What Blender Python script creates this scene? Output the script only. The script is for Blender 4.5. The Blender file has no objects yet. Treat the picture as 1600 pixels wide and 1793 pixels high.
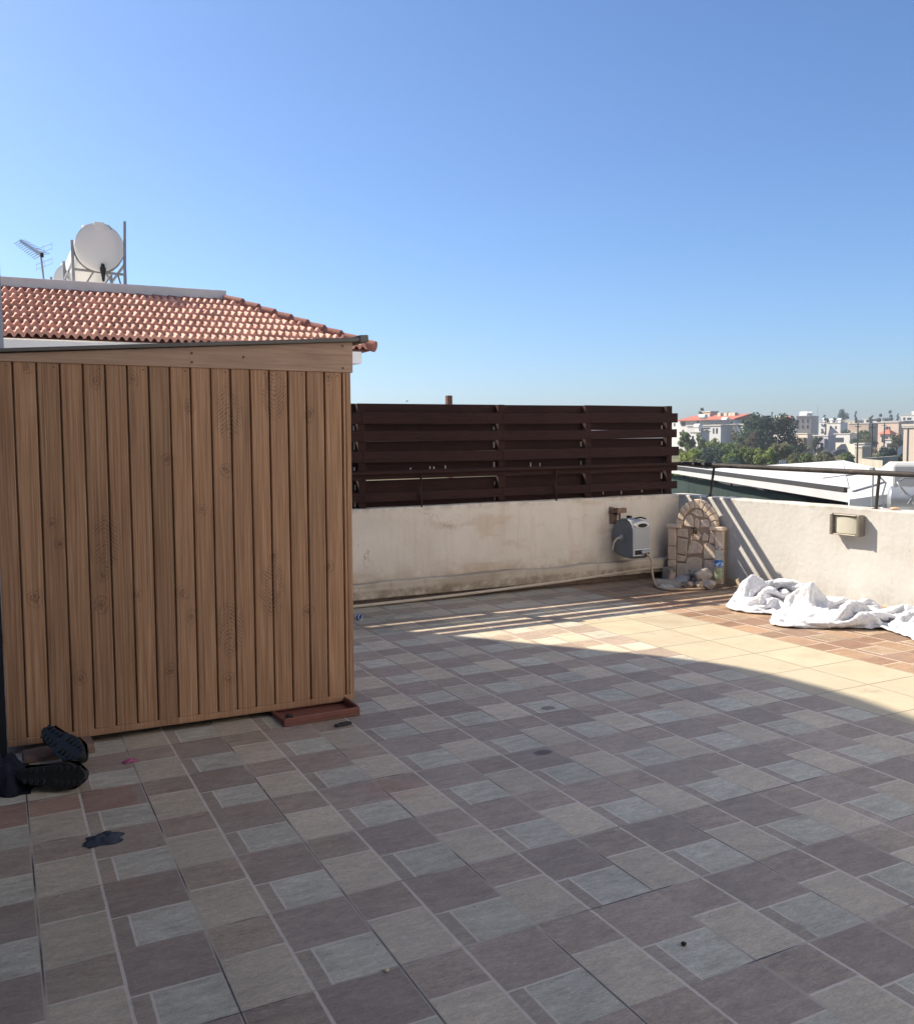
import bpy, bmesh, math, random
from math import sin, cos, pi, radians, atan2, hypot, sqrt
from mathutils import Vector, Matrix, Euler, noise
random.seed(11)
SC = bpy.context.scene
COL = SC.collection

# ------------------------------------------------------------------ camera
F, PITCH, ROLL, YAW = 1590.3, 0.08114, 0.01045, 0.46949      # px focal at width 1600
H = 1.4825                                                     # eye height above the terrace
Fw = Vector((sin(YAW), cos(YAW), 0)); Rt = Vector((cos(YAW), -sin(YAW), 0)); Up = Vector((0, 0, 1))
fw = Fw*cos(PITCH) - Up*sin(PITCH); up0 = Fw*sin(PITCH) + Up*cos(PITCH)
rt = Rt*cos(ROLL) - up0*sin(ROLL); up = Rt*sin(ROLL) + up0*cos(ROLL)
cd = bpy.data.cameras.new("camera"); cam = bpy.data.objects.new("camera", cd); COL.objects.link(cam)
M = Matrix((rt, up, -fw)).transposed().to_4x4(); M.translation = (0, 0, H)
cam.matrix_world = M
cd.sensor_fit = 'HORIZONTAL'; cd.sensor_width = 36; cd.lens = 36*F/1600
cd.clip_start = .05; cd.clip_end = 6000
SC.camera = cam

def at(u, v, dist):
    """world point seen at photo pixel (u,v), 'dist' metres away over the ground"""
    d = rt*((u-800)/F) + up*(-(v-896.5)/F) + fw
    return Vector((0, 0, H)) + d*(dist/hypot(d.x, d.y))

# ------------------------------------------------------------------ materials
class V:
    def __init__(s, nt, x): s.nt = nt; s.x = x
    def _m(s, op, *a):
        n = s.nt.nodes.new('ShaderNodeMath'); n.operation = op
        for i, q in enumerate((s,)+a):
            q = q.x if isinstance(q, V) else q
            if isinstance(q, (int, float)): n.inputs[i].default_value = q
            else: s.nt.links.new(q, n.inputs[i])
        return V(s.nt, n.outputs[0])
    def __add__(s, o): return s._m('ADD', o)
    __radd__ = __add__
    def __sub__(s, o): return s._m('SUBTRACT', o)
    def __rsub__(s, o): return V(s.nt, float(o))._m('SUBTRACT', s)
    def __mul__(s, o): return s._m('MULTIPLY', o)
    __rmul__ = __mul__
    def __truediv__(s, o): return s._m('DIVIDE', o)
    def lt(s, o): return s._m('LESS_THAN', o)
    def gt(s, o): return s._m('GREATER_THAN', o)
    def abs(s): return s._m('ABSOLUTE')
    def floor(s): return s._m('FLOOR')
    def frac(s): return s._m('FRACT')
    def sin(s): return s._m('SINE')
    def sqrt(s): return s._m('SQRT')
    def pow(s, o): return s._m('POWER', o)
    def mx(s, o): return s._m('MAXIMUM', o)
    def mn(s, o): return s._m('MINIMUM', o)
    def step(s, a, b):
        n = s.nt.nodes.new('ShaderNodeMapRange'); n.interpolation_type = 'SMOOTHSTEP'
        s.nt.links.new(s.x, n.inputs[0]); n.inputs[1].default_value = a; n.inputs[2].default_value = b
        return V(s.nt, n.outputs[0])

class Mat:
    def __init__(s, name, rough=.7, spec=.5, metal=0.0):
        s.m = bpy.data.materials.new(name); s.m.use_nodes = True; s.nt = s.m.node_tree
        s.b = s.nt.nodes['Principled BSDF']
        s.b.inputs['Roughness'].default_value = rough; s.b.inputs['Metallic'].default_value = metal
        s.b.inputs['Specular IOR Level'].default_value = spec
        s.tc = s.nt.nodes.new('ShaderNodeTexCoord'); s.bumps = None
    def n(s, t): return s.nt.nodes.new(t)
    def L(s, a, b): s.nt.links.new(a.x if isinstance(a, V) else a, b)
    def co(s, space='Object'): return s.tc.outputs[space]
    def xyz(s, space='Object'):
        n = s.n('ShaderNodeSeparateXYZ'); s.L(s.co(space), n.inputs[0]); return [V(s.nt, n.outputs[i]) for i in range(3)]
    def comb(s, x, y, z=0.0):
        n = s.n('ShaderNodeCombineXYZ')
        for i, q in enumerate((x, y, z)):
            if isinstance(q, V): s.L(q, n.inputs[i])
            else: n.inputs[i].default_value = q
        return n.outputs[0]
    def map(s, scale=(1, 1, 1), rot=(0, 0, 0), space='Object'):
        n = s.n('ShaderNodeMapping'); s.L(s.co(space), n.inputs[0]); n.inputs['Scale'].default_value = scale
        n.inputs['Rotation'].default_value = rot; return n.outputs[0]
    def noise(s, scale=5, detail=4, rough=.55, vec=None, dist=0.0):
        n = s.n('ShaderNodeTexNoise'); n.inputs['Scale'].default_value = scale; n.inputs['Detail'].default_value = detail
        n.inputs['Roughness'].default_value = rough; n.inputs['Distortion'].default_value = dist
        s.L(vec if vec is not None else s.co(), n.inputs['Vector']); return V(s.nt, n.outputs['Fac'])
    def voro(s, scale=5, vec=None, feature='F1', out='Distance'):
        n = s.n('ShaderNodeTexVoronoi'); n.feature = feature; n.inputs['Scale'].default_value = scale
        s.L(vec if vec is not None else s.co(), n.inputs['Vector']); return V(s.nt, n.outputs[out])
    def white(s, vec):
        n = s.n('ShaderNodeTexWhiteNoise'); n.noise_dimensions = '3D'; s.L(vec, n.inputs['Vector']); return V(s.nt, n.outputs['Value'])
    def ramp(s, fac, *stops):
        n = s.n('ShaderNodeValToRGB'); s.L(fac, n.inputs[0]); e = n.color_ramp.elements
        while len(e) < len(stops): e.new(.5)
        for q, (p, c) in zip(e, stops): q.position = p; q.color = (*c, 1)
        return n.outputs[0]
    def mix(s, fac, a, b, mode='MIX'):
        n = s.n('ShaderNodeMix'); n.data_type = 'RGBA'; n.blend_type = mode; n.clamp_result = False
        if isinstance(fac, (int, float)): n.inputs[0].default_value = fac
        else: s.L(fac, n.inputs[0])
        for i, q in ((6, a), (7, b)):
            if isinstance(q, tuple): n.inputs[i].default_value = (*q, 1)
            else: s.L(q, n.inputs[i])
        return n.outputs[2]
    def scale(s, col, f):
        n = s.n('ShaderNodeVectorMath'); n.operation = 'SCALE'
        if isinstance(col, tuple): n.inputs[0].default_value = col
        else: s.L(col, n.inputs[0])
        s.L(f, n.inputs['Scale']); return n.outputs[0]
    def base(s, c):
        if isinstance(c, tuple): s.b.inputs['Base Color'].default_value = (*c, 1)
        else: s.L(c, s.b.inputs['Base Color'])
        return s
    def rough(s, f): s.L(f, s.b.inputs['Roughness']); return s
    def bump(s, h, dist=.01, strength=1.0):
        n = s.n('ShaderNodeBump'); n.inputs['Distance'].default_value = dist; n.inputs['Strength'].default_value = strength
        s.L(h, n.inputs['Height'])
        if s.bumps: s.L(s.bumps, n.inputs['Normal'])
        s.bumps = n.outputs[0]; s.L(s.bumps, s.b.inputs['Normal']); return s

def simple(name, c, rough=.7, var=.12, scale=6, metal=0.0, spec=.4, bump=0.0, bscale=None, stretch=None):
    m = Mat(name, rough, spec, metal)
    v = m.map(stretch) if stretch else None
    f = m.noise(scale, 5, .6, v)
    m.base(m.scale(c, f*(2*var) + (1-var)))
    if bump: m.bump(m.noise(bscale or scale*3, 4, .6, v), bump)
    return m.m

# ------------------------------------------------------------------ meshes
class MB:
    def __init__(s): s.v = []; s.f = []
    def add(s, vs, fs):
        o = len(s.v); s.v += [tuple(q) for q in vs]; s.f += [tuple(i+o for i in f) for f in fs]; return s
    def box(s, c, d, R=None):
        x, y, z = d[0]/2, d[1]/2, d[2]/2
        vs = [Vector((a*x, b*y, e*z)) for a in (-1, 1) for b in (-1, 1) for e in (-1, 1)]
        if R: vs = [R @ q for q in vs]
        return s.add([q+Vector(c) for q in vs], [(0, 1, 3, 2), (4, 6, 7, 5), (0, 4, 5, 1), (2, 3, 7, 6), (0, 2, 6, 4), (1, 5, 7, 3)])
    def b2(s, lo, hi):
        return s.box([(a+b)/2 for a, b in zip(lo, hi)], [abs(b-a) for a, b in zip(lo, hi)])
    def bar(s, a, b, w, h, upv=(0, 0, 1)):
        a = Vector(a); b = Vector(b); d = (b-a).normalized(); u = Vector(upv)
        x = d.cross(u)
        if x.length < 1e-4: x = d.cross(Vector((1, 0, 0)))
        x.normalize(); u = x.cross(d)
        vs = [p+x*(i*w/2)+u*(j*h/2) for p in (a, b) for i, j in ((-1, -1), (1, -1), (1, 1), (-1, 1))]
        return s.add(vs, [(3, 2, 1, 0), (4, 5, 6, 7), (0, 1, 5, 4), (1, 2, 6, 5), (2, 3, 7, 6), (3, 0, 4, 7)])
    def tube(s, pts, r, n=8, cap=True):
        pts = [Vector(p) for p in pts]; rs = r if isinstance(r, (list, tuple)) else [r]*len(pts)
        o = len(s.v); prev = None
        for i, p in enumerate(pts):
            d = (pts[min(i+1, len(pts)-1)] - pts[max(i-1, 0)]).normalized()
            if prev is None:
                x = d.cross(Vector((0, 0, 1)))
                if x.length < 1e-3: x = d.cross(Vector((1, 0, 0)))
            else: x = prev - d*prev.dot(d)
            x.normalize(); prev = x; y = d.cross(x)
            for k in range(n):
                a = 2*pi*k/n; s.v.append(tuple(p + x*(cos(a)*rs[i]) + y*(sin(a)*rs[i])))
        for i in range(len(pts)-1):
            for k in range(n):
                q = (k+1) % n; s.f.append((o+i*n+k, o+i*n+q, o+(i+1)*n+q, o+(i+1)*n+k))
        if cap:
            s.f.append(tuple(o+k for k in reversed(range(n)))); s.f.append(tuple(o+(len(pts)-1)*n+k for k in range(n)))
        return s
    def lathe(s, prof, n=16, c=(0, 0, 0), axis='Z'):
        o = len(s.v); c = Vector(c)
        for r, z in prof:
            for k in range(n):
                a = 2*pi*k/n; q = (r*cos(a), r*sin(a), z)
                if axis == 'Y': q = (q[0], q[2], q[1])
                if axis == 'X': q = (q[2], q[0], q[1])
                s.v.append(tuple(Vector(q)+c))
        for i in range(len(prof)-1):
            for k in range(n):
                q = (k+1) % n; s.f.append((o+i*n+k, o+i*n+q, o+(i+1)*n+q, o+(i+1)*n+k))
        s.f.append(tuple(o+k for k in reversed(range(n)))); s.f.append(tuple(o+(len(prof)-1)*n+k for k in range(n)))
        return s
    def prism(s, poly, vec):
        """poly: list of 3D points, extruded along vec"""
        n = len(poly); vec = Vector(vec); p = [Vector(q) for q in poly]
        vs = p + [q+vec for q in p]
        fs = [tuple(range(n)), tuple(reversed(range(n, 2*n)))] + [(i, i+n, (i+1) % n+n, (i+1) % n) for i in range(n)]
        return s.add(vs, fs)
    def quad(s, a, b, c, d): return s.add([a, b, c, d], [(0, 1, 2, 3)])
    def build(s, name, mat, parent=None, smooth=None, bev=0.0, fix=True):
        me = bpy.data.meshes.new(name); me.from_pydata(s.v, [], s.f)
        if fix:
            bm = bmesh.new(); bm.from_mesh(me); bmesh.ops.recalc_face_normals(bm, faces=bm.faces); bm.to_mesh(me); bm.free()
        me.materials.append(mat)
        if smooth is not None:
            me.shade_smooth(); me.set_sharp_from_angle(angle=radians(smooth))
        o = bpy.data.objects.new(name, me); COL.objects.link(o)
        if parent: o.parent = parent
        if bev:
            b = o.modifiers.new('bevel', 'BEVEL'); b.width = bev; b.segments = 2; b.limit_method = 'ANGLE'; b.angle_limit = radians(40)
        return o

def tag(o, label, cat, group=None):
    o['label'] = label; o['category'] = cat
    if group: o['group'] = group
    return o
def thing(name, label, cat, loc=(0, 0, 0), rot=(0, 0, 0), group=None):
    o = bpy.data.objects.new(name, None); COL.objects.link(o); o.location = loc; o.rotation_euler = rot
    o.empty_display_size = .1
    return tag(o, label, cat, group)
def struct(o): o['kind'] = 'structure'; return o

def lump(mb, c, r, seed=0, n=10, amp=.25, flat=1.0):
    """an irregular stone-like lump"""
    bm = bmesh.new(); bmesh.ops.create_icosphere(bm, subdivisions=3, radius=1)
    for v in bm.verts:
        q = v.co.copy()
        k = 1 + amp*noise.noise(q*1.1+Vector((seed*3.1, 0, 0))) + amp*.6*noise.noise(q*2.7+Vector((0, seed*1.7, 0)))
        # flatten some directions for facets
        for j in range(7):
            rr = random.Random(seed*31+j); d = Vector((rr.uniform(-1, 1), rr.uniform(-1, 1), rr.uniform(-1, 1))).normalized()
            t = q.dot(d)*k
            if t > .68: k *= .68/t
        v.co = Vector((q.x*k*r[0], q.y*k*r[1], q.z*k*r[2]*flat)) + Vector(c)
    mb.add([v.co for v in bm.verts], [tuple(v.index for v in f.verts) for f in bm.faces]); bm.free()
    return mb

# ------------------------------------------------------------------ light
SUN = Vector((-.447, .607, .657)).normalized()
EL = math.asin(SUN.z); AZ = atan2(SUN.x, SUN.y)
w = bpy.data.worlds.new("World"); SC.world = w; w.use_nodes = True
nt = w.node_tree; bg = nt.nodes['Background']
sky = nt.nodes.new('ShaderNodeTexSky'); sky.sky_type = 'NISHITA'; sky.sun_disc = False
sky.sun_elevation = EL; sky.sun_rotation = AZ; sky.altitude = 0
sky.air_density = .9; sky.dust_density = 1.0; sky.ozone_density = 8.0
nt.links.new(sky.outputs[0], bg.inputs[0]); bg.inputs[1].default_value = .09
sl = bpy.data.lights.new("sun", 'SUN'); sl.energy = 4.9; sl.angle = radians(.5); sl.color = (1, .89, .74)
so = bpy.data.objects.new("sun", sl); COL.objects.link(so); so.rotation_euler = SUN.to_track_quat('Z', 'Y').to_euler(); so.location = (-6, 8, 12)
SC.view_settings.view_transform = 'Standard'; SC.view_settings.look = 'None'
SC.view_settings.exposure = .98; SC.view_settings.gamma = 1; SC.view_settings.use_curve_mapping = False
SC.cycles.max_bounces = 8; SC.cycles.diffuse_bounces = 4; SC.cycles.use_denoising = True
SC.cycles.volume_bounces = 0

# ------------------------------------------------------------------ terrace floor
T = .45
m = Mat('printed_stone_tiles', .42, .5)
x, y, z = m.xyz()
i = (x-1.404)/T; j = (1.814-y)/T
wob = m.noise(30, 2, .5)*.012 - .006
u = i.frac(); v = j.frac(); ci = i.floor(); cj = j.floor()
left = u.lt(.443)
cbrown = left*v.lt(.41); cbeige = left*(1-v.lt(.41))
right = 1-left
cdark = right*v.lt(.553); low = right*(1-v.lt(.553)); cstrip = low*u.lt(.566); cblue = low*(1-u.lt(.566))
st = m.noise(9, 6, .65, m.map((1, 3.2, 1), (0, 0, .35)))          # slate streaks
st2 = m.noise(42, 6, .78, m.map((1, 2.6, 1), (0, 0, -.3)), .5)
st3 = m.noise(150, 3, .7, m.map((1, 1.6, 1)))
cl = m.noise(3.2, 4, .6)
def tone(a, b): return m.ramp(st, (.3, a), (.68, b))
col = m.mix(cbrown, (.2, .2, .2), tone((.25, .195, .155), (.37, .295, .23)))
col = m.mix(cbeige, col, tone((.38, .325, .255), (.51, .435, .34)))
col = m.mix(cdark, col, tone((.245, .192, .16), (.335, .268, .222)))
col = m.mix(cstrip, col, tone((.27, .22, .178), (.36, .30, .24)))
col = m.mix(cblue, col, tone((.325, .30, .245), (.50, .475, .405)))
vein = m.noise(11, 7, .72, m.map((1, 4.5, 1), (0, 0, .25)), .8).step(.56, .66)
col = m.mix(vein*(cblue*.42+cbrown*.35+cdark*.16+cbeige*.12), col, m.mix(1.0, col, (.5, .5, .53), 'MULTIPLY'))
tv = m.white(m.comb(ci, cj, 3.0)); cell = cbrown*1.0+cbeige*2.0+cdark*3.0+cstrip*4.0
cv = m.white(m.comb(ci, cj, cell))
col = m.scale(col, (tv*.16+.92)*(cv*.14+.93)*(st2*1.35+.33)*(st3*.8+.6)*(cl*.5+.75))
# reddish tiles past the cream strip and a few reddish ones by the shed
col = m.mix(1.0, col, (1.23, 1.22, 1.145), 'MULTIPLY')
east = x.gt(5.004)
col = m.mix(east, col, m.mix(1.0, col, (.64, .485, .39), 'MULTIPLY'))
red = (m.noise(.9, 2).step(.6, .72)*x.lt(1.6)).mx(x.lt(.46)*y.gt(3.80)*y.lt(4.12)*(cbrown+cdark))
col = m.mix(red*.7, col, m.mix(1.0, col, (1.05, .78, .72), 'MULTIPLY'))
# printed white joints
wx = u+wob; wy = v+wob
j1 = (wx-.443).abs().lt(.011)
j2 = left*(wy-.41).abs().lt(.010)
j3 = right*(wy-.553).abs().lt(.009)
j4 = low*(wx-.566).abs().lt(.009)
rag_ = cbrown*(v+wob*3.0).lt(.06)*m.noise(24, 4, .7).step(.55, .62)
col = m.mix(rag_*.6, col, (.50, .44, .37))
jj = j1.mx(j2).mx(j3).mx(j4)
jd = m.noise(3.0, 5, .7).step(.26, .46)
col = m.mix(jj*(m.noise(14, 3)*.5+.5), col, m.mix(jd, (.30, .25, .20), (.74, .65, .55)))
# real joints: dark line with pale grout edges
edge = (u.mn(1-u)); edgv = (v.mn(1-v))
gl = edge.lt(.014); gd = (edge+wob*.5).lt(.006)
glv = edgv.lt(.0105); gdv = (edgv+wob*.5).lt(.006)
var = m.noise(1.7, 2)
col = m.mix(gl*.75, col, (.50, .43, .34))
col = m.mix(glv*(var.step(.4, .6)), col, (.52, .45, .36))
dk = m.white(m.comb(ci, 1.0, 5.0)) ; 
col = m.mix(gd*(m.noise(2.3, 2).step(.42, .58)), col, (.09, .08, .075))
col = m.mix(gdv*(m.noise(1.9, 2).step(.5, .62)), col, (.06, .055, .05))
# cream plain strip
strip = x.gt(4.104)*x.lt(5.004)*y.lt(5.97)
ccol = m.ramp(m.noise(4, 6, .65), (.3, (.43, .37, .25)), (.7, (.505, .44, .31)))
ccol = m.scale(ccol, (tv*.16+.9))
cg = edge.mn(edgv).lt(.0125)
ccol = m.mix(cg, ccol, (.27, .23, .165))
ccol = m.mix(m.noise(2.4, 5, .7).step(.55, .7)*.3, ccol, (.36, .29, .2))
col = m.mix(strip, col, ccol)
# dust, footmarks, spots
dust = m.noise(1.3, 6, .68).step(.42, .72)
col = m.mix(dust*.26, col, (.42, .37, .32))
grime = m.noise(2.1, 6, .7).step(.58, .75)
col = m.mix(grime*.30, col, (.07, .06, .055))
sm_ = m.noise(4.5, 5, .7).step(.60, .72)*m.noise(.7, 2).step(.45, .6)
col = m.mix(sm_*.28, col, (.12, .10, .09))
splat = m.voro(2.6).lt(.03)*m.noise(.9, 2).gt(.5)
col = m.mix(splat*.5, col, (.62, .58, .52))
spots = m.voro(7.0).lt(.028)
col = m.mix(spots*.7, col, (.05, .045, .04))
for sx_, sy_, sa_, sb_, st_ in ((2.239, 3.547, .05, .035, .75), (2.646, 4.131, .045, .04, .6)):
    rr_ = ((x-sx_)/sa_).pow(2.0)+((y-sy_)/sb_).pow(2.0)+wob*60.0
    col = m.mix((1.3-rr_).step(0, .9)*st_, col, (.06, .055, .055))
rear_dark = m.noise(.8, 4).step(.35, .6)*y.gt(6.35)  # patchy darker tone on the tiles nearest the back wall
col = m.mix(rear_dark*.35, col, (.07, .065, .06))
m.base(col)
m.rough(.40 + st2*.22 + dust*.15)
m.bump(st*.5+st2*.45, .006, .9)
m.bump(1-gl.mx(glv).mx(jj*.4), .003, .9)
mb = MB().b2((-6, -7, -.3), (6.6, 7.7, 0))
floor = struct(mb.build('terrace_floor', m.m)); floor['label'] = 'terrace floor of printed slate pattern tiles with a cream tile strip'

# ------------------------------------------------------------------ rendered parapet walls
def plaster(name, a, b, stain, amt=.5, sx=1.0, lowdirt=.3, crk=.55):
    m = Mat(name, .9, .2)
    x, y, z = m.xyz()
    c = m.ramp(m.noise(2.2, 6, .62), (.3, a), (.7, b))
    drip = m.noise(3.0, 5, .65, m.map((3.5, 3.5, .35)))
    c = m.mix(drip.step(.5, .75)*amt*.5, c, stain)
    patch = m.noise(1.6, 5, .6, m.map((.5, .5, 1.6))).step(.54, .62)
    c = m.mix(patch*amt*.55, c, stain)
    lowm = (lowdirt+.12-z).step(0, lowdirt)*m.noise(5, 5, .7).step(.35, .6)
    c = m.mix(lowm*amt*.8, c, (stain[0]*.7, stain[1]*.66, stain[2]*.6))
    top = (z-.80).step(0, .05)*m.noise(6, 4, .7).step(.45, .6)
    c = m.mix(top*.35, c, (.25, .22, .18))
    sp = m.voro(9).lt(.035)*m.noise(2, 2).gt(.5)
    c = m.mix(sp*.8, c, (.12, .09, .07))
    ck = m.n('ShaderNodeTexVoronoi'); ck.feature = 'DISTANCE_TO_EDGE'; ck.inputs['Scale'].default_value = 1.15
    nv = m.n('ShaderNodeTexNoise'); nv.inputs['Scale'].default_value = 4; nv.inputs['Detail'].default_value = 5
    m.L(m.co(), nv.inputs['Vector'])
    vm = m.n('ShaderNodeVectorMath'); vm.operation = 'MULTIPLY_ADD'; m.L(nv.outputs['Color'], vm.inputs[0]); vm.inputs[1].default_value = (.35, .35, .35); m.L(m.co(), vm.inputs[2])
    m.L(vm.outputs[0], ck.inputs['Vector'])
    crack = V(m.nt, ck.outputs['Distance']).lt(.0022)*m.noise(1.2, 2).step(.52, .6)
    c = m.mix(crack*crk, c, (.2, .16, .12))
    m.base(c)
    m.bump(m.noise(24, 5, .65), .004, .7); m.bump(m.noise(3, 3, .5), .02, .5); m.bump(1-crack, .004, .6)
    return m.m
M_wallb = plaster('stained_cream_render', (.62, .55, .465), (.71, .645, .56), (.50, .37, .255), .75)
M_wallr = plaster('cream_render', (.485, .475, .445), (.53, .52, .49), (.39, .345, .29), .35, lowdirt=.15, crk=.12)
M_ledge = plaster('rough_ledge_render', (.46, .395, .31), (.60, .525, .43), (.27, .205, .14), .9, lowdirt=.04)

def waved_slab(lo, hi, name, mat, parent, step=.12, amp=.006, seed=0):
    """a plaster block with slightly uneven faces"""
    mb = MB().b2(lo, hi); o = mb.build(name, mat, parent)
    bm = bmesh.new(); bm.from_mesh(o.data)
    ax = 0 if hi[0]-lo[0] > hi[1]-lo[1] else 1
    n = int((hi[ax]-lo[ax])/step)
    for k in range(1, n):
        p = [0, 0, 0]; p[ax] = lo[ax] + (hi[ax]-lo[ax])*k/n; no = [0, 0, 0]; no[ax] = 1
        bmesh.ops.bisect_plane(bm, geom=bm.verts[:]+bm.edges[:]+bm.faces[:], plane_co=p, plane_no=no)
    for vtx in bm.verts:
        q = vtx.co
        if q.z > lo[2]+.01:
            vtx.co += Vector((noise.noise(q*2.3+Vector((seed, 0, 0))), noise.noise(q*2.1+Vector((0, seed+5, 0))), noise.noise(q*3.1+Vector((0, 0, seed+9)))))*amp
    bm.to_mesh(o.data); bm.free()
    b = o.modifiers.new('bevel', 'BEVEL'); b.width = .012; b.segments = 3; b.limit_method = 'ANGLE'; b.angle_limit = radians(50)
    return o
bw = thing('parapet_wall', 'stained cream parapet wall under the brown slatted fence', 'wall', (0, 7.56, 0))
waved_slab((-3, 0, -4), (6.5, .2, .862), 'wall', M_wallb, bw, seed=1)
waved_slab((-3, -.11, .062), (6.38, -.001, .205), 'ledge', M_ledge, bw, step=.06, amp=.016, seed=3)
mb = MB()
for k in range(24):
    mb.b2((-2.9+k*.385, -.012, .002), (-2.9+k*.385+.378, -.002, .06))
mb.build('skirting', simple('skirting_tile', (.23, .165, .125), .5, .3, 9), bw)
rw = thing('parapet_wall', 'sunlit cream parapet wall with the bulkhead lamp on it', 'wall', (6.5, 0, 0))
waved_slab((0, -6, -4), (.2, 7.757, .856), 'wall', M_wallr, rw, seed=7)
mb = MB()
for k in range(32):
    mb.b2((-.012, -6+k*.43, .002), (-.002, -6+k*.43+.423, .06))
mb.build('skirting', simple('pale_skirting_tile', (.45, .36, .26), .5, .2, 9), rw)

# ------------------------------------------------------------------ slatted fence
m = Mat('dark_stained_wood', .8, .2)
x, y, z = m.xyz()
g = m.noise(6, 6, .7, m.map((1.2, 10, 26)))
c = m.ramp(g, (.25, (.013, .006, .005)), (.75, (.050, .021, .017)))
c = m.scale(c, m.noise(1.1, 3)*.9+.55)
pe = m.noise(9, 6, .8, m.map((1.3, 1, 9))).step(.68, .73)*m.noise(1.3, 2).step(.52, .62)
c = m.mix(pe*.8, c, (.22, .17, .14))
m.base(c); m.bump(g, .004, .8)
M_fence = m.m
M_drip = simple('white_paint_drips', (.6, .56, .52), .7, .1)
fe = thing('slatted_fence', 'dark brown wooden fence of overlapping horizontal slats on the parapet wall', 'fence', (0, 7.56, 0))
YF, YB = .055, .145              # front slats and back slats
posts = [1.35, 2.924, 4.36, 5.373, 6.415]
mb = MB(); rng = random.Random(4)
for zc, hh, x1 in ((1.670, .100, 6.51), (1.506, .088, 6.50), (1.317, .096, 6.53), (1.158, .082, 6.51), (.957, .080, 6.51)):
    a = 1.0
    for b in (2.924, 4.36, 5.373, x1):
        dz = rng.uniform(-.006, .006)
        mb.bar((a, YF, zc+dz), (b-.002, YF, zc+rng.uniform(-.006, .006)), .02, hh); a = b
mb.build('front_slats', M_fence, fe, bev=.002)
mb = MB()
for zc, hh in ((1.760, .084), (1.588, .082), (1.412, .098), (1.262, .15), (1.046, .126), (.908, .10)):
    a = 1.0
    for b in (2.924, 4.36, 5.373, 6.45):
        mb.bar((a, YB, zc+rng.uniform(-.004, .004)), (b-.002, YB, zc+rng.uniform(-.004, .004)), .02, hh); a = b
mb.build('back_slats', M_fence, fe, bev=.002)
for px in posts:
    mb = MB().b2((px-.035, YF+.012, .845), (px+.035, YB-.012, 1.80)); mb.build('post', M_fence, fe, bev=.003)
for px in posts[1:]:
    for zc in (1.588, 1.418, 1.23, 1.057, .905):
        if rng.random() < .8:
            MB().b2((px-.052+rng.uniform(-.006, .006), YB-.0135, zc-.03), (px-.041, YB-.0105, zc+rng.uniform(.0, .04))).build('paint_drip', M_drip, fe)
for px, zc, h in ((3.42, 1.2, .03), (3.62, 1.2, .045), (3.66, 1.2, .04), (3.78, 1.2, .055), (4.72, 1.2, .07), (4.83, 1.21, .04), (5.6, .905, .04), (5.83, .905, .05), (6.1, .905, .03)):
    MB().b2((px, YB-.0135, zc-h/2), (px+rng.uniform(.006, .012), YB-.0105, zc+h/2)).build('paint_drip', M_drip, fe)

# ------------------------------------------------------------------ handrail round the parapet
m = Mat('weathered_dark_pipe', .7, .25, .0)
c = m.ramp(m.noise(7, 5, .7, m.map((1, 1, 1))), (.35, (.016, .014, .013)), (.6, (.05, .042, .038)), (.75, (.14, .10, .08)))
m.base(c); M_pipe = m.m
hr = thing('handrail', 'weathered dark pipe handrail on thin posts along the parapet tops', 'railing')
M_brown = simple('brown_painted_pipe', (.032, .014, .011), .75, .3, 6, spec=.2)
MB().tube([(1.0, 7.585, 1.172), (6.53, 7.585, 1.185)], .020, 10).build('rail', M_brown, hr, smooth=40)
MB().tube([(6.56, 7.62, 1.185), (6.56, 4.8, 1.152), (6.56, 1.0, 1.14), (6.56, -4, 1.14)], .024, 10).build('rail', M_pipe, hr, smooth=40)
for a, b in (((3.476, 7.57, .85), (3.478, 7.58, 1.17)), ((4.946, 7.57, .85), (4.948, 7.58, 1.175)), ((2.0, 7.57, .85), (2.0, 7.58, 1.17))):
    MB().tube([a, b], .010, 8).build('post', M_brown, hr, smooth=40)
for a, b in (((6.57, 7.17, .85), (6.56, 7.10, 1.18)), ((6.565, 5.18, .845), (6.56, 5.15, 1.155)), ((6.565, 3.3, .845), (6.56, 3.3, 1.145)), ((6.565, 1.4, .845), (6.56, 1.4, 1.145))):
    MB().tube([a, b], .013, 8).lathe([(.035, a[2]), (.035, a[2]+.012)], 10, (a[0], a[1], 0)).build('post', M_pipe, hr, smooth=40)

# ------------------------------------------------------------------ wood-print shed
m = Mat('wood_print_cladding', .5, .4)
x, y, z = m.xyz()
bid = (x/.1006+.155).floor()
bv = m.white(m.comb(bid, 2.0, 7.0))
wv = m.noise(2.5, 3, .5, m.map((3, 1, 1)))
gx = m.comb(x*95.0+bv*9.0, bid, z*1.6)
gx2 = m.comb(x*240.0, bid, z*3.0)
g1 = m.noise(1.0, 4, .6, gx); g2 = m.noise(1.0, 3, .6, gx2)
grain = g1*.65 + g2*.35
big = m.noise(1.0, 3, .55, m.comb(x*9.0, bid, z*1.1))
marks = None; dark = None; big_ = m.noise(30, 3)
kx_ = x + (m.noise(16, 3, .6)-.5)*.050; kz_ = z + (m.noise(13, 3, .6, m.map((1.3, 1.3, 1.3)))-.5)*.07
KN = [(.147, 1.79), (.448, 1.74), (.616, 1.756), (.882, 1.618), (.767, 1.358), (.233, 1.06), (.258, .954), (.146, .71), (.6, .682), (.444, .79), (.439, .646), (.866, .554), (.752, .285), (.822, .676), (1.051, .2), (1.301, .833), (1.508, 1.589), (1.616, 1.80), (1.608, .763), (1.485, .522), (1.06, 1.30), (.93, 1.10), (.33, .30)]
rr = random.Random(3)
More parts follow.
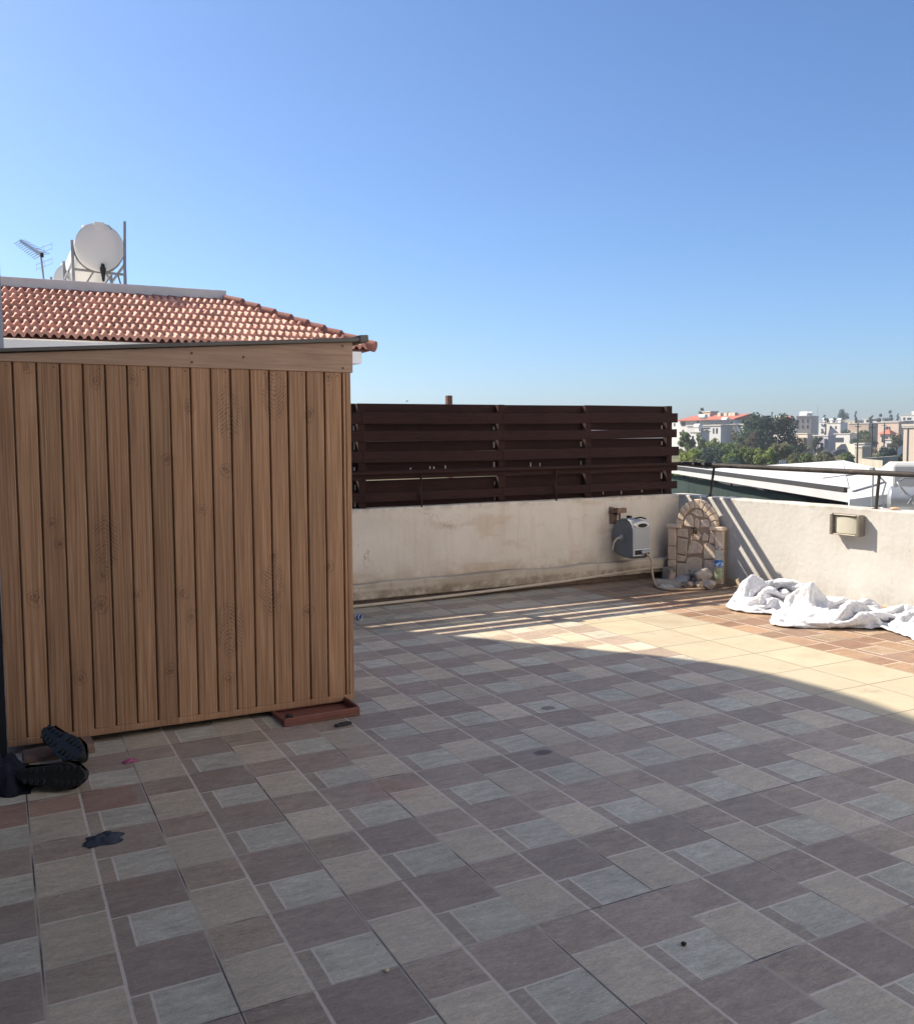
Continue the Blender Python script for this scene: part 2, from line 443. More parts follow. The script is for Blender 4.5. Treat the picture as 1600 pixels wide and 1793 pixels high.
for kx, kz in KN:
    s = rr.uniform(.8, 1.2)
    r = (((kx_-kx)*(1/(.028*s))).pow(2.0) + ((kz_-kz)*(1/(.036*s))).pow(2.0)).sqrt()
    rw_ = r + wv*.8 + big_*.9
    mk = (1.5-r).step(0, 1.0)
    ring = ((rw_*11.0).sin()*.5+.5).pow(1.6)*mk
    cr = (.26-r).step(0, .14)*.8
    knots = ring if dark is None else knots.mx(ring)
    dark = cr if dark is None else dark.mx(cr)
for kx, kz, sg, hh in ((.463, .955, 1, .17), (1.082, 1.589, 1, .17), (1.318, 1.694, -1, .16), (1.062, .473, 1, .18), (1.289, .66, -1, .17)):
    dx = x-kx; dz = z-kz
    mk = (1.0 - ((dx*(1/.085)).pow(2.0) + (dz*(1/hh)).pow(2.0))).step(0, .6)
    ph = (dz*sg + (dx*dx+.0003).sqrt()*1.15 + wv*.055 + big_*.02)*300.0
    ring = (ph.sin()*.5+.5)*mk
    marks = ring if marks is None else marks.mx(ring)
c = m.ramp(grain, (.30, (.175, .082, .040)), (.5, (.345, .188, .100)), (.70, (.53, .325, .192)))
c = m.scale(c, (bv*.32+.84)*(big*.5+.75))
brk = m.noise(1.0, 3, .6, m.comb(x*60.0, bid, z*14.0)).step(.32, .66)
marks = (marks*brk).mx(knots*(brk*.5+.5))
c = m.mix(marks*.8, c, (.12, .066, .040))
c = m.mix(dark*.85, c, (.10, .05, .033))
m.base(c); m.bump(grain-marks*.6, .0012, .8)
m.rough(.42+grain*.2)
M_shed = m.m
m = Mat('wood_print_fascia', .5, .4)
x, y, z = m.xyz()
g1 = m.noise(1.0, 5, .65, m.comb(x*3.0, 1.0, z*60.0), dist=.4)
c = m.ramp(g1, (.28, (.29, .175, .117)), (.5, (.38, .245, .17)), (.75, (.46, .31, .22)))
m.base(m.scale(c, m.noise(3, 3)*.4+.8)); m.bump(g1, .001, .7); M_fascia = m.m
M_roofgrey = simple('grey_roof_metal', (.13, .122, .112), .55, .25, 8, .2)
M_dark = simple('black_metal', (.015, .014, .014), .5, .2)
M_screw = simple('screw_head', (.12, .10, .09), .4, .2, 20, .8)

sh = thing('storage_shed', 'wood patterned storage shed clad in vertical boards with lean-to roof', 'shed', (-.008, 4.72, .04), (0, radians(.45), 0))
W_, D_, Z_ = 1.745, 1.15, 1.83
prof = []                               # cladding profile along x: boards with V grooves
gx0 = .0805; xs = -.12 + gx0 % .1006
k0 = -1
for k in range(-1, 18):
    g0 = gx0 + (k-0)*.1006 - .1006
    for dx, dy in ((-.003, .0), (.001, .003), (.0025, .015), (.0075, .016), (.0095, .0), (.013, -.0015)):
        prof.append((g0+dx, dy))
prof = [q for q in prof if .002 < q[0] < 1.712]
prof = [(0.0, 0.0)] + prof + [(1.715, 0.0)]
mb = MB(); n = len(prof)
mb.add([(a, b, .035) for a, b in prof] + [(a, b, Z_) for a, b in prof], [(i_, i_+1, n+i_+1, n+i_) for i_ in range(n-1)])
mb.b2((0, .022, .035), (1.715, .03, Z_))
mb.build('front_cladding', M_shed, sh)
MB().b2((1.716, -.004, .03), (W_, .028, Z_)).build('corner_trim', M_shed, sh, bev=.004)
MB().b2((0, -.006, .0), (W_, .03, .034)).build('base_rail', M_shed, sh, bev=.004)
MB().b2((0, .031, .0), (.02, D_, Z_)).build('side_panel', M_shed, sh)
MB().b2((W_-.02, .031, .0), (W_, D_, Z_)).build('side_panel', M_shed, sh)
MB().b2((.021, D_-.02, .0), (W_-.021, D_, Z_)).build('back_panel', M_shed, sh)
MB().prism([(.0, -.008, Z_-.012), (1.757, -.008, Z_-.012), (1.757, -.008, Z_+.155), (.0, -.008, Z_+.022)], (0, .03, 0)).build('gable_panel', M_fascia, sh, bev=.003)
MB().prism([(.0, D_-.02, Z_+.002), (1.757, D_-.02, Z_+.002), (1.757, D_-.02, Z_+.155), (.0, D_-.02, Z_+.022)], (0, .02, 0)).build('gable_panel', M_fascia, sh)
ang = atan2(.17, 1.86)
R = Matrix.Rotation(-ang, 3, 'Y')
mb = MB(); L0, L1 = -.25, 1.79
def rp(a, yy, h=0.0): return (a - sin(ang)*h, yy, Z_+.026+(a)*math.tan(ang)*.80+h)
rf = MB().prism([rp(L0, -.03, 0), rp(L1, -.03, 0), rp(L1, -.03, .022), rp(L0, -.03, .016)], (0, D_+.06, 0)).build('roof', M_roofgrey, sh, bev=.003)
MB().prism([rp(1.791, -.034, -.004), rp(1.842, -.034, -.004), rp(1.842, -.034, .034), rp(1.791, -.034, .034)], (0, D_+.07, 0)).build('gutter', M_roofgrey, rf, bev=.004)
for a, zz in ((1.70, Z_+.13), (1.70, Z_+.012), (.9, Z_+.06), (.9, Z_+.015), (1.16, Z_+.05)):
    MB().lathe([(.006, -.0125), (.004, -.0155)], 10, (a, 0, zz), 'Y').build('screw', M_screw, sh)
for k in range(0, 17, 2):
    MB().lathe([(.0042, -.0005), (.003, -.0025)], 8, (gx0+.1006*k-.018, 0, Z_-.03), 'Y').build('screw', M_screw, sh)

M_red = simple('red_brown_tile', (.20, .075, .055), .5, .25, 9, bump=.003)
tr = thing('roof_tile', 'red brown channel tile under the lifted right foot of shed', 'tile', (1.27, 4.50, .001), (0, 0, radians(1)))
mb = MB().prism([(0, 0, 0), (0, 0, .052), (.012, .0, .052), (.012, 0, .012), (.012, .0, .0)], (.41, .0, 0)) if False else MB()
mb.b2((0, 0, 0), (.42, .25, .012)); mb.b2((0, 0, .012), (.42, .014, .045)); mb.b2((0, .236, .012), (.42, .25, .045))
mb.b2((0, .0145, .012), (.012, .2355, .03))
mb.build('channel', M_red, tr, bev=.004)
MB().b2((.405, .0145, .0125), (.419, .2355, .05)).build('end_lip', M_red, tr, bev=.004)
lump(MB(), (.035, .02, .05), (.025, .02, .012), 3).build('dirt_clod', M_dark, tr, smooth=50)
bl = thing('wooden_block', 'flat brown board under the left foot of shed behind the shoes', 'board', (.06, 4.55, .001), (0, 0, radians(2)))
M_board = simple('old_board', (.22, .14, .105), .7, .3, 7, stretch=(2, 12, 12), bump=.003)
MB().b2((0, 0, 0), (.305, .16, .022)).build('plank', M_board, bl, bev=.003)
MB().b2((.255, -.004, .0225), (.30, .13, .05)).build('upright_strip', M_board, bl, bev=.003)
bb = tag(MB().b2((-.36, 0, 0), (-.003, .05, 1.85)).build('gap_shade_sheet', simple('gap_shade_sheet', (.006, .006, .008), .7, .2), bev=.002), 'added black sheet standing for the unlit gap at the left of shed', 'board'); bb.location = (-.008, 4.725, .006); bb.rotation_euler = (0, radians(.45), 0)  # sheet added to give the gap beside the shed its shade

# ------------------------------------------------------------------ shoes and floor litter
M_sole = simple('black_sole', (.017, .018, .018), .45, .3, 30, bump=.002)
M_upper = simple('black_leather', (.012, .012, .014), .5, .3, 14, bump=.002)
M_navy = simple('navy_cloth', (.007, .008, .017), .9, .35, 14, bump=.006)
def shoe(label, loc, rot):
    t = thing('shoe', label, 'shoe', loc, rot, 'black shoes thrown down beside the shed')
    # sole outline along x (heel at 0, toe at .28), thickness in z 0..-.025 ; upper grows to +z
    out = []
    for k in range(28):
        a = 2*pi*k/28; xx = .14-.14*cos(a)
        wv_ = .036+.013*math.exp(-((xx-.20)/.07)**2)-.006*math.exp(-((xx-.11)/.04)**2)
        out.append((xx, sin(a)*wv_*(1 if sin(a) > 0 else .95)))
    mb = MB().prism([(a, b, 0) for a, b in out], (0, 0, -.024))
    
    for k in range(10):                                  # cleats
        xx = .03+.025*k
        if k == 4: continue
        for yy in (-.018, .018):
            mb.lathe([(.011, -.025), (.010, -.030), (.005, -.030)], 8, (xx+(.006 if yy > 0 else 0), yy*(1.0 if k < 4 else 1.25), 0))
    mb.build('sole', M_sole, t, bev=.003)
    mb = MB(); N = 14; ring = 16
    o = len(mb.v)
    for k in range(N):
        xx = .004+.268*k/(N-1)
        wv_ = .034+.012*math.exp(-((xx-.20)/.07)**2); e = min(1, (xx+.006)/.03, (.284-xx)/.05); wv_ *= sqrt(max(.05, e))
        hh = .075*(1/(1+math.exp((xx-.12)/.022)))+.048*sqrt(max(.06, min(1, (.284-xx)/.06)))
        for q in range(ring):
            a = pi*q/(ring-1); dip = 0
            mb.v.append((xx, cos(a)*wv_*(1-.22*sin(a)), sin(a)*hh - (.03*sin(a)**6 if xx < .11 else 0)))
    for k in range(N-1):
        for q in range(ring-1): mb.f.append((o+k*ring+q, o+k*ring+q+1, o+(k+1)*ring+q+1, o+(k+1)*ring+q))
    mb.f.append(tuple(range(o, o+ring))); mb.f.append(tuple(range(o+(N-1)*ring, o+N*ring)))
    mb.build('upper', M_upper, t, smooth=60)
    MB().tube([(.02+.002*sin(q), .026*cos(q*.5), .115) for q in range(0, 13)], .006, 6).build('collar', M_upper, t, smooth=60)
    return t
sa_ = shoe('black shoe lying on its side with toe pointing away from shed', (.035, 4.22, .064), (radians(-106), 0, radians(-27))); sa_.scale = (1.04, 1.3, 1.35)
sb_ = shoe('black shoe propped upside down with its cleated sole showing', (.155, 4.58, .135), (radians(-132), radians(17), radians(-58))); sb_.scale = (1.04, 1.3, 1.3)
def rag(name, label, cat, c, r, mat, seed, h=.03, n=40, fr=3.0, group=None):
    """crumpled scrap: a folded sheet draped low over the floor"""
    mb = MB(); vs = []
    for a in range(n):
        for b in range(n):
            p = a/(n-1)*2-1; q = b/(n-1)*2-1
            k = 1+.35*noise.noise(Vector((p*1.5+seed, q*1.5, 0)))
            rad = hypot(p, q); s = 1.0/max(1, max(abs(p), abs(q))/max(rad, 1e-5)*1.0)
            X = p*s*k; Y = q*s*k; e = max(0, 1-hypot(p*s, q*s)**3)
            f = .5+.45*noise.noise(Vector((X*fr*.6+seed*7, Y*fr*.6, 1.5))) + .28*(.5-abs(noise.noise(Vector((X*fr*1.3, Y*fr*1.3+seed, 4)))))
            vs.append((c[0]+X*r[0], c[1]+Y*r[1], c[2]+.002+h*e*(.25+f)))
    fs = [(a*n+b, a*n+b+1, (a+1)*n+b+1, (a+1)*n+b) for a in range(n-1) for b in range(n-1)]
    o = MB().add(vs, fs).build(name, mat, smooth=50)
    s = o.modifiers.new('thick', 'SOLIDIFY'); s.thickness = .0015; s.offset = 1
    return tag(o, label, cat, group)
rag('rag', 'very dark navy cloth heaped on the floor at the left edge beside the shoes', 'cloth', (-.045, 4.36, 0), (.12, .22), M_navy, 2, .11)
rag('crumpled_paper', 'crumpled blue grey paper ball on the tiles in front of shed', 'paper', (.30, 3.525, 0), (.062, .05), simple('grey_paper', (.035, .045, .062), .7, .3, 20), 5, .020, 40, 5.0)
rag('hair_bow', 'small pink ribbon bow on the tiles beside the shoes', 'ribbon', (.495, 4.35, 0), (.034, .018), simple('pink_ribbon', (.34, .09, .16), .6, .3, 30), 9, .014, 30, 5.0)
rag('dry_leaf', 'pale dry leaf and wrapper scrap near the ledge pipe', 'litter', (2.93, 6.83, 0), (.11, .045), simple('dry_leaf', (.34, .31, .26), .8, .3, 14), 13, .03, 30)
t = thing('plastic_cup', 'small white and blue plastic cup lying beside the shed corner', 'cup', (2.60, 6.965, .025), (radians(90), 0, radians(30)))
MB().lathe([(.022, 0), (.026, .04), (.024, .04), (.020, .002)], 16).build('cup', simple('white_plastic', (.6, .62, .66), .4, .1), t, smooth=40)
MB().lathe([(.0245, .012), (.0262, .028)], 16).build('label_band', simple('blue_print', (.03, .04, .16), .5, .1), t, smooth=40)
mb = MB().b2((-.045, -.013, 0), (.045, .013, .012)); mb.b2((-.02, -.008, .0121), (.03, .008, .017))
o = mb.build('clip', simple('black_plastic_clip', (.02, .018, .018), .5, .2), bev=.003); o.location = (1.55, 4.385, .001); o.rotation_euler = (0, 0, radians(8)); tag(o, 'flat black plastic clip by the red tile under shed', 'clip')
for (px, py, r, c, lb) in ((1.726, 1.97, .009, (.02, .018, .016), 'tiny black pebble on a pale blue tile'), (.909, 2.255, .008, (.5, .45, .33), 'tiny pale crumb on a dark tile')):
    o = lump(MB(), (px, py, r*.6), (r, r*.9, r*.7), 8).build('pebble', simple('pebble_'+('dark' if c[0] < .1 else 'pale'), c, .8, .1), smooth=50); tag(o, lb, 'pebble')

# ------------------------------------------------------------------ pipe along the ledge
M_hose = simple('cream_hose', (.52, .43, .33), .5, .15, 14)
pts = [(1.9, 7.38, .018), (2.5, 7.42, .018), (2.8, 7.435, .02), (3.2, 7.442, .022), (3.8, 7.448, .03), (4.4, 7.452, .045), (5.0, 7.456, .062), (5.5, 7.458, .085), (5.9, 7.455, .105), (6.18, 7.44, .112)]
tag(MB().tube(pts, .0145, 10).build('water_pipe', M_hose, smooth=50), 'cream water pipe sagging along the foot of the stained wall', 'pipe')

# ------------------------------------------------------------------ hose reel on the back wall
M_reel = simple('reel_grey', (.16, .175, .19), .5, .18, 7, bump=.001)
M_reelf = simple('reel_light_grey', (.33, .34, .35), .5, .18, 8)
M_white = simple('white_plastic_trim', (.62, .62, .60), .4, .1)
M_rust = simple('rusty_bracket', (.20, .125, .085), .8, .5, 18, bump=.003)
M_blk = simple('black_hole', (.01, .01, .01), .6, .1)
rl = thing('hose_reel', 'grey hose reel box hung on the stained wall left of stone fountain', 'hose reel', (5.575, 7.20, .265))
# side profile in (y,z): y 0 front .. .33 back
pf = [(0, .02), (.0, .30), (.012, .345), (.045, .375), (.12, .392), (.20, .392), (.27, .365), (.315, .31), (.335, .24), (.335, .10), (.315, .045), (.16, .0), (.03, .0)]
MB().prism([(.03, a, b) for a, b in pf], (.20, 0, 0)).build('housing', M_reel, rl, smooth=40, bev=.012)
pf2 = [(-.012, .025), (-.012, .30), (.002, .352), (.04, .385), (.115, .402), (.115, .394), (.05, .374), (.012, .34), (.0, .3), (.0, .025)]
MB().prism([(.022, a, b) for a, b in pf2], (.216, 0, 0)).build('front_cover', M_reelf, rl, smooth=40, bev=.005)
hd = MB().prism([(.022+.108+.09*cos(a), -.004+.03*0, .338+.036*sin(a)) for a in [2*pi*k/20 for k in range(20)]], (0, -.016, .004)).build('grip_surround', M_white, rl, bev=.004)
MB().prism([(.022+.112+.058*cos(a), -.022, .333+.021*sin(a)) for a in [2*pi*k/18 for k in range(18)]], (0, -.002, 0)).build('grip_hole', M_blk, hd)
sf = MB().b2((.028, -.020, .032), (.232, -.0125, .098)).build('slot_surround', M_white, rl, bev=.004)
MB().b2((.04, -.0235, .042), (.222, -.0205, .088)).build('slot_hole', M_blk, sf)
nz = MB().tube([(.115, -.024, .064), (.16, -.028, .066), (.215, -.026, .07)], [.018, .021, .013], 10).build('nozzle', M_reelf, rl, smooth=40)
MB().tube([(.15, -.05, .04), (.16, -.035, .066)], .007, 8).build('nozzle_lever', M_blk, nz, smooth=40)
kb = MB().lathe([(.032, 0), (.032, -.01), (.018, -.013), (.015, -.035), (.012, -.036)], 14, (.028, .17, .20), 'X').build('side_hub', M_reelf, rl, smooth=40)
MB().tube([(-.005, .17, .20), (-.03, .175, .195), (-.055, .19, .16), (-.065, .20, .11), (-.062, .21, .075), (-.05, .22, .07)], .0105, 8).build('inlet_hose', M_hose, kb, smooth=50)
mb = MB().bar((.06, .345, .33), (.06, .345, .46), .10, .012, (0, 1, 0))
mb.bar((.02, .35, .455), (.02, .22, .475), .012, .05); mb.bar((.11, .35, .455), (.11, .22, .475), .012, .05); mb.bar((.0, .215, .47), (.13, .215, .47), .02, .05); mb.bar((.0, .348, .47), (.13, .348, .44), .018, .07)
mb.tube([(.065, .25, .46), (.065, .25, .38)], .012, 8)
wb_ = mb.build('wall_bracket', M_rust, rl, bev=.003); wb_.scale = (.85, 1, 1)
mb = MB().tube([(.12, .1, .392), (.16, .05, .408), (.215, .03, .392)], .008, 8); mb.box((.1, .15, .405), (.03, .05, .03)); mb.build('latch', M_blk, rl)
pts = [(.165, -.03, .05), (.20, -.045, .02), (.215, -.06, -.03), (.205, -.08, -.10), (.19, -.12, -.19), (.155, -.20, -.237), (.12, -.30, -.2515), (.125, -.39, -.2515), (.19, -.46, -.2515), (.28, -.51, -.2515), (.38, -.545, -.2515), (.47, -.54, -.2515), (.525, -.50, -.24), (.535, -.46, -.205), (.525, -.43, -.17)]
sm = []
for k in range(len(pts)-1):                         # Catmull-Rom
    p0, p1, p2, p3 = [Vector(pts[max(0, min(len(pts)-1, k+d))]) for d in (-1, 0, 1, 2)]
    for q in range(6):
        a = q/6; sm.append(.5*((2*p1)+(p2-p0)*a+(2*p0-5*p1+4*p2-p3)*a*a+(3*p1-p0-3*p2+p3)*a**3))
sm.append(Vector(pts[-1]))
MB().tube(sm, .0115, 8).build('hose', simple('tan_hose', (.42, .30, .20), .5, .15, 14), rl, smooth=60)

# ------------------------------------------------------------------ stone wall fountain in the corner
M_stone = simple('sandstone', (.68, .545, .41), .85, .32, 12, bump=.004)
M_stone2 = simple('pinkish_sandstone', (.70, .55, .44), .85, .35, 16, bump=.006)
M_mortar = simple('brown_mortar', (.42, .31, .225), .95, .3, 20, bump=.003)
fa = atan2(6.74-7.42, 6.42-6.15)
ft = thing('stone_fountain', 'sandstone wall fountain with arched top and tap in the terrace corner', 'fountain', (6.22, 7.38, 0), (0, 0, fa)); ft.scale = (.82, 1, 1)
# local x along the face (0..0.735), local -y towards the camera side
def pol(pts2, y0, y1): return [(a, y0, b) for a, b in pts2], (0, y1-y0, 0)
back = [(.0, 0), (.735, 0), (.735, .55), (.64, .56)] + [(.375+.268*cos(a), .56+.268*sin(a)) for a in [pi*k/24 for k in range(1, 24)]] + [(.107, .56), (0, .55)]
p_, e_ = pol(back, .0, .05); MB().prism(p_, e_).build('mortar_slab', M_mortar, ft)
mb = MB()
for k in range(11):                                  # voussoirs
    a0 = pi*(k+.06)/11; a1 = pi*(k+.94)/11; r0, r1 = .192, .268+.006*((k*7) % 3)
    q = [(.375+r0*cos(a0), .56+r0*sin(a0)), (.375+r1*cos(a0), .56+r1*sin(a0)), (.375+r1*cos((a0+a1)/2), .56+r1*sin((a0+a1)/2)), (.375+r1*cos(a1), .56+r1*sin(a1)), (.375+r0*cos(a1), .56+r0*sin(a1))]
    p_, e_ = pol(q, -.022, .052); mb.prism(p_, e_)
mb.build('arch', M_stone, ft, bev=.006)
for x0 in (.0, .635):
    mb = MB()
    for a, b in ((.0, .125), (.131, .20), (.206, .345), (.351, .535)):
        mb.b2((x0+.0, -.035, a), (x0+.10, .052, b))
    mb.build('pillar', M_stone, ft, bev=.005)
    c0 = x0-.012 if x0 == 0 else x0-.075
    MB().b2((c0, -.05, .536), (c0+.185, .055, .572)).build('cap', M_stone, ft, bev=.006)
field = [[(.11, .45), (.26, .44), (.25, .53), (.11, .53)], [(.115, .27), (.245, .265), (.25, .425), (.12, .43)], [(.11, .19), (.22, .19), (.235, .245), (.115, .255)],
         [(.26, .27), (.44, .29), (.46, .35), (.40, .40), (.33, .42), (.27, .36)], [(.48, .24), (.63, .25), (.63, .37), (.50, .41), (.47, .33)], [(.11, .03), (.44, .03), (.445, .235), (.36, .25), (.25, .23), (.235, .17), (.11, .17)],
         [(.465, .03), (.63, .02), (.63, .235), (.48, .225)], [(.30, .43), (.40, .42), (.44, .47), (.38, .52), (.29, .50)], [(.455, .42), (.52, .42), (.54, .47), (.48, .51), (.45, .47)], [(.535, .40), (.63, .40), (.63, .53), (.56, .53), (.545, .46)]]
fld2 = [[(.20, .56), (.33, .55), (.33, .63), (.29, .68), (.23, .66)], [(.345, .55), (.40, .54), (.415, .62), (.36, .65), (.34, .62)], [(.42, .55), (.55, .56), (.55, .62), (.52, .645), (.43, .63)], [(.30, .70), (.37, .665), (.46, .66), (.43, .735), (.36, .745)], [(.475, .66), (.53, .655), (.51, .70), (.46, .725)], [(.33, .755), (.42, .75), (.37, .758)]]
mb = MB(); mb2 = MB(); rng = random.Random(5)
for k, q in enumerate(field+fld2[:5]):
    y0 = -.008-rng.random()*.014
    if len(q) < 3: continue
    p_, e_ = pol(q, y0, .04); (mb if k % 3 else mb2).prism(p_, e_)
mb.build('flagstones', M_stone, ft, bev=.008); mb2.build('rough_stones', M_stone2, ft, bev=.010)
M_brass = simple('dull_brass', (.20, .15, .10), .45, .3, 20, .7)
tp = MB().tube([(.365, -.005, .505), (.365, -.06, .505), (.365, -.085, .50), (.365, -.09, .47)], .014, 10).lathe([(.024, -.012), (.024, -.018)], 12, (.365, 0, .505), 'Y').build('tap', M_brass, ft, smooth=40)
MB().tube([(.365, -.06, .515), (.365, -.06, .545)], .008, 8).bar((.335, -.06, .55), (.395, -.06, .552), .014, .01).build('tap_handle', M_blk, tp)
MB().tube([(.365, -.09, .47), (.36, -.095, .42), (.34, -.098, .35), (.30, -.10, .29), (.285, -.10, .265)], .0085, 8).build('tap_hose', simple('pale_hose', (.5, .37, .25), .5, .1), tp, smooth=50)
M_grey = simple('grey_cement', (.26, .235, .21), .9, .3, 14, bump=.005)
MB().b2((-.02, -.13, 0), (.10, -.036, .13)).build('foot_block', M_grey, ft, bev=.012)
MB().b2((.12, -.16, 0), (.66, -.012, .028)).build('basin_step', M_mortar, ft, bev=.008)

# loose stones and scraps lying round the fountain
M_rub = simple('rubble_stone', (.42, .36, .31), .9, .4, 18, bump=.006)
M_rubg = simple('rubble_grey', (.33, .32, .305), .9, .35, 18, bump=.006)
M_rubt = simple('rubble_tan', (.42, .31, .225), .9, .4, 18, bump=.006)
R_ = [('long tan stone chip leaning in the fountain foot', (6.03, 7.12, .06), (.09, .03, .03), M_rubt, (0, -.5, .6)),
      ('dark grey flat stone in front of fountain slab', (6.10, 7.02, .055), (.10, .06, .03), M_rubg, (0, -.25, .3)),
      ('grey stone heaped highest against fountain flagstones', (6.19, 6.98, .11), (.075, .05, .045), M_rubg, (.2, .3, .5)),
      ('big brown stone block beside the water bottle', (6.19, 6.84, .10), (.105, .085, .075), M_rub, (.1, .25, .2)),
      ('small tan stone on the floor before the bottle', (6.02, 6.70, .035), (.045, .04, .035), M_rubt, (.2, 0, .4)),
      ('pinkish brown stone on the floor by the white duvet', (6.11, 6.66, .04), (.07, .055, .045), M_rub, (0, .2, 1.0)),
      ('round brown pebble stone under the bottle', (6.14, 6.76, .035), (.06, .05, .04), M_rub, (.3, .1, 2)),
      ('tan stone half under the hose end', (5.98, 6.80, .03), (.05, .035, .03), M_rubt, (.1, .3, 1.4))]
for k, (lb, c, r, mt, ro) in enumerate(R_):
    o = lump(MB(), (0, 0, 0), [q*1.25 for q in r], 20+k).build('stone', mt, smooth=35); o.location = c; o.rotation_euler = ro
    tag(o, lb, 'stone', 'loose stones at the fountain foot')
# bent piece of grey drainpipe, broken flakes, planks
mb = MB(); n = 14
for s_, rr_ in ((0, .052), (1, .046)):
    for k in range(9):
        a = k/8
        for q in range(n):
            t = pi*(q/(n-1))*1.15 - .2
            mb.v.append((a*.27, cos(t)*rr_, sin(t)*rr_ + .015*sin(a*3)))
for s_ in (0, 1):
    for k in range(8):
        for q in range(n-1):
            b = s_*9*n+k*n+q; mb.f.append((b, b+1, b+n+1, b+n))
for k in range(8):
    for q in (0, n-1):
        b = k*n+q; mb.f.append((b, b+n, b+n+9*n, b+9*n))
for k in (0, 8):
    for q in range(n-1):
        b = k*n+q; mb.f.append((b, b+1, b+1+9*n, b+9*n))
o = mb.build('pipe_shell', M_grey, smooth=40); o.location = (5.76, 7.08, .02); o.rotation_euler = (.1, .12, radians(-38)); tag(o, 'broken grey half pipe lying on the floor before the fountain', 'pipe shell')
rag('cement_bag', 'flat torn grey paper bag under the reel hose', 'paper', (5.80, 6.93, 0), (.09, .06), simple('pale_grey_paper', (.36, .35, .33), .9, .25), 21, .035, 30)
o = MB().b2((0, 0, 0), (.36, .05, .022)).build('plank', M_mortar, bev=.003); o.location = (5.88, 6.97, .002); o.rotation_euler = (0, 0, radians(-40)); tag(o, 'short brown plank on the floor in front of the stones', 'plank')
o = MB().b2((0, 0, 0), (.30, .04, .03)).build('plank', M_rubg, bev=.003); o.location = (5.95, 7.02, .024); o.rotation_euler = (0, .05, radians(-42)); tag(o, 'grey batten lying across the brown plank', 'plank')

# ------------------------------------------------------------------ water bottle
bt = thing('water_bottle', 'clear plastic bottle with blue label half full of yellowish water', 'bottle', (6.30, 6.74, .07))
m = Mat('clear_plastic', .08, .5); m.b.inputs['Transmission Weight'].default_value = .9; m.b.inputs['IOR'].default_value = 1.08
m.base((.86, .93, .93)); M_clear = m.m
m = Mat('yellowish_water', .15, .5); m.b.inputs['Transmission Weight'].default_value = .55; m.b.inputs['IOR'].default_value = 1.1
m.base((.72, .74, .42)); M_water = m.m
prof = [(.030, 0), (.040, .006), (.042, .02), (.041, .04), (.042, .06), (.041, .10), (.042, .13), (.042, .185), (.041, .21), (.036, .235), (.025, .262), (.0155, .285), (.0135, .30), (.0135, .318)]
MB().lathe(prof, 20).build('bottle_body', M_clear, bt, smooth=50)
MB().lathe([(.028, .002), (.0385, .008), (.0403, .02), (.0393, .04), (.0403, .06), (.0393, .10), (.0400, .118)], 20).build('water', M_water, bt, smooth=50)
m = Mat('blue_bottle_label', .4, .4); xx, yy, zz = m.xyz()
c = m.mix(m.noise(22, 2).step(.5, .6)*(zz.lt(.185)), (.03, .16, .50), (.55, .68, .80)); m.base(c)
MB().lathe([(.0425, .128), (.0430, .13), (.0430, .185), (.0425, .187)], 20).build('label', m.m, bt, smooth=50)
MB().lathe([(.0155, .306), (.0155, .326), (.0145, .328)], 16).build('cap', simple('bottle_cap', (.30, .32, .42), .4, .1), bt, smooth=40)

# ------------------------------------------------------------------ bulkhead lamp on the sunlit wall
lm_ = thing('bulkhead_lamp', 'grey framed bulkhead lamp with frosted glass on the sunlit wall', 'lamp', (6.497, 5.37, .712), (0, 0, radians(-90)))
M_lampf = simple('weathered_aluminium', (.23, .205, .175), .5, .25, 12, .5)
# local: x along wall (towards the camera), -y out of the wall
mb = MB(); a, b = .145, .088
mb.b2((-a, -.03, -b), (a, -.001, b))
mb.build('back_box', M_lampf, lm_, bev=.006)
mb = MB()
mb.b2((-a-.006, -.085, -b-.004), (-a+.022, -.031, b+.004)); mb.b2((a-.022, -.085, -b-.004), (a+.006, -.031, b+.004))
mb.b2((-a+.0285, -.080, b-.012), (a-.0285, -.031, b+.002)); mb.b2((-a+.0285, -.080, -b-.002), (a-.0285, -.031, -b+.010))
mb.build('frame', M_lampf, lm_, bev=.006)
m = Mat('frosted_glass', .35, .5); m.b.inputs['Transmission Weight'].default_value = .25
m.base((.62, .60, .50))
mb = MB(); n = 13; vs = []
for k in range(n):
    t = k/(n-1); xx = (-a+.024)+(2*a-.048)*t; dep = -.034-.036*sqrt(max(0, 1-(2*t-1)**2*.75))
    vs += [(xx, dep, -b+.014), (xx, dep, b-.020)]
vs2 = [(q[0], -.031, q[2]) for q in vs]
mb.add(vs+vs2, [(2*k, 2*k+2, 2*k+3, 2*k+1) for k in range(n-1)] + [(2*n+2*k+1, 2*n+2*k+3, 2*n+2*k+2, 2*n+2*k) for k in range(n-1)] +
       [(2*k+1, 2*k+3, 2*n+2*k+3, 2*n+2*k+1) for k in range(n-1)] + [(2*k+2, 2*k, 2*n+2*k, 2*n+2*k+2) for k in range(n-1)] + [(0, 1, 2*n+1, 2*n), (2*n-1, 2*n-2, 4*n-2, 4*n-1)])
mb.build('diffuser', m.m, lm_, smooth=40)
o = lump(MB(), (0, 0, 0), (.03, .05, .018), 44).build('mortar_crumb', M_rubt, smooth=40); o.location = (6.60, 5.02, .866); tag(o, 'dry mortar crumb and wire on top of the sunlit wall', 'rubble')

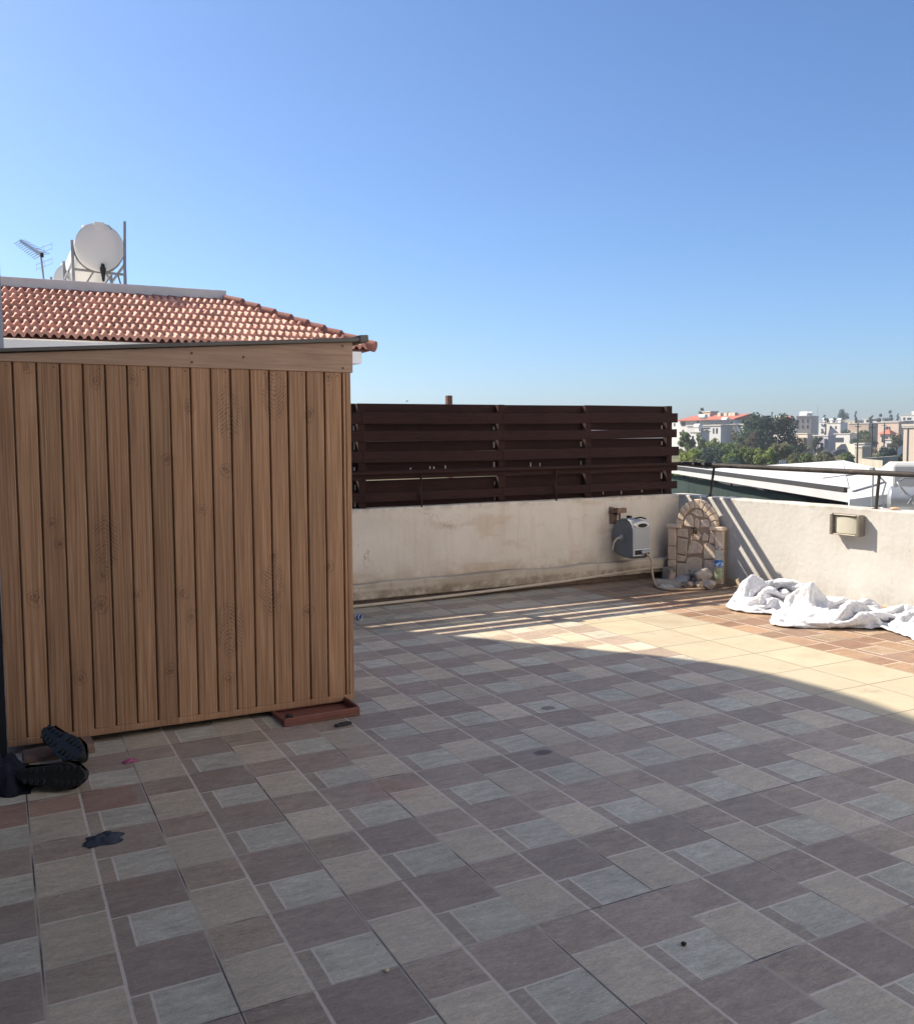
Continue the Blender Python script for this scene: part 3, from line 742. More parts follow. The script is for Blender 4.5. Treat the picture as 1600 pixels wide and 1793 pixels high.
# ------------------------------------------------------------------ tall building at the left edge (casts the big shadow)
M_rend = simple('blue_grey_render', (.30, .32, .36), .9, .12, 3)
ab = thing('tall_building', 'blue grey corner of a tall rendered building at the left edge', 'building', (.13, 9.9, 0))
prof_ = [(.0, -4), (.0, 4.5), (.03, 4.8), (.04, 5.15), (.045, 5.5), (.0, 5.85), (-.05, 6.04), (-.15, 6.26), (-.28, 6.49), (-.42, 6.72), (-.58, 6.95), (-.75, 7.17), (-.94, 7.40), (-1.15, 7.62), (-3.75, 10.25), (-12, 10.25), (-12, -4)]
MB().prism([(a, 0, b) for a, b in prof_], (-2.36, 3.2, 0)).build('wall', M_rend, ab)
# added for the light: a dark wall left of the terrace and a white facade behind the camera (both out of frame)
M_clear_glass = simple('door_glass', (.05, .06, .065), .2, .2, 1)
M_bounce = simple('white_bounce_render', (.86, .84, .80), .9, .04, 2)
hw = thing('added_house', 'unseen house added to shape the light along the left side and behind the terrace', 'house', (-.42, 0, 0))
MB().b2((-.25, -3.5, .001), (0, 4.3, 6.5)).build('sky_block_wall', simple('dark_grey_render', (.13, .125, .12), .9, .12, 3), hw)  # dark wall added to cut sky light on the left
MB().b2((.001, -1.8, 2.62), (1.45, .9, 2.78)).build('sky_block_slab', simple('grey_blocker_slab', (.20, .19, .18), .9, .12, 3), hw)  # unseen slab added to keep sky light off the left foreground
fc = MB().b2((3.2, -2.1, .001), (18, -1.8, 12.0)).build('bounce_facade', M_bounce, hw)  # tall white wall added to bounce sun into the shaded terrace
for xx in (2.6, 5.8): MB().b2((xx+1, -1.799, .03), (xx+2.1, -1.77, 2.15)).build('door', M_clear_glass, hw)  # doors on the added white wall
MB().b2((3.2, -2.1, 12.001), (18.2, -1.6, 12.25)).build('bounce_cornice', M_bounce, hw)

# ------------------------------------------------------------------ neighbour house with the tiled roof
m = Mat('clay_roof_tiles', .75, .3)
x, y, z = m.xyz()
cc = m.white(m.comb((x/.25).floor(), (y/.30).floor(), 1.0))
c = m.ramp(m.noise(5, 5, .65), (.3, (.50, .235, .165)), (.7, (.68, .37, .28)))
c = m.scale(c, cc*.35+.8)
c = m.mix(m.noise(1.1, 4, .7).step(.6, .72)*x.lt(1.0)*.6, c, (.16, .10, .08))
m.base(c); m.bump(m.noise(40, 3), .004); M_clay = m.m
M_clay2 = simple('dark_clay_tile', (.30, .12, .085), .75, .3, 6, bump=.004)
M_ww = simple('white_house_render', (.88, .87, .84), .9, .05, 2)
M_par = simple('grey_concrete_coping', (.62, .60, .575), .9, .2, 3, bump=.004)
nh = thing('neighbour_house', 'white neighbour house with red clay tile roof behind the shed', 'house', (0, 15, 0))
EZ, SL, XE = 3.04, .4784, 5.95
MB().b2((-8, .55, -4), (5.35, 9.5, 3.0)).build('wall', M_ww, nh)
MB().b2((.3, -7.1, -.55), (9, .549, -.4)).build('bounce_deck', M_bounce, nh)  # hidden white slab added to bounce light up under the eaves
MB().b2((-8, .0, 2.80), (5.78, .549, 3.0)).build('eave_soffit', M_ww, nh)
MB().b2((5.351, .55, 2.80), (5.78, 9.0, 3.015)).build('eave_soffit', M_ww, nh)
mb = MB(); NR = 7; run = 2.04; roll = .120; NX = 10
def sect(t):
    t = t % 1.0
    return .048*max(0.0, sin(pi*min(1, t/.66)))**.75 if t < .66 else -.006*sin(pi*(t-.66)/.34)
x_lo, x_hi = -4.0, 6.1
for r in range(NR):
    y0 = run*r/NR; y1 = run*(r+1)/NR+.05; o = len(mb.v); cols = int((x_hi-x_lo)/roll*NX)
    rowj = random.Random(r).uniform(0, .02)
    nn = 0
    for k in range(cols+1):
        xx = x_lo+k*roll/NX
        jig = .010*noise.noise(Vector((int(xx/.25)*1.7, r*3.3, 0)))
        h = sect(xx/roll+rowj)
        lim0 = XE-y0+.02; 
        if xx > lim0: break
        yb = min(y1, XE-xx+.03) if xx > XE-y1 else y1
        l0 = .092+jig; l1 = .0+jig
        mb.v += [(xx, y0-.02, EZ+SL*(y0-.02)+l0+h-.075), (xx, y0-.02, EZ+SL*(y0-.02)+l0+h), (xx, yb, EZ+SL*yb+l1+(l0-l1)*max(0, (y1-yb)/(y1-y0))+h)]
        nn += 1
    for k in range(nn-1):
        b = o+3*k; mb.f += [(b, b+3, b+4, b+1), (b+1, b+4, b+5, b+2)]
rfm = mb.build('roof', M_clay, nh, smooth=35)
# the other slope of the hip (falls away to the right) and the deck below the tiles
mb = MB(); mb.add([(XE, 0, EZ-.02), (XE, 9, EZ-.02), (XE-run, 9-run, EZ+SL*run-.02), (XE-run, run, EZ+SL*run-.02), (-8, 0, EZ-.02), (-8, run, EZ+SL*run-.02)], [(0, 1, 2, 3), (4, 0, 3, 5)])
mb.build('roof_deck', M_clay2, rfm)
nseg = 9; a = Vector((XE+.06, -.06, EZ+.03)); b = Vector((XE-run+.02, run-.02, EZ+SL*run+.05)); mb = MB()
for k in range(nseg):
    p = a.lerp(b, k/nseg); q = a.lerp(b, (k+1.12)/nseg)
    mb.tube([p+Vector((0, 0, .02)), q], [.098, .078], 12)
mb.build('hip_tiles', M_clay2, rfm, smooth=40)
mb = MB()
for k in range(30):
    xx = -4+k*.265
    if xx > XE-run-.1: break
    mb.tube([(xx, run-.03, EZ+SL*run-.005), (xx+.28, run-.03, EZ+SL*run-.012)], [.075, .06], 10)
mb.build('ridge_tiles', M_clay2, rfm, smooth=40)  # dark tone of this row stands for the parapet's shadow
PY0 = run+.05
MB().b2((-8, PY0, 3.7), (3.95, PY0+.18, 4.245)).build('parapet', M_par, nh, bev=.012)
MB().b2((-8, PY0+.181, 3.7), (3.95, 7.4, 4.02)).build('flat_roof', M_par, nh)
MB().b2((3.77, PY0+.181, 4.021), (3.95, 7.4, 4.245)).build('parapet', M_par, nh)

# ------------------------------------------------------------------ water tanks, pole and antenna on its flat roof
M_tank = simple('white_tank', (.70, .685, .64), .5, .07, 2)
M_galv = simple('galvanised_steel', (.26, .265, .27), .5, .3, 9, .5)
RZ = 4.02
def tank(name_l, x, y, z, r, L, stand_l, first):
    t = thing('water_tank', name_l, 'water tank', (x, y, z), group='white water tanks on the neighbour roof')
    MB().lathe([(r*.55, -.035), (r*.85, -.03), (r*.97, -.012), (r*.985, 0), (r, .012), (r, L-.012), (r*.97, L+.01), (r*.6, L+.035)], 40, (0, 0, 0), 'Y').build('tank_body', M_tank, t, smooth=35)
    MB().lathe([(r*1.012, .0), (r*1.012, .03)], 40, (0, 0, 0), 'Y').build('end_rim', M_tank, t, smooth=35)
    MB().lathe([(.20, r-.04), (.20, r+.035), (.215, r+.036), (.215, r+.06), (.12, r+.072)], 20, (-.02, .62, 0)).build('manhole_lid', M_tank, t, smooth=35)
    if first:
        MB().b2((-.09, -.045, r-.12), (.09, .18, r+.015)).build('inlet_box', M_tank, t, bev=.012)
        MB().tube([(.09, .08, r+.0), (.17, .02, r-.03), (.21, -.01, r-.10)], .018, 8).build('inlet_pipe', M_galv, t)
        v = MB().tube([(.03, -.02, -r+.10), (.03, -.09, -r+.08), (.03, -.10, -r-.02), (.03, -.10, -r-.22)], [.022, .03, .048, .02], 10).lathe([(.05, -.0), (.055, -.06), (.03, -.10)], 10, (.03, -.10, -r+.03)).build('outlet_valve', M_blk, t, smooth=40)
    s = thing('tank_stand', stand_l, 'stand', (x, y, RZ), group='steel stands under the water tanks')
    zt = z-RZ
    for yy in (.22, L-.22):
        for sx in (-1, 1):
            MB().bar((sx*(r+.03), yy, .0), (sx*(r+.03), yy, zt+.12), .05, .05).build('leg', M_galv, s)
    mb = MB()
    for yy in (.22, L-.22):
        mb.bar((-r-.03, yy, zt-r+.02), (r+.03, yy, zt-r-.02), .04, .04); mb.bar((-r-.03, yy, .02), (-.1, yy, zt-r), .03, .03); mb.bar((r+.03, yy, .02), (.1, yy, zt-r), .03, .03)
        pts = [(sin(a)*(r+.012), yy, zt-cos(a)*(r+.012)) for a in [-1.5+3.0*k/14 for k in range(15)]]
        mb.tube(pts, .016, 6)
    for sx in (-1, 1):
        mb.bar((sx*(r+.03), .22, zt-r*.6), (sx*(r+.03), L-.22, zt-r*.6), .035, .035); mb.bar((sx*(r+.03), .22, .05), (sx*(r+.03), L*.5, zt-r*.6), .025, .025)
    mb.build('braces', M_galv, s)
tank('big white cylindrical water tank nearest the tiled roof edge', 1.885, 18.0, 5.035, .418, 2.6, 'grey steel stand under the nearest white tank', True)
tank('white water tank half hidden behind the nearest one', 1.80, 22.6, 5.10, .44, 2.2, 'grey steel stand under the rear white tank', False)
tag(MB().tube([(2.255, 17.75, RZ), (2.30, 17.75, 5.47)], .026, 8).build('steel_pole', M_galv, smooth=40), 'thin grey steel pole standing right of the water tank', 'pole')
an = thing('antenna', 'grey rooftop television antenna on a thin mast left of the tank', 'antenna', (.93, 17.7, RZ))
MB().tube([(0, 0, 0), (-.05, 0, .78)], .016, 8).build('mast', M_galv, an, smooth=40)
bm_ = MB(); A = Vector((-.03, -.05, .72)); B = Vector((-.36, .25, 1.0))
bm_.bar(A, B, .02, .02)
nrm = (B-A).normalized(); sd = Vector((.55, .3, .30)); sd = (sd-nrm*sd.dot(nrm)).normalized(); up2 = nrm.cross(sd)
for off in (-.035, .035): bm_.bar(A+up2*off+nrm*.02, B+up2*off, .008, .008)
bm_.build('boom', M_galv, an)
mb = MB()
for k in range(11):
    p = A.lerp(B, .02+.98*k/10); l = .17-.05*k/10
    mb.tube([p-sd*l+up2*.03, p, p+sd*l+up2*.03], .005, 5)
mb.build('elements', M_galv, an)
mb = MB(); p = A-nrm*.05
for q in (-.2, -.1, .1, .2):
    mb.bar(p+up2*q-sd*.17, p+up2*q+sd*.17, .006, .006)
for q in (-.17, 0, .17): mb.bar(p+up2*.08+sd*q, p+up2*.22+sd*q, .005, .005); mb.bar(p-up2*.08+sd*q, p-up2*.22+sd*q, .005, .005)
mb.build('reflector', M_galv, an); MB().box(A, (.05, .05, .07)).build('junction_box', M_blk, an)
# brown post beyond the fence
tag(MB().b2((4.44, 8.95, -4), (4.50, 9.01, 1.95)).build('wooden_post', simple('brown_post', (.10, .05, .035), .8, .3, 8), bev=.004), 'brown post top sticking up behind the slatted fence', 'post')

# ------------------------------------------------------------------ neighbouring white roofs below the terrace
def onz(u, v, z):
    d = rt*((u-800)/F) + up*(-(v-896.5)/F) + fw
    return Vector((0, 0, H)) + d*((z-H)/d.z)
m = Mat('white_roof_coating', .7, .3)
c = m.ramp(m.noise(.35, 5, .65), (.35, (.55, .545, .525)), (.65, (.66, .655, .635)))
c = m.mix(m.noise(1.2, 5, .7).step(.6, .7)*.35, c, (.45, .43, .39)); m.base(c); M_wroof = m.m
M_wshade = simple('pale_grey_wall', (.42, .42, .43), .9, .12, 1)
M_net = simple('dark_green_net', (.012, .028, .026), .9, .5, 1.2)
M_ddark = simple('dark_fascia', (.03, .03, .032), .7, .3, 2)
pg = thing('roof_pergola', 'white flat pergola roof with dark edge and green shade net below the railing', 'pergola')
Z1 = .34
P0, P1 = onz(1150, 811.5, Z1), onz(1486, 854, Z1); Pq = onz(1600, 826, Z1); Pa = onz(1475, 806, Z1); Pb = onz(1240, 821, Z1)
ed = (P1-P0).normalized(); nr = Vector((ed.y, -ed.x, 0)); 
if nr.dot(P0) > 0: nr = -nr                       # towards the camera side
poly = [P0, P1, Pa, Pb]
MB().prism(poly, (0, 0, -.10)).build('roof_sheet', M_wroof, pg)
mb = MB(); mb.bar(P0+Vector((0, 0, -.045))+nr*.06, P1+Vector((0, 0, -.045))+nr*.06, .1, .10)
MBw = MB(); MBw.bar(P1+Vector((-.06, .0, -.42))+nr*.05, P1+Vector((-.06, .0, -.162))+nr*.05, .32, .2, (1, 0, 0))
mb.build('dark_edge', M_ddark, pg)
MB().bar(P0+Vector((0, 0, -.20)), P1+Vector((-.25, -.3, -.20)), .06, .19).build('fascia', M_wshade, pg)
mb = MB(); N = 26; vs = []
for k in range(N+1):
    a = k/N; q = P0.lerp(P1, a)-nr*.25
    sag = .07*abs(sin(a*pi*5))+.22*max(0, (a-.72)/.28)
    vs += [q+Vector((0, 0, -.36-sag)), q+Vector((.25*sin(k), .25*cos(k), -4.2))]
mb.add(vs, [(2*k, 2*k+1, 2*k+3, 2*k+2) for k in range(N)])
nt_ = mb.build('shade_net', M_net, pg); s_ = nt_.modifiers.new('t', 'SOLIDIFY'); s_.thickness = .01
for a in (.02, .35, .62, .97):
    q = P0.lerp(P1, a)-nr*.3; MB().bar(q+Vector((0, 0, -.40)), (q.x, q.y, -4), .09, .09).build('support', M_ddark, pg)
for a in (.1, .2, .3, .42, .52, .7, .8): q = P0.lerp(P1, a)-nr*.20; MB().box(q+Vector((0, 0, -.40)), (.04, .04, .09)).build('net_clip', M_ddark, pg)
MB().b2((8, 9.5, -4), (17, 12.5, -3.2)).build('lower_deck', M_ddark, pg) if False else None

mb = MB(); q0, q1 = P0-nr*2.6+Vector((0, 0, -.12)), P1-nr*2.6+Vector((0, 0, -.12)); mb.prism([q0, q1, Vector((q1.x, q1.y, -4)), Vector((q0.x, q0.y, -4))], -nr*.2); mb.build('dark_backing', M_ddark, pg)  # dark sheet added for the shade under the open pergola roof
Z2 = .322
lr = thing('white_flat_roof', 'broad sunlit white flat roof of the house next door', 'roof')
A1, A2 = onz(1487, 874.5, Z2), onz(1556, 865, Z2); A3 = onz(1640, 851, Z2); A4 = onz(1640, 826, Z2); A5 = onz(1540, 820.5, Z2); A6 = onz(1475, 805.5, Z2); A7 = onz(1380, 815, Z2)
poly = [A1, A2, A3, A4, A5, A6]
MB().prism(poly, (0, 0, -.18)).build('roof_slab', M_wroof, lr)
ctr = sum(poly, Vector())/len(poly)
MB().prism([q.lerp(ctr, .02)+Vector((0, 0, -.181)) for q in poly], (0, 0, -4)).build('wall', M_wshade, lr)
mb = MB(); mb.tube([onz(1440, 839, Z2)+Vector((0, 0, .02)), onz(1500, 831, Z2)+Vector((0, 0, .02)), onz(1560, 829, Z2)+Vector((0, 0, .02))], .02, 6)
mb.tube([onz(1492, 862, Z2)+Vector((0, 0, .02)), onz(1530, 851, Z2)+Vector((0, 0, .02)), onz(1548, 845, Z2)+Vector((0, 0, .02))], .018, 6)
mb.build('roof_seam', simple('grey_seam', (.35, .34, .32), .8, .2), lr)
cr = thing('cream_roof', 'cream flat roof behind the white one at the right edge', 'roof')
Z3 = .25
poly = [onz(1541, 820, Z3), onz(1557, 808, Z3), onz(1660, 809, Z3), onz(1680, 829, Z3), onz(1600, 829, Z3)]
MB().prism(poly, (0, 0, -.2)).build('roof_slab', simple('cream_roof_coating', (.72, .66, .52), .8, .1, .4), cr)
c0 = sum(poly, Vector())/len(poly)
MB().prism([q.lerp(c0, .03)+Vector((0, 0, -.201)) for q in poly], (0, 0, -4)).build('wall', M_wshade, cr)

# solar water heater with its collectors on a lower deck
def lowdeck():
    t = thing('solar_heater', 'solar water heater with silver tank and framed glass panels beyond the wall', 'solar heater')
    c = at(1600, 874, 13.5); ax = (at(1640, 873, 13.5)-at(1556, 874, 13.5)).normalized(); ax.z = 0; ax.normalize()
    back = Vector((-ax.y, ax.x, 0)); back = back if back.y > 0 else -back
    b0 = at(1553, 874, 13.5)
    M_sil = simple('silver_tank', (.42, .44, .45), .35, .12, 2, .6)
    a = b0; MB().tube([a, a+ax*.02, a+ax*.05, a+ax*1.75, a+ax*1.80], [.08, .15, .175, .175, .1], 24).build('tank_body', M_sil, t, smooth=35)
    mb = MB(); mb.tube([a+ax*.15+Vector((0, 0, .25))-back*.02, a+ax*.2+Vector((0, 0, .29)), a+ax*1.7+Vector((0, 0, .27))], .018, 6)
    for k in (.35, .9, 1.4): mb.tube([a+ax*k+Vector((0, 0, .28)), a+ax*k+Vector((0, 0, .36))], .015, 6)
    pts = [a+ax*(.12+.25*k/10)+Vector((0, 0, .24-.35*(k/10)))-back*(.18+.05*sin(k*.9)) for k in range(11)]
    mb.tube(pts, .012, 6)
    pts = [a+ax*(.5-.25*k/10)+Vector((0, 0, .20-.25*(k/10)**2))-back*.19 for k in range(11)]; mb.tube(pts, .010, 6)
    mb.build('pipework', M_galv, t, smooth=50)
    mb = MB(); q = a-ax*.18
    mb.tube([q+Vector((0, 0, -.9)), q+Vector((0, 0, .40))], .011, 8); mb.tube([q+Vector((0, 0, .42)), q+ax*.08+Vector((.0, 0, .30)), q+ax*.16+Vector((0, 0, .22)), q+ax*.12+Vector((0, 0, .05)), q+ax*.14+Vector((0, 0, -.1))], .013, 6)
    mb.box(q+Vector((-.02, 0, .40)), (.05, .05, .05))
    mb.build('riser', M_galv, t, smooth=50)
    mb = MB(); mb.bar(a+back*.9+ax*.05+Vector((0, 0, .30)), a+back*.9+ax*2.6+Vector((0, 0, .30)), .9, .30); mb.build('cold_tank', simple('grey_tank_box', (.36, .37, .37), .6, .15, 2), t, bev=.03)
    M_gl = Mat('collector_glass', .12, .6); M_gl.base(M_gl.ramp(M_gl.noise(18, 4), (.3, (.10, .115, .12)), (.7, (.24, .26, .26))))
    M_wf = simple('white_frame', (.62, .62, .60), .5, .1)
    # two tilted collectors, upper edge at the tank, sloping down to the camera side
    for k in range(2):
        u_ = ax*(-.05+k*.98) - back*.18 + Vector((0, 0, -.28)); o_ = a+u_
        hi0, hi1 = o_, o_+ax*.90; dn = -back*.95+Vector((0, 0, -.36))
        g = MB(); nrm_ = ax.cross(dn).normalized(); g.prism([hi0, hi1, hi1+dn, hi0+dn], nrm_*.03)
        cn = g.build('collector', M_gl.m, t)
        f_ = MB(); top = nrm_*(.035 if nrm_.z > 0 else -.0)
        for p, q2 in ((hi0, hi1), (hi1, hi1+dn), (hi1+dn, hi0+dn), (hi0+dn, hi0)):
            f_.bar(p+Vector((0, 0, .03)), q2+Vector((0, 0, .03)), .045, .05)
        f_.build('frame', M_wf, cn)
    fr = MB()
    for k in range(4):
        p = a+ax*(-.05+k*.62)-back*1.14+Vector((0, 0, -.68)); fr.tube([p, p+Vector((0, 0, -1.0))], .02, 6)
    pts = [a-ax*.05-back*.15+Vector((0, 0, -.12)), a-ax*.25-back*.3+Vector((0, 0, -.16)), a-ax*.42-back*.8+Vector((0, 0, -.42)), a-ax*.5-back*1.14+Vector((0, 0, -.66))]
    fr.tube(pts, .024, 8); fr.tube([pts[-1], a+ax*2.0-back*1.14+Vector((0, 0, -.68))], .02, 6)
    fr.build('stand', M_wf, t, smooth=50)
    d0 = a-ax*1.4-back*1.6
    dk = MB().prism([(d0.x, d0.y, -.75), tuple(Vector((d0.x, d0.y, -.75))+ax*6), tuple(Vector((d0.x, d0.y, -.75))+ax*6+back*3.4), tuple(Vector((d0.x, d0.y, -.75))+back*3.4)], (0, 0, -3.2)).build('terrace_house', M_wshade)
    tag(dk, 'grey flat roofed outbuilding carrying the solar heater', 'outbuilding')
lowdeck()

# ------------------------------------------------------------------ the land
m = Mat('dry_grass_land', .95, .1)
c = m.ramp(m.noise(.05, 6, .65), (.3, (.075, .085, .035)), (.5, (.14, .125, .06)), (.7, (.22, .185, .11)))
c = m.mix(m.noise(.9, 5, .7).step(.45, .7)*.6, c, (.06, .08, .028))
m.base(c); m.bump(m.noise(2.5, 5, .7), .25)
def gz_(x, y):
    d = hypot(x, y); b = max(0, min(1, (d-140)/260)); b = b*b*(3-2*b)
    return -4 + 2.2*b + .35*noise.noise(Vector((x*.02, y*.02, 0)))*min(1, d/60)
mb = MB(); rad = [0, 12, 25, 40, 60, 80, 100, 125, 150, 180, 220, 270, 330, 400, 500, 700, 1100, 1700, 2600]; NA = 72
for r in rad:
    for k in range(NA):
        a = 2*pi*k/NA; xx, yy = r*cos(a), r*sin(a); mb.v.append((xx, yy, gz_(xx, yy)))
for q in range(len(rad)-1):
    for k in range(NA):
        b = (k+1) % NA; mb.f.append((q*NA+k, q*NA+b, (q+1)*NA+b, (q+1)*NA+k))
g = struct(mb.build('ground', m.m, smooth=60)); g['label'] = 'dry grassy land stretching under the town'

# ------------------------------------------------------------------ houses of the town
PAL = {}
def wallmat(c):
    if c not in PAL: PAL[c] = simple('town_render_%d' % len(PAL), c, .9, .12, .6)
    return PAL[c]
M_win = simple('dark_window', (.035, .04, .045), .3, .3, 1)
M_tile = simple('terracotta_roof', (.40, .13, .085), .85, .25, .8)
M_cop = simple('town_coping', (.52, .48, .42), .9, .15, .6)
def house(label, u0, u1, vt, vb, dist, c, depth=8, wins=(), roof='flat', cat='house', rot=0, rh=1.4, group='houses of the town below', tanks=0, name='town_house', slabs=(), coping=True, lit=True, fr=.66):
    a = at(u0, vt, dist); zt = at((u0+u1)/2, vt, dist).z
    psi = radians(-90) + rot + random.Random(int(u0*3+vt)).uniform(-.12, .12) if lit else -YAW+rot
    dx = Vector((cos(psi), sin(psi), 0)); dy = Vector((-sin(psi), cos(psi), 0))
    def hit(o, d, u):                                    # where a line of the plan meets the sight line of column u
        r = at(u, vt, 1.0); det = d.x*(-r.y)+r.x*d.y
        return (-o.x*r.y + r.x*o.y)/(-det) if abs(det) > 1e-6 else 1e9
    um = u0+(u1-u0)*(fr if lit else 1.0); w_ = abs(hit(a, dx, um)); e_ = a+dx*w_
    if lit: depth = max(2.0, min(30, abs(hit(e_, dy, u1))))
    zb = min(at((u0+u1)/2, vb, dist).z, gz_(a.x, a.y)) - .4; hgt = zt-zb
    t = thing(name, label, cat, (a.x, a.y, zb), (0, 0, psi), group)
    MB().b2((0, 0, 0), (w_, depth, hgt)).build('wall', wallmat(c), t)
    zvb = at((u0+u1)/2, vb, dist).z
    def fx(u): return max(0, min(1, (u-u0)/(u1-u0)))*w_
    def fz(v): return zt + (zvb-zt)*(v-vt)/(vb-vt) - zb
    for (a0, a1, b0, b1) in wins:
        MB().b2((fx(a0), -.06, fz(b1)), (fx(a1), -.004, fz(b0))).build('window', M_win, t)
    for (a0, a1, b0, b1, cc) in slabs:
        MB().b2((fx(a0), -.9, fz(b1)), (fx(a1), -.07, fz(b0))).build('balcony', wallmat(cc), t)
    if roof == 'flat':
        if coping: MB().b2((-.15, -.15, hgt+.002), (w_+.15, depth+.15, hgt+.22)).build('roof', M_cop, t)
    elif roof == 'hip':
        o_ = .5; r0 = [(-o_, -o_, hgt), (w_+o_, -o_, hgt), (w_+o_, depth+o_, hgt), (-o_, depth+o_, hgt)]
        i_ = min(w_, depth)*.42
        r1 = [(i_, depth/2, hgt+rh), (w_-i_, depth/2, hgt+rh)]
        MB().add(r0+r1, [(0, 1, 5, 4), (1, 2, 5), (2, 3, 4, 5), (3, 0, 4), (3, 2, 1, 0)]).build('roof', M_tile, t)
    elif roof == 'shed':
        MB().prism([(-.4, -.6, hgt), (-.4, -.6, hgt+.2), (-.4, depth*.5, hgt+rh), (-.4, depth+.4, hgt+.2), (-.4, depth+.4, hgt)], (w_+.8, 0, 0)).build('roof', M_tile, t)
    for k in range(tanks):
        xx = w_*(.2+.6*k/max(1, tanks-1)) if tanks > 1 else w_*.5
        MB().tube([(xx-.7, depth*.3, hgt+1.1), (xx+.7, depth*.3, hgt+1.1)], .45, 12).b2((xx-.5, depth*.3-.3, hgt+.2), (xx+.5, depth*.3+.3, hgt+.7)).build('roof_tank', M_tank, t, smooth=40)
    return t, w_, hgt
WH = (.56, .55, .53); CR = (.55, .48, .385); TN = (.40, .32, .25); GY = (.33, .295, .27); PK = (.60, .45, .36); LG = (.46, .45, .46); BR = (.17, .125, .07)
t, w_, h_ = house('long white apartment row under a red tiled roof left of the big tree', 1190, 1337, 736.5, 790, 205, WH, 9, [(1195, 1206, 737, 745), (1238, 1250, 735.5, 742), (1256, 1263, 735.5, 741), (1277, 1288, 735.5, 742.5), (1296, 1304, 736, 743), (1312, 1330, 735.5, 743)], 'shed', 'apartments', rh=1.2)
for f_ in (.2, .36, .55, .66, .74, .8):
    MB().b2((w_*f_, 2.2, h_+.7), (w_*f_+.9, 3.1, h_+1.5)).build('chimney', wallmat(CR), t)
house('small orange stair tower rising over the red roof', 1230, 1251, 722, 740, 214, (.62, .42, .27), 5, roof='flat', cat='tower')
t, w_, h_ = house('white two storey villa with a deep loggia and roof solar panels', 1203, 1292, 746, 778, 190, WH, 8, [(1240, 1247, 751.5, 763), (1250, 1260, 752.5, 763), (1272, 1275, 750, 759), (1280, 1284, 750, 759), (1238, 1264, 748.8, 751)], tanks=0)
for k in range(9):
    MB().prism([(1+k*.95+1.0, .6, h_+.25), (1+k*.95+1.8, .6, h_+.25), (1+k*.95+1.8, 1.6, h_+1.1), (1+k*.95+1.0, 1.6, h_+1.1)], (0, -.05, .08)).build('solar_panel', M_win, t)
MB().tube([(2.2, 1.5, h_+1.9), (3.6, 1.5, h_+1.9)], .5, 12).build('roof_tank', M_tank, t, smooth=40)
MB().tube([(7.4, 2, h_+1.2), (8.8, 2, h_+1.2)], .45, 12).build('roof_tank', M_tank, t, smooth=40)
house('low white house with a white tank at the left of loggia villa', 1208, 1236, 757, 784, 170, WH, 6, [(1213, 1218, 763, 770), (1226, 1231, 763, 771)], tanks=1)
house('white gable house peeping from behind the big dark tree', 1284, 1312, 744, 768, 185, WH, 6, roof='flat')
house('small white house with red tiles right of the big dark tree', 1357, 1392, 744, 762, 290, (.60, .52, .47), 8, [(1364, 1368, 747, 753)], 'hip', rh=2.4, tanks=0)
house('far white house with pale domes beside the cypress', 1355, 1388, 735, 748, 350, WH, 8, [(1360, 1363, 738, 742), (1372, 1376, 738, 742)], tanks=2)
t, w_, h_ = house('grey brown three storey block with arched windows and roof tanks', 1394, 1433, 729, 768, 320, (.40, .345, .29), 13, [(1397, 1401, 734, 740), (1409.5, 1413.5, 734, 740), (1422.5, 1426.5, 734, 740), (1397, 1401, 744, 750), (1409.5, 1413.5, 744, 750), (1422.5, 1426.5, 744, 750)], cat='apartment block', tanks=3, rot=.5)
MB().tube([(6, 3, h_), (6, 3, h_+3.2)], .05, 6).build('aerial', M_galv, t)
MB().prism([(.6, 1, h_+.3), (3.0, 1, h_+.3), (3.0, 2.5, h_+1.7), (.6, 2.5, h_+1.7)], (0, .1, -.1)).build('solar_panel', M_wroof, t)
house('low white roofed house with brown shutters in front of grey block', 1393, 1424, 760, 786, 235, CR, 9, [(1398, 1401, 768, 777)], slabs=[(1404, 1422, 766, 785, BR)])
house('pale grey garage with a metal shutter beside the parked car', 1424, 1463, 763, 784, 232, (.36, .345, .37), 9, slabs=[(1440, 1461, 768, 783.5, (.27, .26, .30))])
house('long low white veranda house behind the parked car', 1460, 1502, 760, 778, 262, WH, 8, [(1464, 1486, 766, 774)])
house('small white house with two tanks left of tan block', 1447, 1484, 741, 762, 330, (.62, .60, .56), 8, [(1456, 1460, 746, 751), (1470, 1474, 746, 751)], tanks=2)
house('tan windowless block with white roof tanks in front', 1485, 1539, 742, 764, 300, TN, 10, tanks=0, slabs=[(1487, 1500, 757, 760, WH), (1508, 1520, 756, 759, WH)])
house('pink house with red window bays near the right edge', 1537, 1592, 740, 776, 255, PK, 9, [(1554, 1557, 747, 753), (1559, 1565, 746.5, 753), (1567, 1570, 747, 753), (1545, 1588, 766, 771)], tanks=0)
house('small brown hip roofed porch in front of pink house', 1541, 1566, 760, 776, 238, CR, 6, [(1545, 1549, 764, 774), (1554, 1562, 765, 776)], 'hip', rh=1.1)
house('bright white car shelter under the pink house', 1550, 1582, 770, 784, 215, WH, 5, [(1555, 1580, 776, 783)])
t, w_, h_ = house('tall cream gable wall at the far right edge', 1582, 1690, 745.5, 806, 105, (.56, .46, .38), 9, cat='building', fr=.8)
MB().b2((.45, -.09, 0), (.52, -.003, h_)).build('drainpipe', M_galv, t); MB().b2((-.1, -.12, h_-.16), (w_, -.003, h_-.02)).build('string_course', M_cop, t)
house('distant long white hall on the skyline', 1510, 1562, 733, 742, 460, WH, 12, [(1520, 1526, 735, 739), (1536, 1560, 734, 737)])
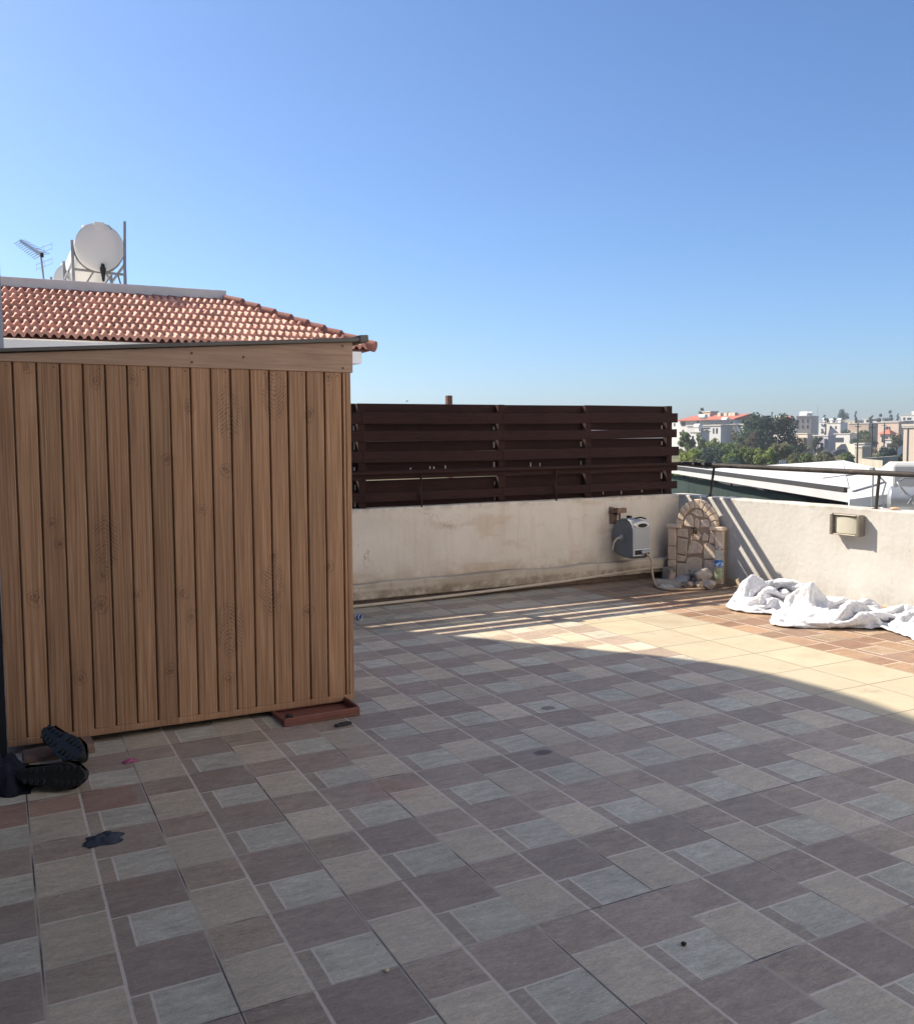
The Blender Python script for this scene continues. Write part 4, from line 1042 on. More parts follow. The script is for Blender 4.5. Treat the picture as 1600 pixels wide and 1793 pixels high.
house('distant white villa with grey roof at the skyline right edge', 1576, 1630, 727, 742, 430, WH, 12, [(1584, 1590, 730.5, 735), (1595, 1606, 731, 735)], tanks=1)
house('distant cream terrace row left of the white hall', 1468, 1512, 737, 746, 420, CR, 10, [(1474, 1478, 739.5, 743), (1484, 1488, 739.5, 743), (1500, 1504, 739.5, 743)])
house('distant grey house between the skyline cypress trees', 1545, 1600, 738, 748, 400, (.36, .31, .29), 10, [(1550, 1556, 741, 745), (1566, 1572, 741, 745)])
house('distant pink house with a red roof beyond the far white house', 1366, 1393, 737, 750, 400, PK, 9, [(1370, 1373, 741, 745)], 'hip', rh=2.2)
house('distant white cube house beside the grey brown block', 1434, 1456, 739, 752, 380, WH, 9, [(1440, 1443, 742, 746), (1447, 1450, 742, 746)], tanks=1)
house('distant low white house at the left of the red roofed row', 1175, 1200, 737, 752, 300, WH, 9, [(1182, 1186, 741, 746)])
house('small stone pump hut with white slab roof on the grass', 1497, 1516, 783, 799, 165, (.42, .37, .29), 4, [(1502, 1504, 787, 797)], cat='hut')
house('white slab table shelter behind the stone hut', 1496, 1522, 777.5, 786, 178, WH, 4, cat='shelter')
# low garden walls
def gwall(label, pts, hgt, c, dist):
    t = thing('garden_wall', label, 'wall'); mb = MB()
    for (u, v), (u2, v2), d1, d2 in pts:
        a = at(u, v, d1); b = at(u2, v2, d2); mb.prism([(a.x, a.y, a.z), (b.x, b.y, b.z), (b.x, b.y, gz_(b.x, b.y)-.3), (a.x, a.y, gz_(a.x, a.y)-.3)], (.25, .35, 0))
    mb.build('wall', simple('wall_concrete_%d' % int(dist), c, .95, .35, .8), t)
gwall('weathered concrete garden wall behind the white roof', [((1507, 803), (1572, 798), 62, 70), ((1507, 803), (1545, 806), 62, 54)], 1, (.36, .33, .27), 62)
gwall('low cream wall along the far field edge', [((1440, 778), (1500, 777), 240, 225)], 1, (.5, .46, .38), 240)
tg = tag(MB().b2((-.32, 0, -1), (.32, .05, .55)).build('field_gate', simple('pale_gate_sheet', (.50, .53, .52), .6, .2, 2)), 'pale sheet metal gate standing in the reeds', 'gate')
q = at(1370, 812, 92); tg.location = (q.x, q.y, q.z-.2); tg.rotation_euler = (0, 0, -.6)
M_pole = simple('timber_pole', (.06, .05, .045), .8, .2)
for lb, u, vt, vb, d in (('dark timber utility pole beside the stone hut', 1502, 741, 799, 160), ('dark utility pole standing right of stone hut', 1527, 742, 799, 155), ('thin utility pole before the pink house', 1548.5, 740, 780, 200)):
    a = at(u, vt, d); o = thing('utility_pole', lb, 'pole', (a.x, a.y, gz_(a.x, a.y)), group='utility poles in the town')
    hh = a.z-gz_(a.x, a.y); MB().tube([(0, 0, 0), (0, 0, hh)], [.15, .10], 8).build('shaft', M_pole, o, smooth=40)
    MB().b2((-.7, -.05, hh-.6), (.7, .05, hh-.5)).build('crossarm', M_pole, o)
a = at(1471, 782, 222); car = thing('parked_car', 'dark grey parked car in front of the long veranda house', 'car', (a.x, a.y, gz_(a.x, a.y)), (0, 0, -YAW+.1))
M_car = simple('dark_car_paint', (.05, .055, .07), .3, .1)
MB().prism([(-2.1, -.85, .3), (2.1, -.85, .3), (2.1, -.85, .75), (1.5, -.85, .9), (1.2, -.85, .95), (.6, -.85, 1.45), (-.8, -.85, 1.45), (-1.6, -.85, .98), (-2.1, -.85, .85)], (0, 1.7, 0)).build('body', M_car, car, bev=.05)
MB().prism([(1.05, -.87, .96), (.55, -.87, 1.38), (-.75, -.87, 1.38), (-1.35, -.87, .98)], (0, .015, 0)).build('side_window', M_win, car)
for xx in (-1.3, 1.3): MB().lathe([(.32, 0), (.32, .2)], 14, (xx, -.87, .32), 'Y').build('wheel', M_blk, car)

# ------------------------------------------------------------------ trees and bushes
GRN = {}
def leafmat(name, a, b):
    if name not in GRN:
        m = Mat(name, .75, .25); c = m.ramp(m.noise(1.3, 3, .6), (.35, a), (.65, b)); c = m.scale(c, m.noise(9, 2)*.7+.65); m.base(c); GRN[name] = m.m
        tl = m.n('ShaderNodeBsdfTranslucent'); m.L(m.scale(c, V(m.nt, m.n('ShaderNodeValue').outputs[0])*0+1.2), tl.inputs[0]); mx = m.n('ShaderNodeMixShader'); mx.inputs[0].default_value = .42
        m.nt.links.new(m.b.outputs[0], mx.inputs[1]); m.nt.links.new(tl.outputs[0], mx.inputs[2]); m.nt.links.new(mx.outputs[0], m.nt.nodes['Material Output'].inputs[0])
    return GRN[name]
DK = ('dark_foliage', (.035, .062, .042), (.07, .105, .062)); MD = ('green_foliage', (.085, .125, .038), (.16, .20, .07)); LT = ('light_foliage', (.13, .18, .045), (.23, .27, .085))
BL = ('blue_green_foliage', (.045, .075, .062), (.085, .125, .095)); YL = ('yellow_foliage', (.13, .19, .03), (.26, .30, .06)); DRY = ('dry_foliage', (.10, .085, .06), (.18, .15, .11)); OL = ('olive_foliage', (.11, .12, .06), (.19, .19, .10))
M_bark = simple('bark', (.085, .06, .045), .9, .3, 3)
def plant(name, label, cat, u, vt, vb, wpx, dist, kind, mat, n=900, leaf=.28, group='trees and bushes beyond the roofs', seed=0, gaps=.45):
    top = at(u, vt, dist); zb = gz_(top.x, top.y); vbz = at(u, vb, dist).z
    zbase = min(zb, vbz); hh = top.z-zbase; wd = wpx/F*dist/2
    t = thing(name, label, cat, (top.x, top.y, zbase), group=group); rng = random.Random(seed+int(u*7))
    cl = []
    if kind == 'round':
        cz0 = max(.25*hh, 0)
        for k in range(26):
            a = rng.uniform(0, 2*pi); rr_ = rng.uniform(.25, 1)**.5*wd*.82; zz = rng.uniform(.22, .92)*hh; lim = sqrt(max(.12, 1-((zz/hh-.45)/.56)**2))
            cl.append((Vector((cos(a)*rr_*lim, sin(a)*rr_*lim, zz)), rng.uniform(.22, .40)*wd))
    elif kind == 'bush':
        for k in range(24):                              # clumps over a dome
            a = rng.uniform(0, 2*pi); el = rng.uniform(-.35, 1.0)*pi/2*rng.uniform(.5, 1); q = rng.uniform(.55, .85)
            cl.append((Vector((cos(a)*cos(el)*wd*q, sin(a)*cos(el)*wd*q, hh*(.42+.50*sin(el)*q))), rng.uniform(.30, .42)*min(wd, hh*.8)))
        n = int(n*1.6); leaf *= 1.25
    elif kind == 'cypress':
        for k in range(16):
            f_ = k/15; cl.append((Vector((rng.uniform(-.2, .2)*wd, rng.uniform(-.2, .2)*wd, hh*(.08+.88*f_))), wd*(1.0-.85*f_**1.5)*.95))
    elif kind == 'pine':
        for k in range(20):
            f_ = rng.random(); a = rng.uniform(0, 2*pi); R_2 = wd*(1-.75*f_)*sqrt(rng.random()); cl.append((Vector((cos(a)*R_2, sin(a)*R_2, hh*(.15+.82*f_))), wd*rng.uniform(.22, .36)))
    else:  # windswept: a leaning, ragged top
        for k in range(18):
            f_ = rng.random(); cl.append((Vector((wd*(-.5+1.1*f_)+rng.gauss(0, .22)*wd, rng.gauss(0, .3)*wd, hh*(.22+.75*f_)+rng.gauss(0, .05)*hh)), wd*rng.uniform(.20, .36)))
    mb = MB(); per = n//len(cl)
    for c, r in cl:
        for _ in range(per):
            d = Vector((rng.gauss(0, 1), rng.gauss(0, 1), rng.gauss(0, 1))).normalized(); p = c+d*r*(rng.random()**.4)
            if p.z < .02: continue
            nrm_ = (d*.8+Vector((rng.gauss(0, .6), rng.gauss(0, .6), rng.gauss(0, .6)+.3))).normalized(); x_ = nrm_.orthogonal().normalized(); y_ = nrm_.cross(x_); s_ = leaf*rng.uniform(.6, 1.3)
            a_ = rng.uniform(0, 2*pi); x2 = x_*cos(a_)+y_*sin(a_); y2 = nrm_.cross(x2)
            mb.add([p-x2*s_*.5, p-y2*s_*.3, p+x2*s_*.6, p+y2*s_*.3], [(0, 1, 2, 3)])
    mb.build('crown', leafmat(*mat), t, fix=False)
    tk = MB()
    if kind == 'bush':
        for q in range(4): c, r = cl[q]; tk.tube([(rng.uniform(-.1, .1), rng.uniform(-.1, .1), -.1), c*.5+Vector((0, 0, .1)), c], [.06, .045, .02], 6)
    else:
        tk.tube([(0, 0, -.2), (.05*wd, 0, hh*.3), (0, 0, hh*.75)], [max(.1, hh*.03), hh*.022, .03], 8)
        for q in range(6): c, r = cl[q*2 % len(cl)]; tk.tube([(0, 0, hh*.22+.02*q*hh), c*.55+Vector((0, 0, .15*hh)), c], [hh*.014, hh*.01, .02], 6)
    tk.build('trunk', M_bark, t, smooth=60)
T_ = [('ficus_tree', 'big dark spreading tree in front of the town houses', 'tree', 1344, 732, 800, 112, 150, 'round', DK, 9000, .5),
 ('pine_tree', 'bushy dark pine rising above the orange tower', 'tree', 1229, 706.5, 738, 21, 235, 'pine', BL, 1100, .5),
 ('garden_tree', 'round green treetop over the middle of the red roof', 'tree', 1277, 718.5, 745, 20, 240, 'round', MD, 900, .5),
 ('cypress_tree', 'slim dark cypress right of the red roofed row', 'tree', 1351.5, 720, 745, 7, 300, 'cypress', DK, 700, .5),
 ('pine_tree', 'broad dark skyline pine right of the grey brown block', 'tree', 1476, 718.5, 745, 28, 420, 'pine', BL, 1100, .8),
 ('cypress_tree', 'twin pointed skyline cypress beside the broad pine', 'tree', 1498.5, 719, 745, 8, 400, 'cypress', DK, 600, .7),
 ('windswept_tree', 'small windswept skyline tree above white hall left end', 'tree', 1524, 720.5, 745, 10, 430, 'wind', BL, 600, .8),
 ('windswept_tree', 'larger windswept skyline tree leaning right above the hall', 'tree', 1538, 718.5, 745, 16, 430, 'wind', BL, 800, .8),
 ('skyline_tree', 'ragged dark skyline tree above the hall right end', 'tree', 1555, 720, 745, 13, 430, 'wind', BL, 700, .8),
 ('cypress_tree', 'dark pointed skyline cypress left of the grey roofed villa', 'tree', 1572, 723.5, 745, 7, 410, 'cypress', DK, 600, .7),
 ('garden_tree', 'rounded tree at the right side of the grey brown block', 'tree', 1446, 723, 745, 14, 370, 'round', BL, 700, .6),
 ('garden_tree', 'small dark tree left of skyline pine', 'tree', 1457, 729, 745, 9, 390, 'round', BL, 500, .6),
 ('garden_tree', 'small dark tree above the pink far house', 'tree', 1378, 727, 745, 15, 400, 'round', DK, 600, .6),
 ('garden_tree', 'low tree just showing above the fence end', 'tree', 1208, 723.5, 745, 9, 330, 'round', MD, 400, .6),
 ('garden_tree', 'green tree right behind the fence end', 'tree', 1204, 749, 800, 34, 125, 'round', MD, 1900, .34),
 ('bush', 'bright yellow green bush beside the fence end', 'bush', 1214, 775, 806, 50, 105, 'bush', YL, 1100, .26),
 ('bush', 'yellow green bush low behind the rail corner', 'bush', 1190, 794, 815, 34, 80, 'bush', YL, 900, .22),
 ('bush', 'olive bush below the yellow green one', 'bush', 1216, 786, 818, 50, 86, 'bush', OL, 1100, .22),
 ('bush', 'dark round bush in the middle of the shrubbery', 'bush', 1247, 768, 814, 56, 105, 'bush', BL, 1500, .26),
 ('bush', 'grey green bush low in front of the dark round one', 'bush', 1257, 793, 818, 34, 84, 'bush', BL, 1100, .22),
 ('bush', 'mid green tall bush below the loggia villa', 'bush', 1270, 757, 806, 46, 122, 'bush', MD, 1500, .28),
 ('bush', 'fresh green bush left of the big tree foot', 'bush', 1286, 770, 812, 48, 100, 'bush', MD, 1500, .26),
 ('bush', 'dark bush low at the rail beneath fresh green one', 'bush', 1286, 789, 818, 40, 86, 'bush', BL, 1300, .22),
 ('bush', 'green bush under the middle of the big tree', 'bush', 1314, 771, 812, 52, 100, 'bush', MD, 1500, .26),
 ('bush', 'pale green bush under the right of the big tree', 'bush', 1340, 772, 812, 48, 98, 'bush', LT, 1300, .26),
 ('dry_tree', 'bare brownish tree in front of the big dark crown', 'tree', 1318, 751, 795, 26, 128, 'round', DRY, 900, .26),
 ('bush', 'grey olive bush right of the big tree', 'bush', 1368, 763, 806, 50, 118, 'bush', OL, 1500, .28),
 ('bush', 'dark bush at the right foot of the big tree', 'bush', 1392, 772, 800, 30, 130, 'bush', DK, 1000, .28),
 ('bush', 'olive green bush before the brown shutters', 'bush', 1385, 786, 812, 42, 100, 'bush', OL, 1300, .24),
 ('bush', 'low green bush on the grass slope right of gate', 'bush', 1410, 789, 810, 40, 108, 'bush', MD, 900, .24),
 ('bush', 'round dusty dark bush right of the utility pole', 'bush', 1552, 774, 802, 36, 140, 'bush', BL, 1700, .30),
 ('bush', 'dark bush against the tall cream wall', 'bush', 1575, 783, 806, 22, 120, 'bush', DK, 800, .26),
 ('palm_tree', 'small shaggy tree behind the stone hut', 'tree', 1524, 757, 786, 24, 215, 'round', OL, 900, .4),
 ('hedge_tree', 'dark low trees behind the second pole', 'tree', 1500, 765, 780, 26, 245, 'round', DK, 900, .4),
 ('garden_tree', 'small bush by the white villa loggia', 'bush', 1232, 757, 784, 14, 160, 'bush', MD, 500, .26),
 ('tiny_tree', 'tiny treetop just over the fence left part', 'tree', 712, 697, 712, 9, 150, 'cypress', MD, 300, .3),
]
T_ += [('garden_tree', 'leafy tree hiding the left corner of the loggia villa', 'tree', 1224, 756, 790, 26, 150, 'round', MD, 1300, .32),
 ('garden_tree', 'light green tree in front of the loggia villa wall', 'tree', 1250, 763, 795, 30, 138, 'round', LT, 1300, .32),
 ('garden_tree', 'dull green tree between the villa and the big dark tree', 'tree', 1292, 752, 795, 30, 140, 'round', OL, 1400, .32),
 ('garden_tree', 'dark green tree in front of the pale garage', 'tree', 1432, 764, 792, 20, 190, 'round', DK, 900, .4),
 ('bush', 'row end bush at the foot of brown shutters', 'bush', 1408, 776, 794, 22, 190, 'bush', OL, 600, .35),
 ('garden_tree', 'green tree before the tan windowless block', 'tree', 1512, 752, 780, 24, 240, 'round', MD, 1000, .45),
 ('garden_tree', 'dark green tree left of the tan windowless block', 'tree', 1480, 750, 775, 18, 265, 'round', BL, 800, .45),
 ('garden_tree', 'small green tree between the pink house and porch', 'tree', 1570, 757, 785, 20, 205, 'round', OL, 900, .4),
 ('bush', 'low scrub at the middle of the grass field', 'bush', 1445, 786, 806, 34, 125, 'bush', OL, 800, .28),
 ('bush', 'green scrub left of the stone hut', 'bush', 1482, 787, 806, 30, 130, 'bush', MD, 800, .28),
 ('garden_tree', 'far tree between grey block and skyline pine', 'tree', 1464, 727, 748, 16, 360, 'round', BL, 700, .6),
 ('garden_tree', 'far tree left of the grey brown block', 'tree', 1386, 733, 755, 16, 300, 'round', MD, 700, .5)]
for k, a in enumerate(T_):
    plant(*a, seed=k)
# grass and reeds as ground cover
mb = MB(); rng = random.Random(8)
for _ in range(9000):
    u = rng.uniform(1190, 1600); d = rng.uniform(70, 230); q = at(u, 800, d); z0 = gz_(q.x, q.y)
    hgt = rng.uniform(.15, .5)*(1.6 if 1300 < u < 1370 and d < 110 else 1); a = rng.uniform(0, pi); dx, dy = cos(a)*.16, sin(a)*.16; lx, ly = rng.gauss(0, .1), rng.gauss(0, .1)
    mb.add([(q.x-dx, q.y-dy, z0-.05), (q.x+dx, q.y+dy, z0-.05), (q.x+lx, q.y+ly, z0+hgt)], [(0, 1, 2)])
o = mb.build('grass', leafmat('meadow_grass', (.10, .105, .04), (.21, .19, .09)), fix=False); o['kind'] = 'stuff'; o['label'] = 'tufts of green and dry meadow grass'

# ------------------------------------------------------------------ the air
HAZE_D = .0006
hb = MB().b2((-2700, -2700, -5.6), (2700, 2700, 13.6)).build('haze', bpy.data.materials.new('air'))
hm = hb.data.materials[0]; hm.use_nodes = True; hn = hm.node_tree; hn.nodes.clear()
ho = hn.nodes.new('ShaderNodeOutputMaterial'); hv = hn.nodes.new('ShaderNodeVolumePrincipled')
hv.inputs['Density'].default_value = HAZE_D; hv.inputs['Color'].default_value = (.82, .88, .96, 1); hv.inputs['Anisotropy'].default_value = .35
hn.links.new(hv.outputs[0], ho.inputs['Volume']); hb['kind'] = 'stuff'; hb['label'] = 'thin pale haze over the town'

# ------------------------------------------------------------------ duvet: a crumpled sheet of 112 x 54 points, in 2 mm steps, each the difference to the point before it in its row
NS, NT_ = 112, 54
FOLDS = ([741,-5,1,3,1,-6,-3,5,1,5,4,1,-2,-3,1,2,1,1,-4,-5,3,4,2,-1,-2,-3,-3,-3,1,3,3,-2,3,3,3,-2,-3,-1,-1,-2,-3,-1,0,-2,1,5,2,1,0,-2,2,1,0,-2,8,0,-6,0,-4,-2,-5,3,-5,-4,5,6,0,-4,1,1,3,3,4,
-4,4,3,-1,-1,-5,-2,-4,-2,-4,-1,4,0,2,1,3,-1,-6,-1,0,-5,2,-3,2,0,-6,-2,4,2,0,-5,-1,5,1,-2,-6,6,0,-6,-4,-1,1,-6,0,-6,-2,5,5,0,-3,0,4,4,5,0,-4,-2,-1,-2,-1,-5,-3,0,-1,-6,3,-5,1,3,1,2,
-3,-6,2,-4,1,0,-3,5,-3,-1,-6,1,0,-4,-1,4,1,-3,5,1,-1,-5,-4,1,1,-9,4,-5,-6,-3,5,5,4,-1,5,4,2,-3,-5,-4,-3,-3,-3,-2,-5,-1,-1,1,-6,0,-3,1,1,-1,-6,4,-4,-4,0,-1,-4,10,-3,-2,3,-4,-6,4,-7,
4,-7,-3,0,0,1,-7,0,4,-6,-5,-1,-1,-6,0,4,4,5,-2,4,2,-2,-7,-4,-4,-3,-5,-2,-5,-1,-5,0,-1,-4,-2,-3,-1,-3,0,0,-5,-2,-4,-1,0,-1,2,-1,-2,-2,0,-2,1,0,-2,-3,-3,-2,-6,7,-5,2,2,-5,-8,0,4,-7,
-7,7,5,2,-3,0,5,-2,-8,-8,-4,-5,-5,-6,-1,-1,0,-7,-2,-2,1,-4,-2,-4,-5,-2,-1,-2,-6,-3,1,0,0,-1,3,-2,-2,2,-8,1,-1,-3,-3,-13,6,-1,7,1,1,-6,-9,0,7,-5,-7,-8,1,4,-2,1,5,1,-5,-9,-8,-9,-5,
-4,-5,-1,4,-7,0,-4,-1,-5,-4,-4,-6,-1,-7,-2,-5,-1,-2,3,-1,2,0,0,-5,-1,3,-5,-1,-4,-3,-11,8,6,4,-3,9,1,-2,-8,3,-4,-8,-6,-6,1,-8,-2,7,5,-6,-8,-8,-1,-5,-7,4,-6,4,-8,-3,-7,-5,-7,-7,-4,
-5,-4,-5,-5,0,-3,-1,-1,1,-1,2,1,-6,1,0,-4,-2,-2,-6,-10,8,5,3,6,12,1,0,-8,1,-6,-5,-7,-2,-5,-2,-6,-4,5,-2,-8,-7,-3,-9,3,-1,-6,1,-5,3,-9,-8,-11,-6,-9,-5,-2,-5,-2,-2,-2,-7,1,0,-4,11,
-8,-8,3,0,-5,-3,-1,-7,-9,5,10,10,13,-3,8,2,-6,-2,-5,-5,-10,-6,-1,-8,0,-2,-7,-1,-7,-1,-10,-9,6,-3,-4,-4,-2,-1,9,-12,-4,-9,-4,-6,-10,-11,-6,-6,-2,-6,-2,-2,11,-6,-7,-3,3,-6,-4,-3,6,
-12,17,-14,17,6,6,2,-3,4,-4,-4,-5,3,-12,0,-5,-7,-6,5,-7,-7,-4,-10,-12,-11,5,-2,-5,-1,-4,6,6,4,-3,-6,-6,-5,-8,-10,-13,-5,-2,-8,-4,8,-3,5,-8,-11,-3,-6,0,-1,-1,-14,12,-15,-8,6,5,3,7,
-5,-4,-3,-7,6,-3,-9,-4,-3,-5,-2,0,-6,-16,-6,-11,-9,-8,0,-7,0,-1,-2,6,7,5,1,-1,-2,-5,-5,-4,-11,-8,-4,-8,5,9,-10,-13,-11,-5,-5,1,3,-10,-6,9,-17,-22,0,3,4,5,4,-2,-10,-5,3,3,-2,-4,-6,
-6,-7,-2,-8,-14,-8,-9,-8,-2,-8,-2,-2,-7,-2,-4,9,3,0,0,0,-1,0,1,-4,1,5,-2,-8,-7,-15,-13,-12,-9,-4,-2,2,-7,-9,1,-19,-24,-13,7,4,3,-3,0,-1,-6,6,-5,3,-2,-7,-6,-6,-7,-10,-13,-11,-7,-5,
-1,-5,-5,6,-2,-5,-6,-6,-1,0,-1,1,-1,0,3,-1,-5,8,2,-8,-13,-12,-16,-11,-7,-4,1,-1,-7,-3,-14,-8,-22,-3,-6,-7,3,1,-8,-2,3,-1,3,-4,-2,-6,-2,-8,-7,-7,-13,-13,-8,-5,-3,-4,-2,1,-1,0,1,2,
-1,-1,-1,-2,-3,-4,-5,-6,-4,-2,5,-8,-15,-16,-15,-7,-5,2,-3,2,-7,-2,-15,1,-22,-1,-9,0,-11,0,-3,-5,-2,1,4,-7,-3,-3,-2,-5,-7,-8,-11,-11,-5,-6,-6,-3,-1,-2,-2,8,-4,-3,-1,1,-2,-4,-6,-4,
-5,-7,-5,-2,-4,-7,-16,-13,-11,1,-6,-4,-2,3,-5,-2,-18,4,-5,-16,-4,-2,-10,-2,-7,-7,7,-4,2,-7,-1,-7,-1,-6,-6,-5,-5,-10,-6,-7,-5,-4,-1,-1,0,-2,9,-5,-10,-3,0,-6,-7,-1,-9,-7,-3,-7,-1,-8,
-12,-11,-10,-7,-3,-2,-3,-2,-2,-3,-8,-4,-1,-18,-2,1,-5,-13,-3,-10,6,-2,2,-7,-3,-7,-7,-3,-4,-7,-4,1,-3,0,0,-1,-4,-2,-3,-5,-5,-5,-6,-8,-5,1,-12,1,-10,-7,-3,-9,-8,-5,-13,-11,-11,-7,-4,
-1,-4,-2,-2,-3,-15,0,-1,-16,-3,-1,-5,-3,-9,-10,4,4,-14,-9,-7,-5,5,-4,-3,-5,-6,-3,-4,-1,1,0,-6,-1,-1,-7,-1,-5,0,-8,-9,-7,-2,-10,-4,-5,-8,-8,-6,-8,-12,-12,-11,-9,-6,-5,-1,3,-4,-4,
-13,-1,-2,-4,-7,-4,-5,2,-1,-9,4,-16,-13,-11,-7,-6,4,-4,-1,-3,-3,-5,-3,-1,11,-5,-6,-8,5,-6,-7,2,-7,-7,-4,-7,-11,-8,-6,-1,-10,-6,-9,-1,-14,-11,-11,-8,-8,6,-19,3,1,-7,-10,-5,-2,-2,-3,
-3,-7,0,1,5,-9,-16,-21,2,-11,-8,-6,-2,13,0,-7,-8,-3,11,-9,-3,2,-11,2,-1,-6,-7,-9,-1,-8,-11,-7,-6,-9,1,-4,-9,-9,0,-12,-14,-11,-8,-3,8,-20,-9,2,-6,-4,-12,-3,1,-4,-3,-3,-6,1,-4,-5,
-10,-14,-2,-13,-8,-8,6,-2,9,-1,-3,-2,-9,-7,-1,1,3,-6,-7,-2,-9,-7,-14,-9,-5,-7,-8,-2,-7,4,-6,-6,-7,-10,-11,-2,-7,-8,8,-19,0,-20,-5,-3,-10,-9,0,-4,-5,-3,-5,-3,-2,-8,-7,-6,-12,1,-12,
-3,-7,-1,-2,-2,-4,-3,-6,-4,0,0,5,-1,-9,-4,-6,-18,-8,-11,-11,-6,-4,-3,-6,8,0,-5,-10,-11,3,-8,-1,-9,-8,-9,-3,-23,-10,4,-11,-12,-7,-5,1,-7,3,-8,-8,-7,-7,-5,-2,-7,-9,-9,-9,-6,-3,-3,-5,
-3,-4,-1,3,2,-4,4,-11,5,-17,-17,-17,-8,-9,-7,-6,-4,-3,9,0,1,-8,-4,-8,1,-6,-7,-11,2,-19,-21,-12,-5,-11,-8,-6,-6,-2,-6,-7,-5,0,-7,-9,-8,-6,-6,-9,-9,-11,-7,-5,1,-2,-2,-7,-2,0,6,-6,0,
-9,8,-24,-18,-10,-4,-9,-6,3,-12,-10,0,1,1,3,-5,-8,-4,-9,-9,4,-11,-18,-20,-14,-1,-11,-2,-8,-7,-8,-5,-2,-8,-3,-9,-6,-9,-9,-9,-10,-11,-11,-7,-4,-4,-2,0,0,-1,-1,-2,-3,-3,-7,11,-18,-17,
-7,-9,-4,-7,-8,-4,-9,-6,3,-10,2,-1,-8,-6,-8,-3,-8,-11,-15,-16,-15,7,-9,-8,-4,-3,-4,-5,-8,-12,-6,-10,-10,-9,-9,-10,-12,-13,-13,-11,-6,-2,-2,-3,1,0,-1,-2,0,-3,-8,9,-17,-10,-9,-3,-3,
-11,-3,-7,-8,-9,-6,2,-13,3,-8,-8,-4,-11,0,-18,-16,-15,-13,15,-7,-7,-7,-7,-10,-8,-10,-9,-9,-7,-11,-9,-10,-11,-12,-13,-17,-6,-14,-7,-6,-2,-1,0,0,-3,0,2,2,-4,-10,-9,-3,-10,-2,-6,-11,
-6,-3,-9,-9,-8,3,-13,-6,-6,-9,10,-17,-19,-17,-14,-12,10,-5,-8,-10,-10,-8,-6,-9,-12,-7,-13,-12,-11,-11,-11,-12,-9,-7,-18,-14,-7,-3,-9,-7,-8,-1,-1,6,-5,3,14,-9,-11,-10,-4,-12,-7,-2,
-10,-10,-2,-11,-2,-10,-7,-6,-9,12,-6,-19,-19,-19,-15,-11,2,-9,-10,-5,-4,-10,-1,-5,-6,-11,-12,-13,-11,-11,-10,-13,-15,-19,-2,-16,-14,-10,-2,-8,-7,-10,6,-12,20,6,-4,-14,-6,-8,-9,-2,
-9,-10,-11,-10,-3,-11,-9,0,-9,-8,6,12,-17,-18,-20,-19,-15,-11,-2,-8,-5,-12,-10,0,-10,-8,-5,7,-13,-8,-12,-9,-7,-10,-7,-23,-26,0,-13,-11,-13,-10,-3,1,-7,1,0,18,-16,-10,-12,-8,-1,-7,
-9,-11,-12,-10,-10,-6,-6,-7,-8,-1,14,5,-17,-19,-21,-19,-16,-12,11,-8,-12,-9,-2,-9,-10,-4,-9,5,-15,-8,-8,-9,-6,2,-15,-19,-25,-23,-3,-13,-12,4,-6,-1,-2,-6,9,-14,5,-14,-12,-8,-10,-10,
-9,-9,-9,-13,-1,-6,-8,-9,-10,4,16,1,-16,-21,-20,-19,-17,-12,9,-8,-11,-10,-9,-8,0,-9,1,-14,-12,-5,-7,-5,-4,-5,-15,-21,-20,-17,-19,-5,-2,-12,12,-2,-4,-7,-15,9,-11,-11,-12,-11,-9,-8,
-12,-10,-7,-14,-5,1,-8,-10,-9,7,17,-9,-12,-20,-20,-20,-16,-13,9,-8,-4,-10,-11,-12,-10,-9,-9,-9,0,-8,-8,-7,-10,2,-11,-15,-24,-19,-10,-15,-9,-6,-2,10,4,-13,-3,-15,-5,-13,-10,-10,-7,
-10,-10,-11,-11,-7,-7,-6,-1,-10,-9,14,12,-8,-21,-21,-18,-16,-16,-11,-1,-3,-9,-3,-12,-9,-11,-9,-7,-6,-10,-9,-7,-7,-4,-7,-5,-15,-20,-21,-13,-7,-10,-7,-10,-8,10,-9,0,-15,-14,-3,-9,
-10,-4,-10,-11,-10,-6,-1,-5,-9,-10,-9,-11,10,15,-18,-19,-19,-17,-13,-11,-9,12,-7,-8,-10,-11,-9,-6,-8,-9,-8,-8,-9,-3,-6,-3,-3,-11,-18,-20,-19,-9,-9,-10,-11,-10,-11,-8,5,-13,-10,-1,
-9,-9,-7,-4,-13,-10,-6,-5,-4,-7,-10,-8,-5,2,7,-16,-12,-17,-16,-7,-14,-10,-11,-2,4,-10,-8,-10,-10,-11,-10,-6,-5,-8,-5,-4,-8,-3,-9,-11,-14,-18,-12,-13,-12,-10,-11,-10,-10,-9,-8,-7,0,
-8,-8,-2,-16,-8,-14,2,-5,-7,-6,-7,-8,-5,-7,4,-18,-15,0,-15,-15,-8,-6,-12,-12,-4,9,-9,-7,-7,-11,-11,-12,0,-8,-8,-8,-8,-4,-8,-10,-10,-12,-9,-13,-11,-10,-10,-10,-10,-10,-7,-8,-1,-8,
-9,-8,-6,-14,-17,-6,5,-5,-7,-7,-7,-6,-9,-7,-8,-10,-9,-10,-14,-12,1,-12,-11,-12,-4,10,-5,-6,-8,-7,-11,-13,-10,-8,3,-8,-9,-10,-10,-9,-10,-10,-8,-7,-9,-9,-10,-9,-9,-8,-6,-3,-8,-9,-7,
-5,-17,-10,-17,1,0,-5,-6,-7,-8,-8,-6,-8,-6,-9,-10,-15,-11,-12,-2,-11,-11,-11,-6,11,5,-8,-10,-9,-10,-3,-9,-9,-9,-10,-9,-9,-7,-9,-6,-7,-9,-9,-8,-8,-8,-9,-4,-6,-5,-7,-7,-6,-10,-16,
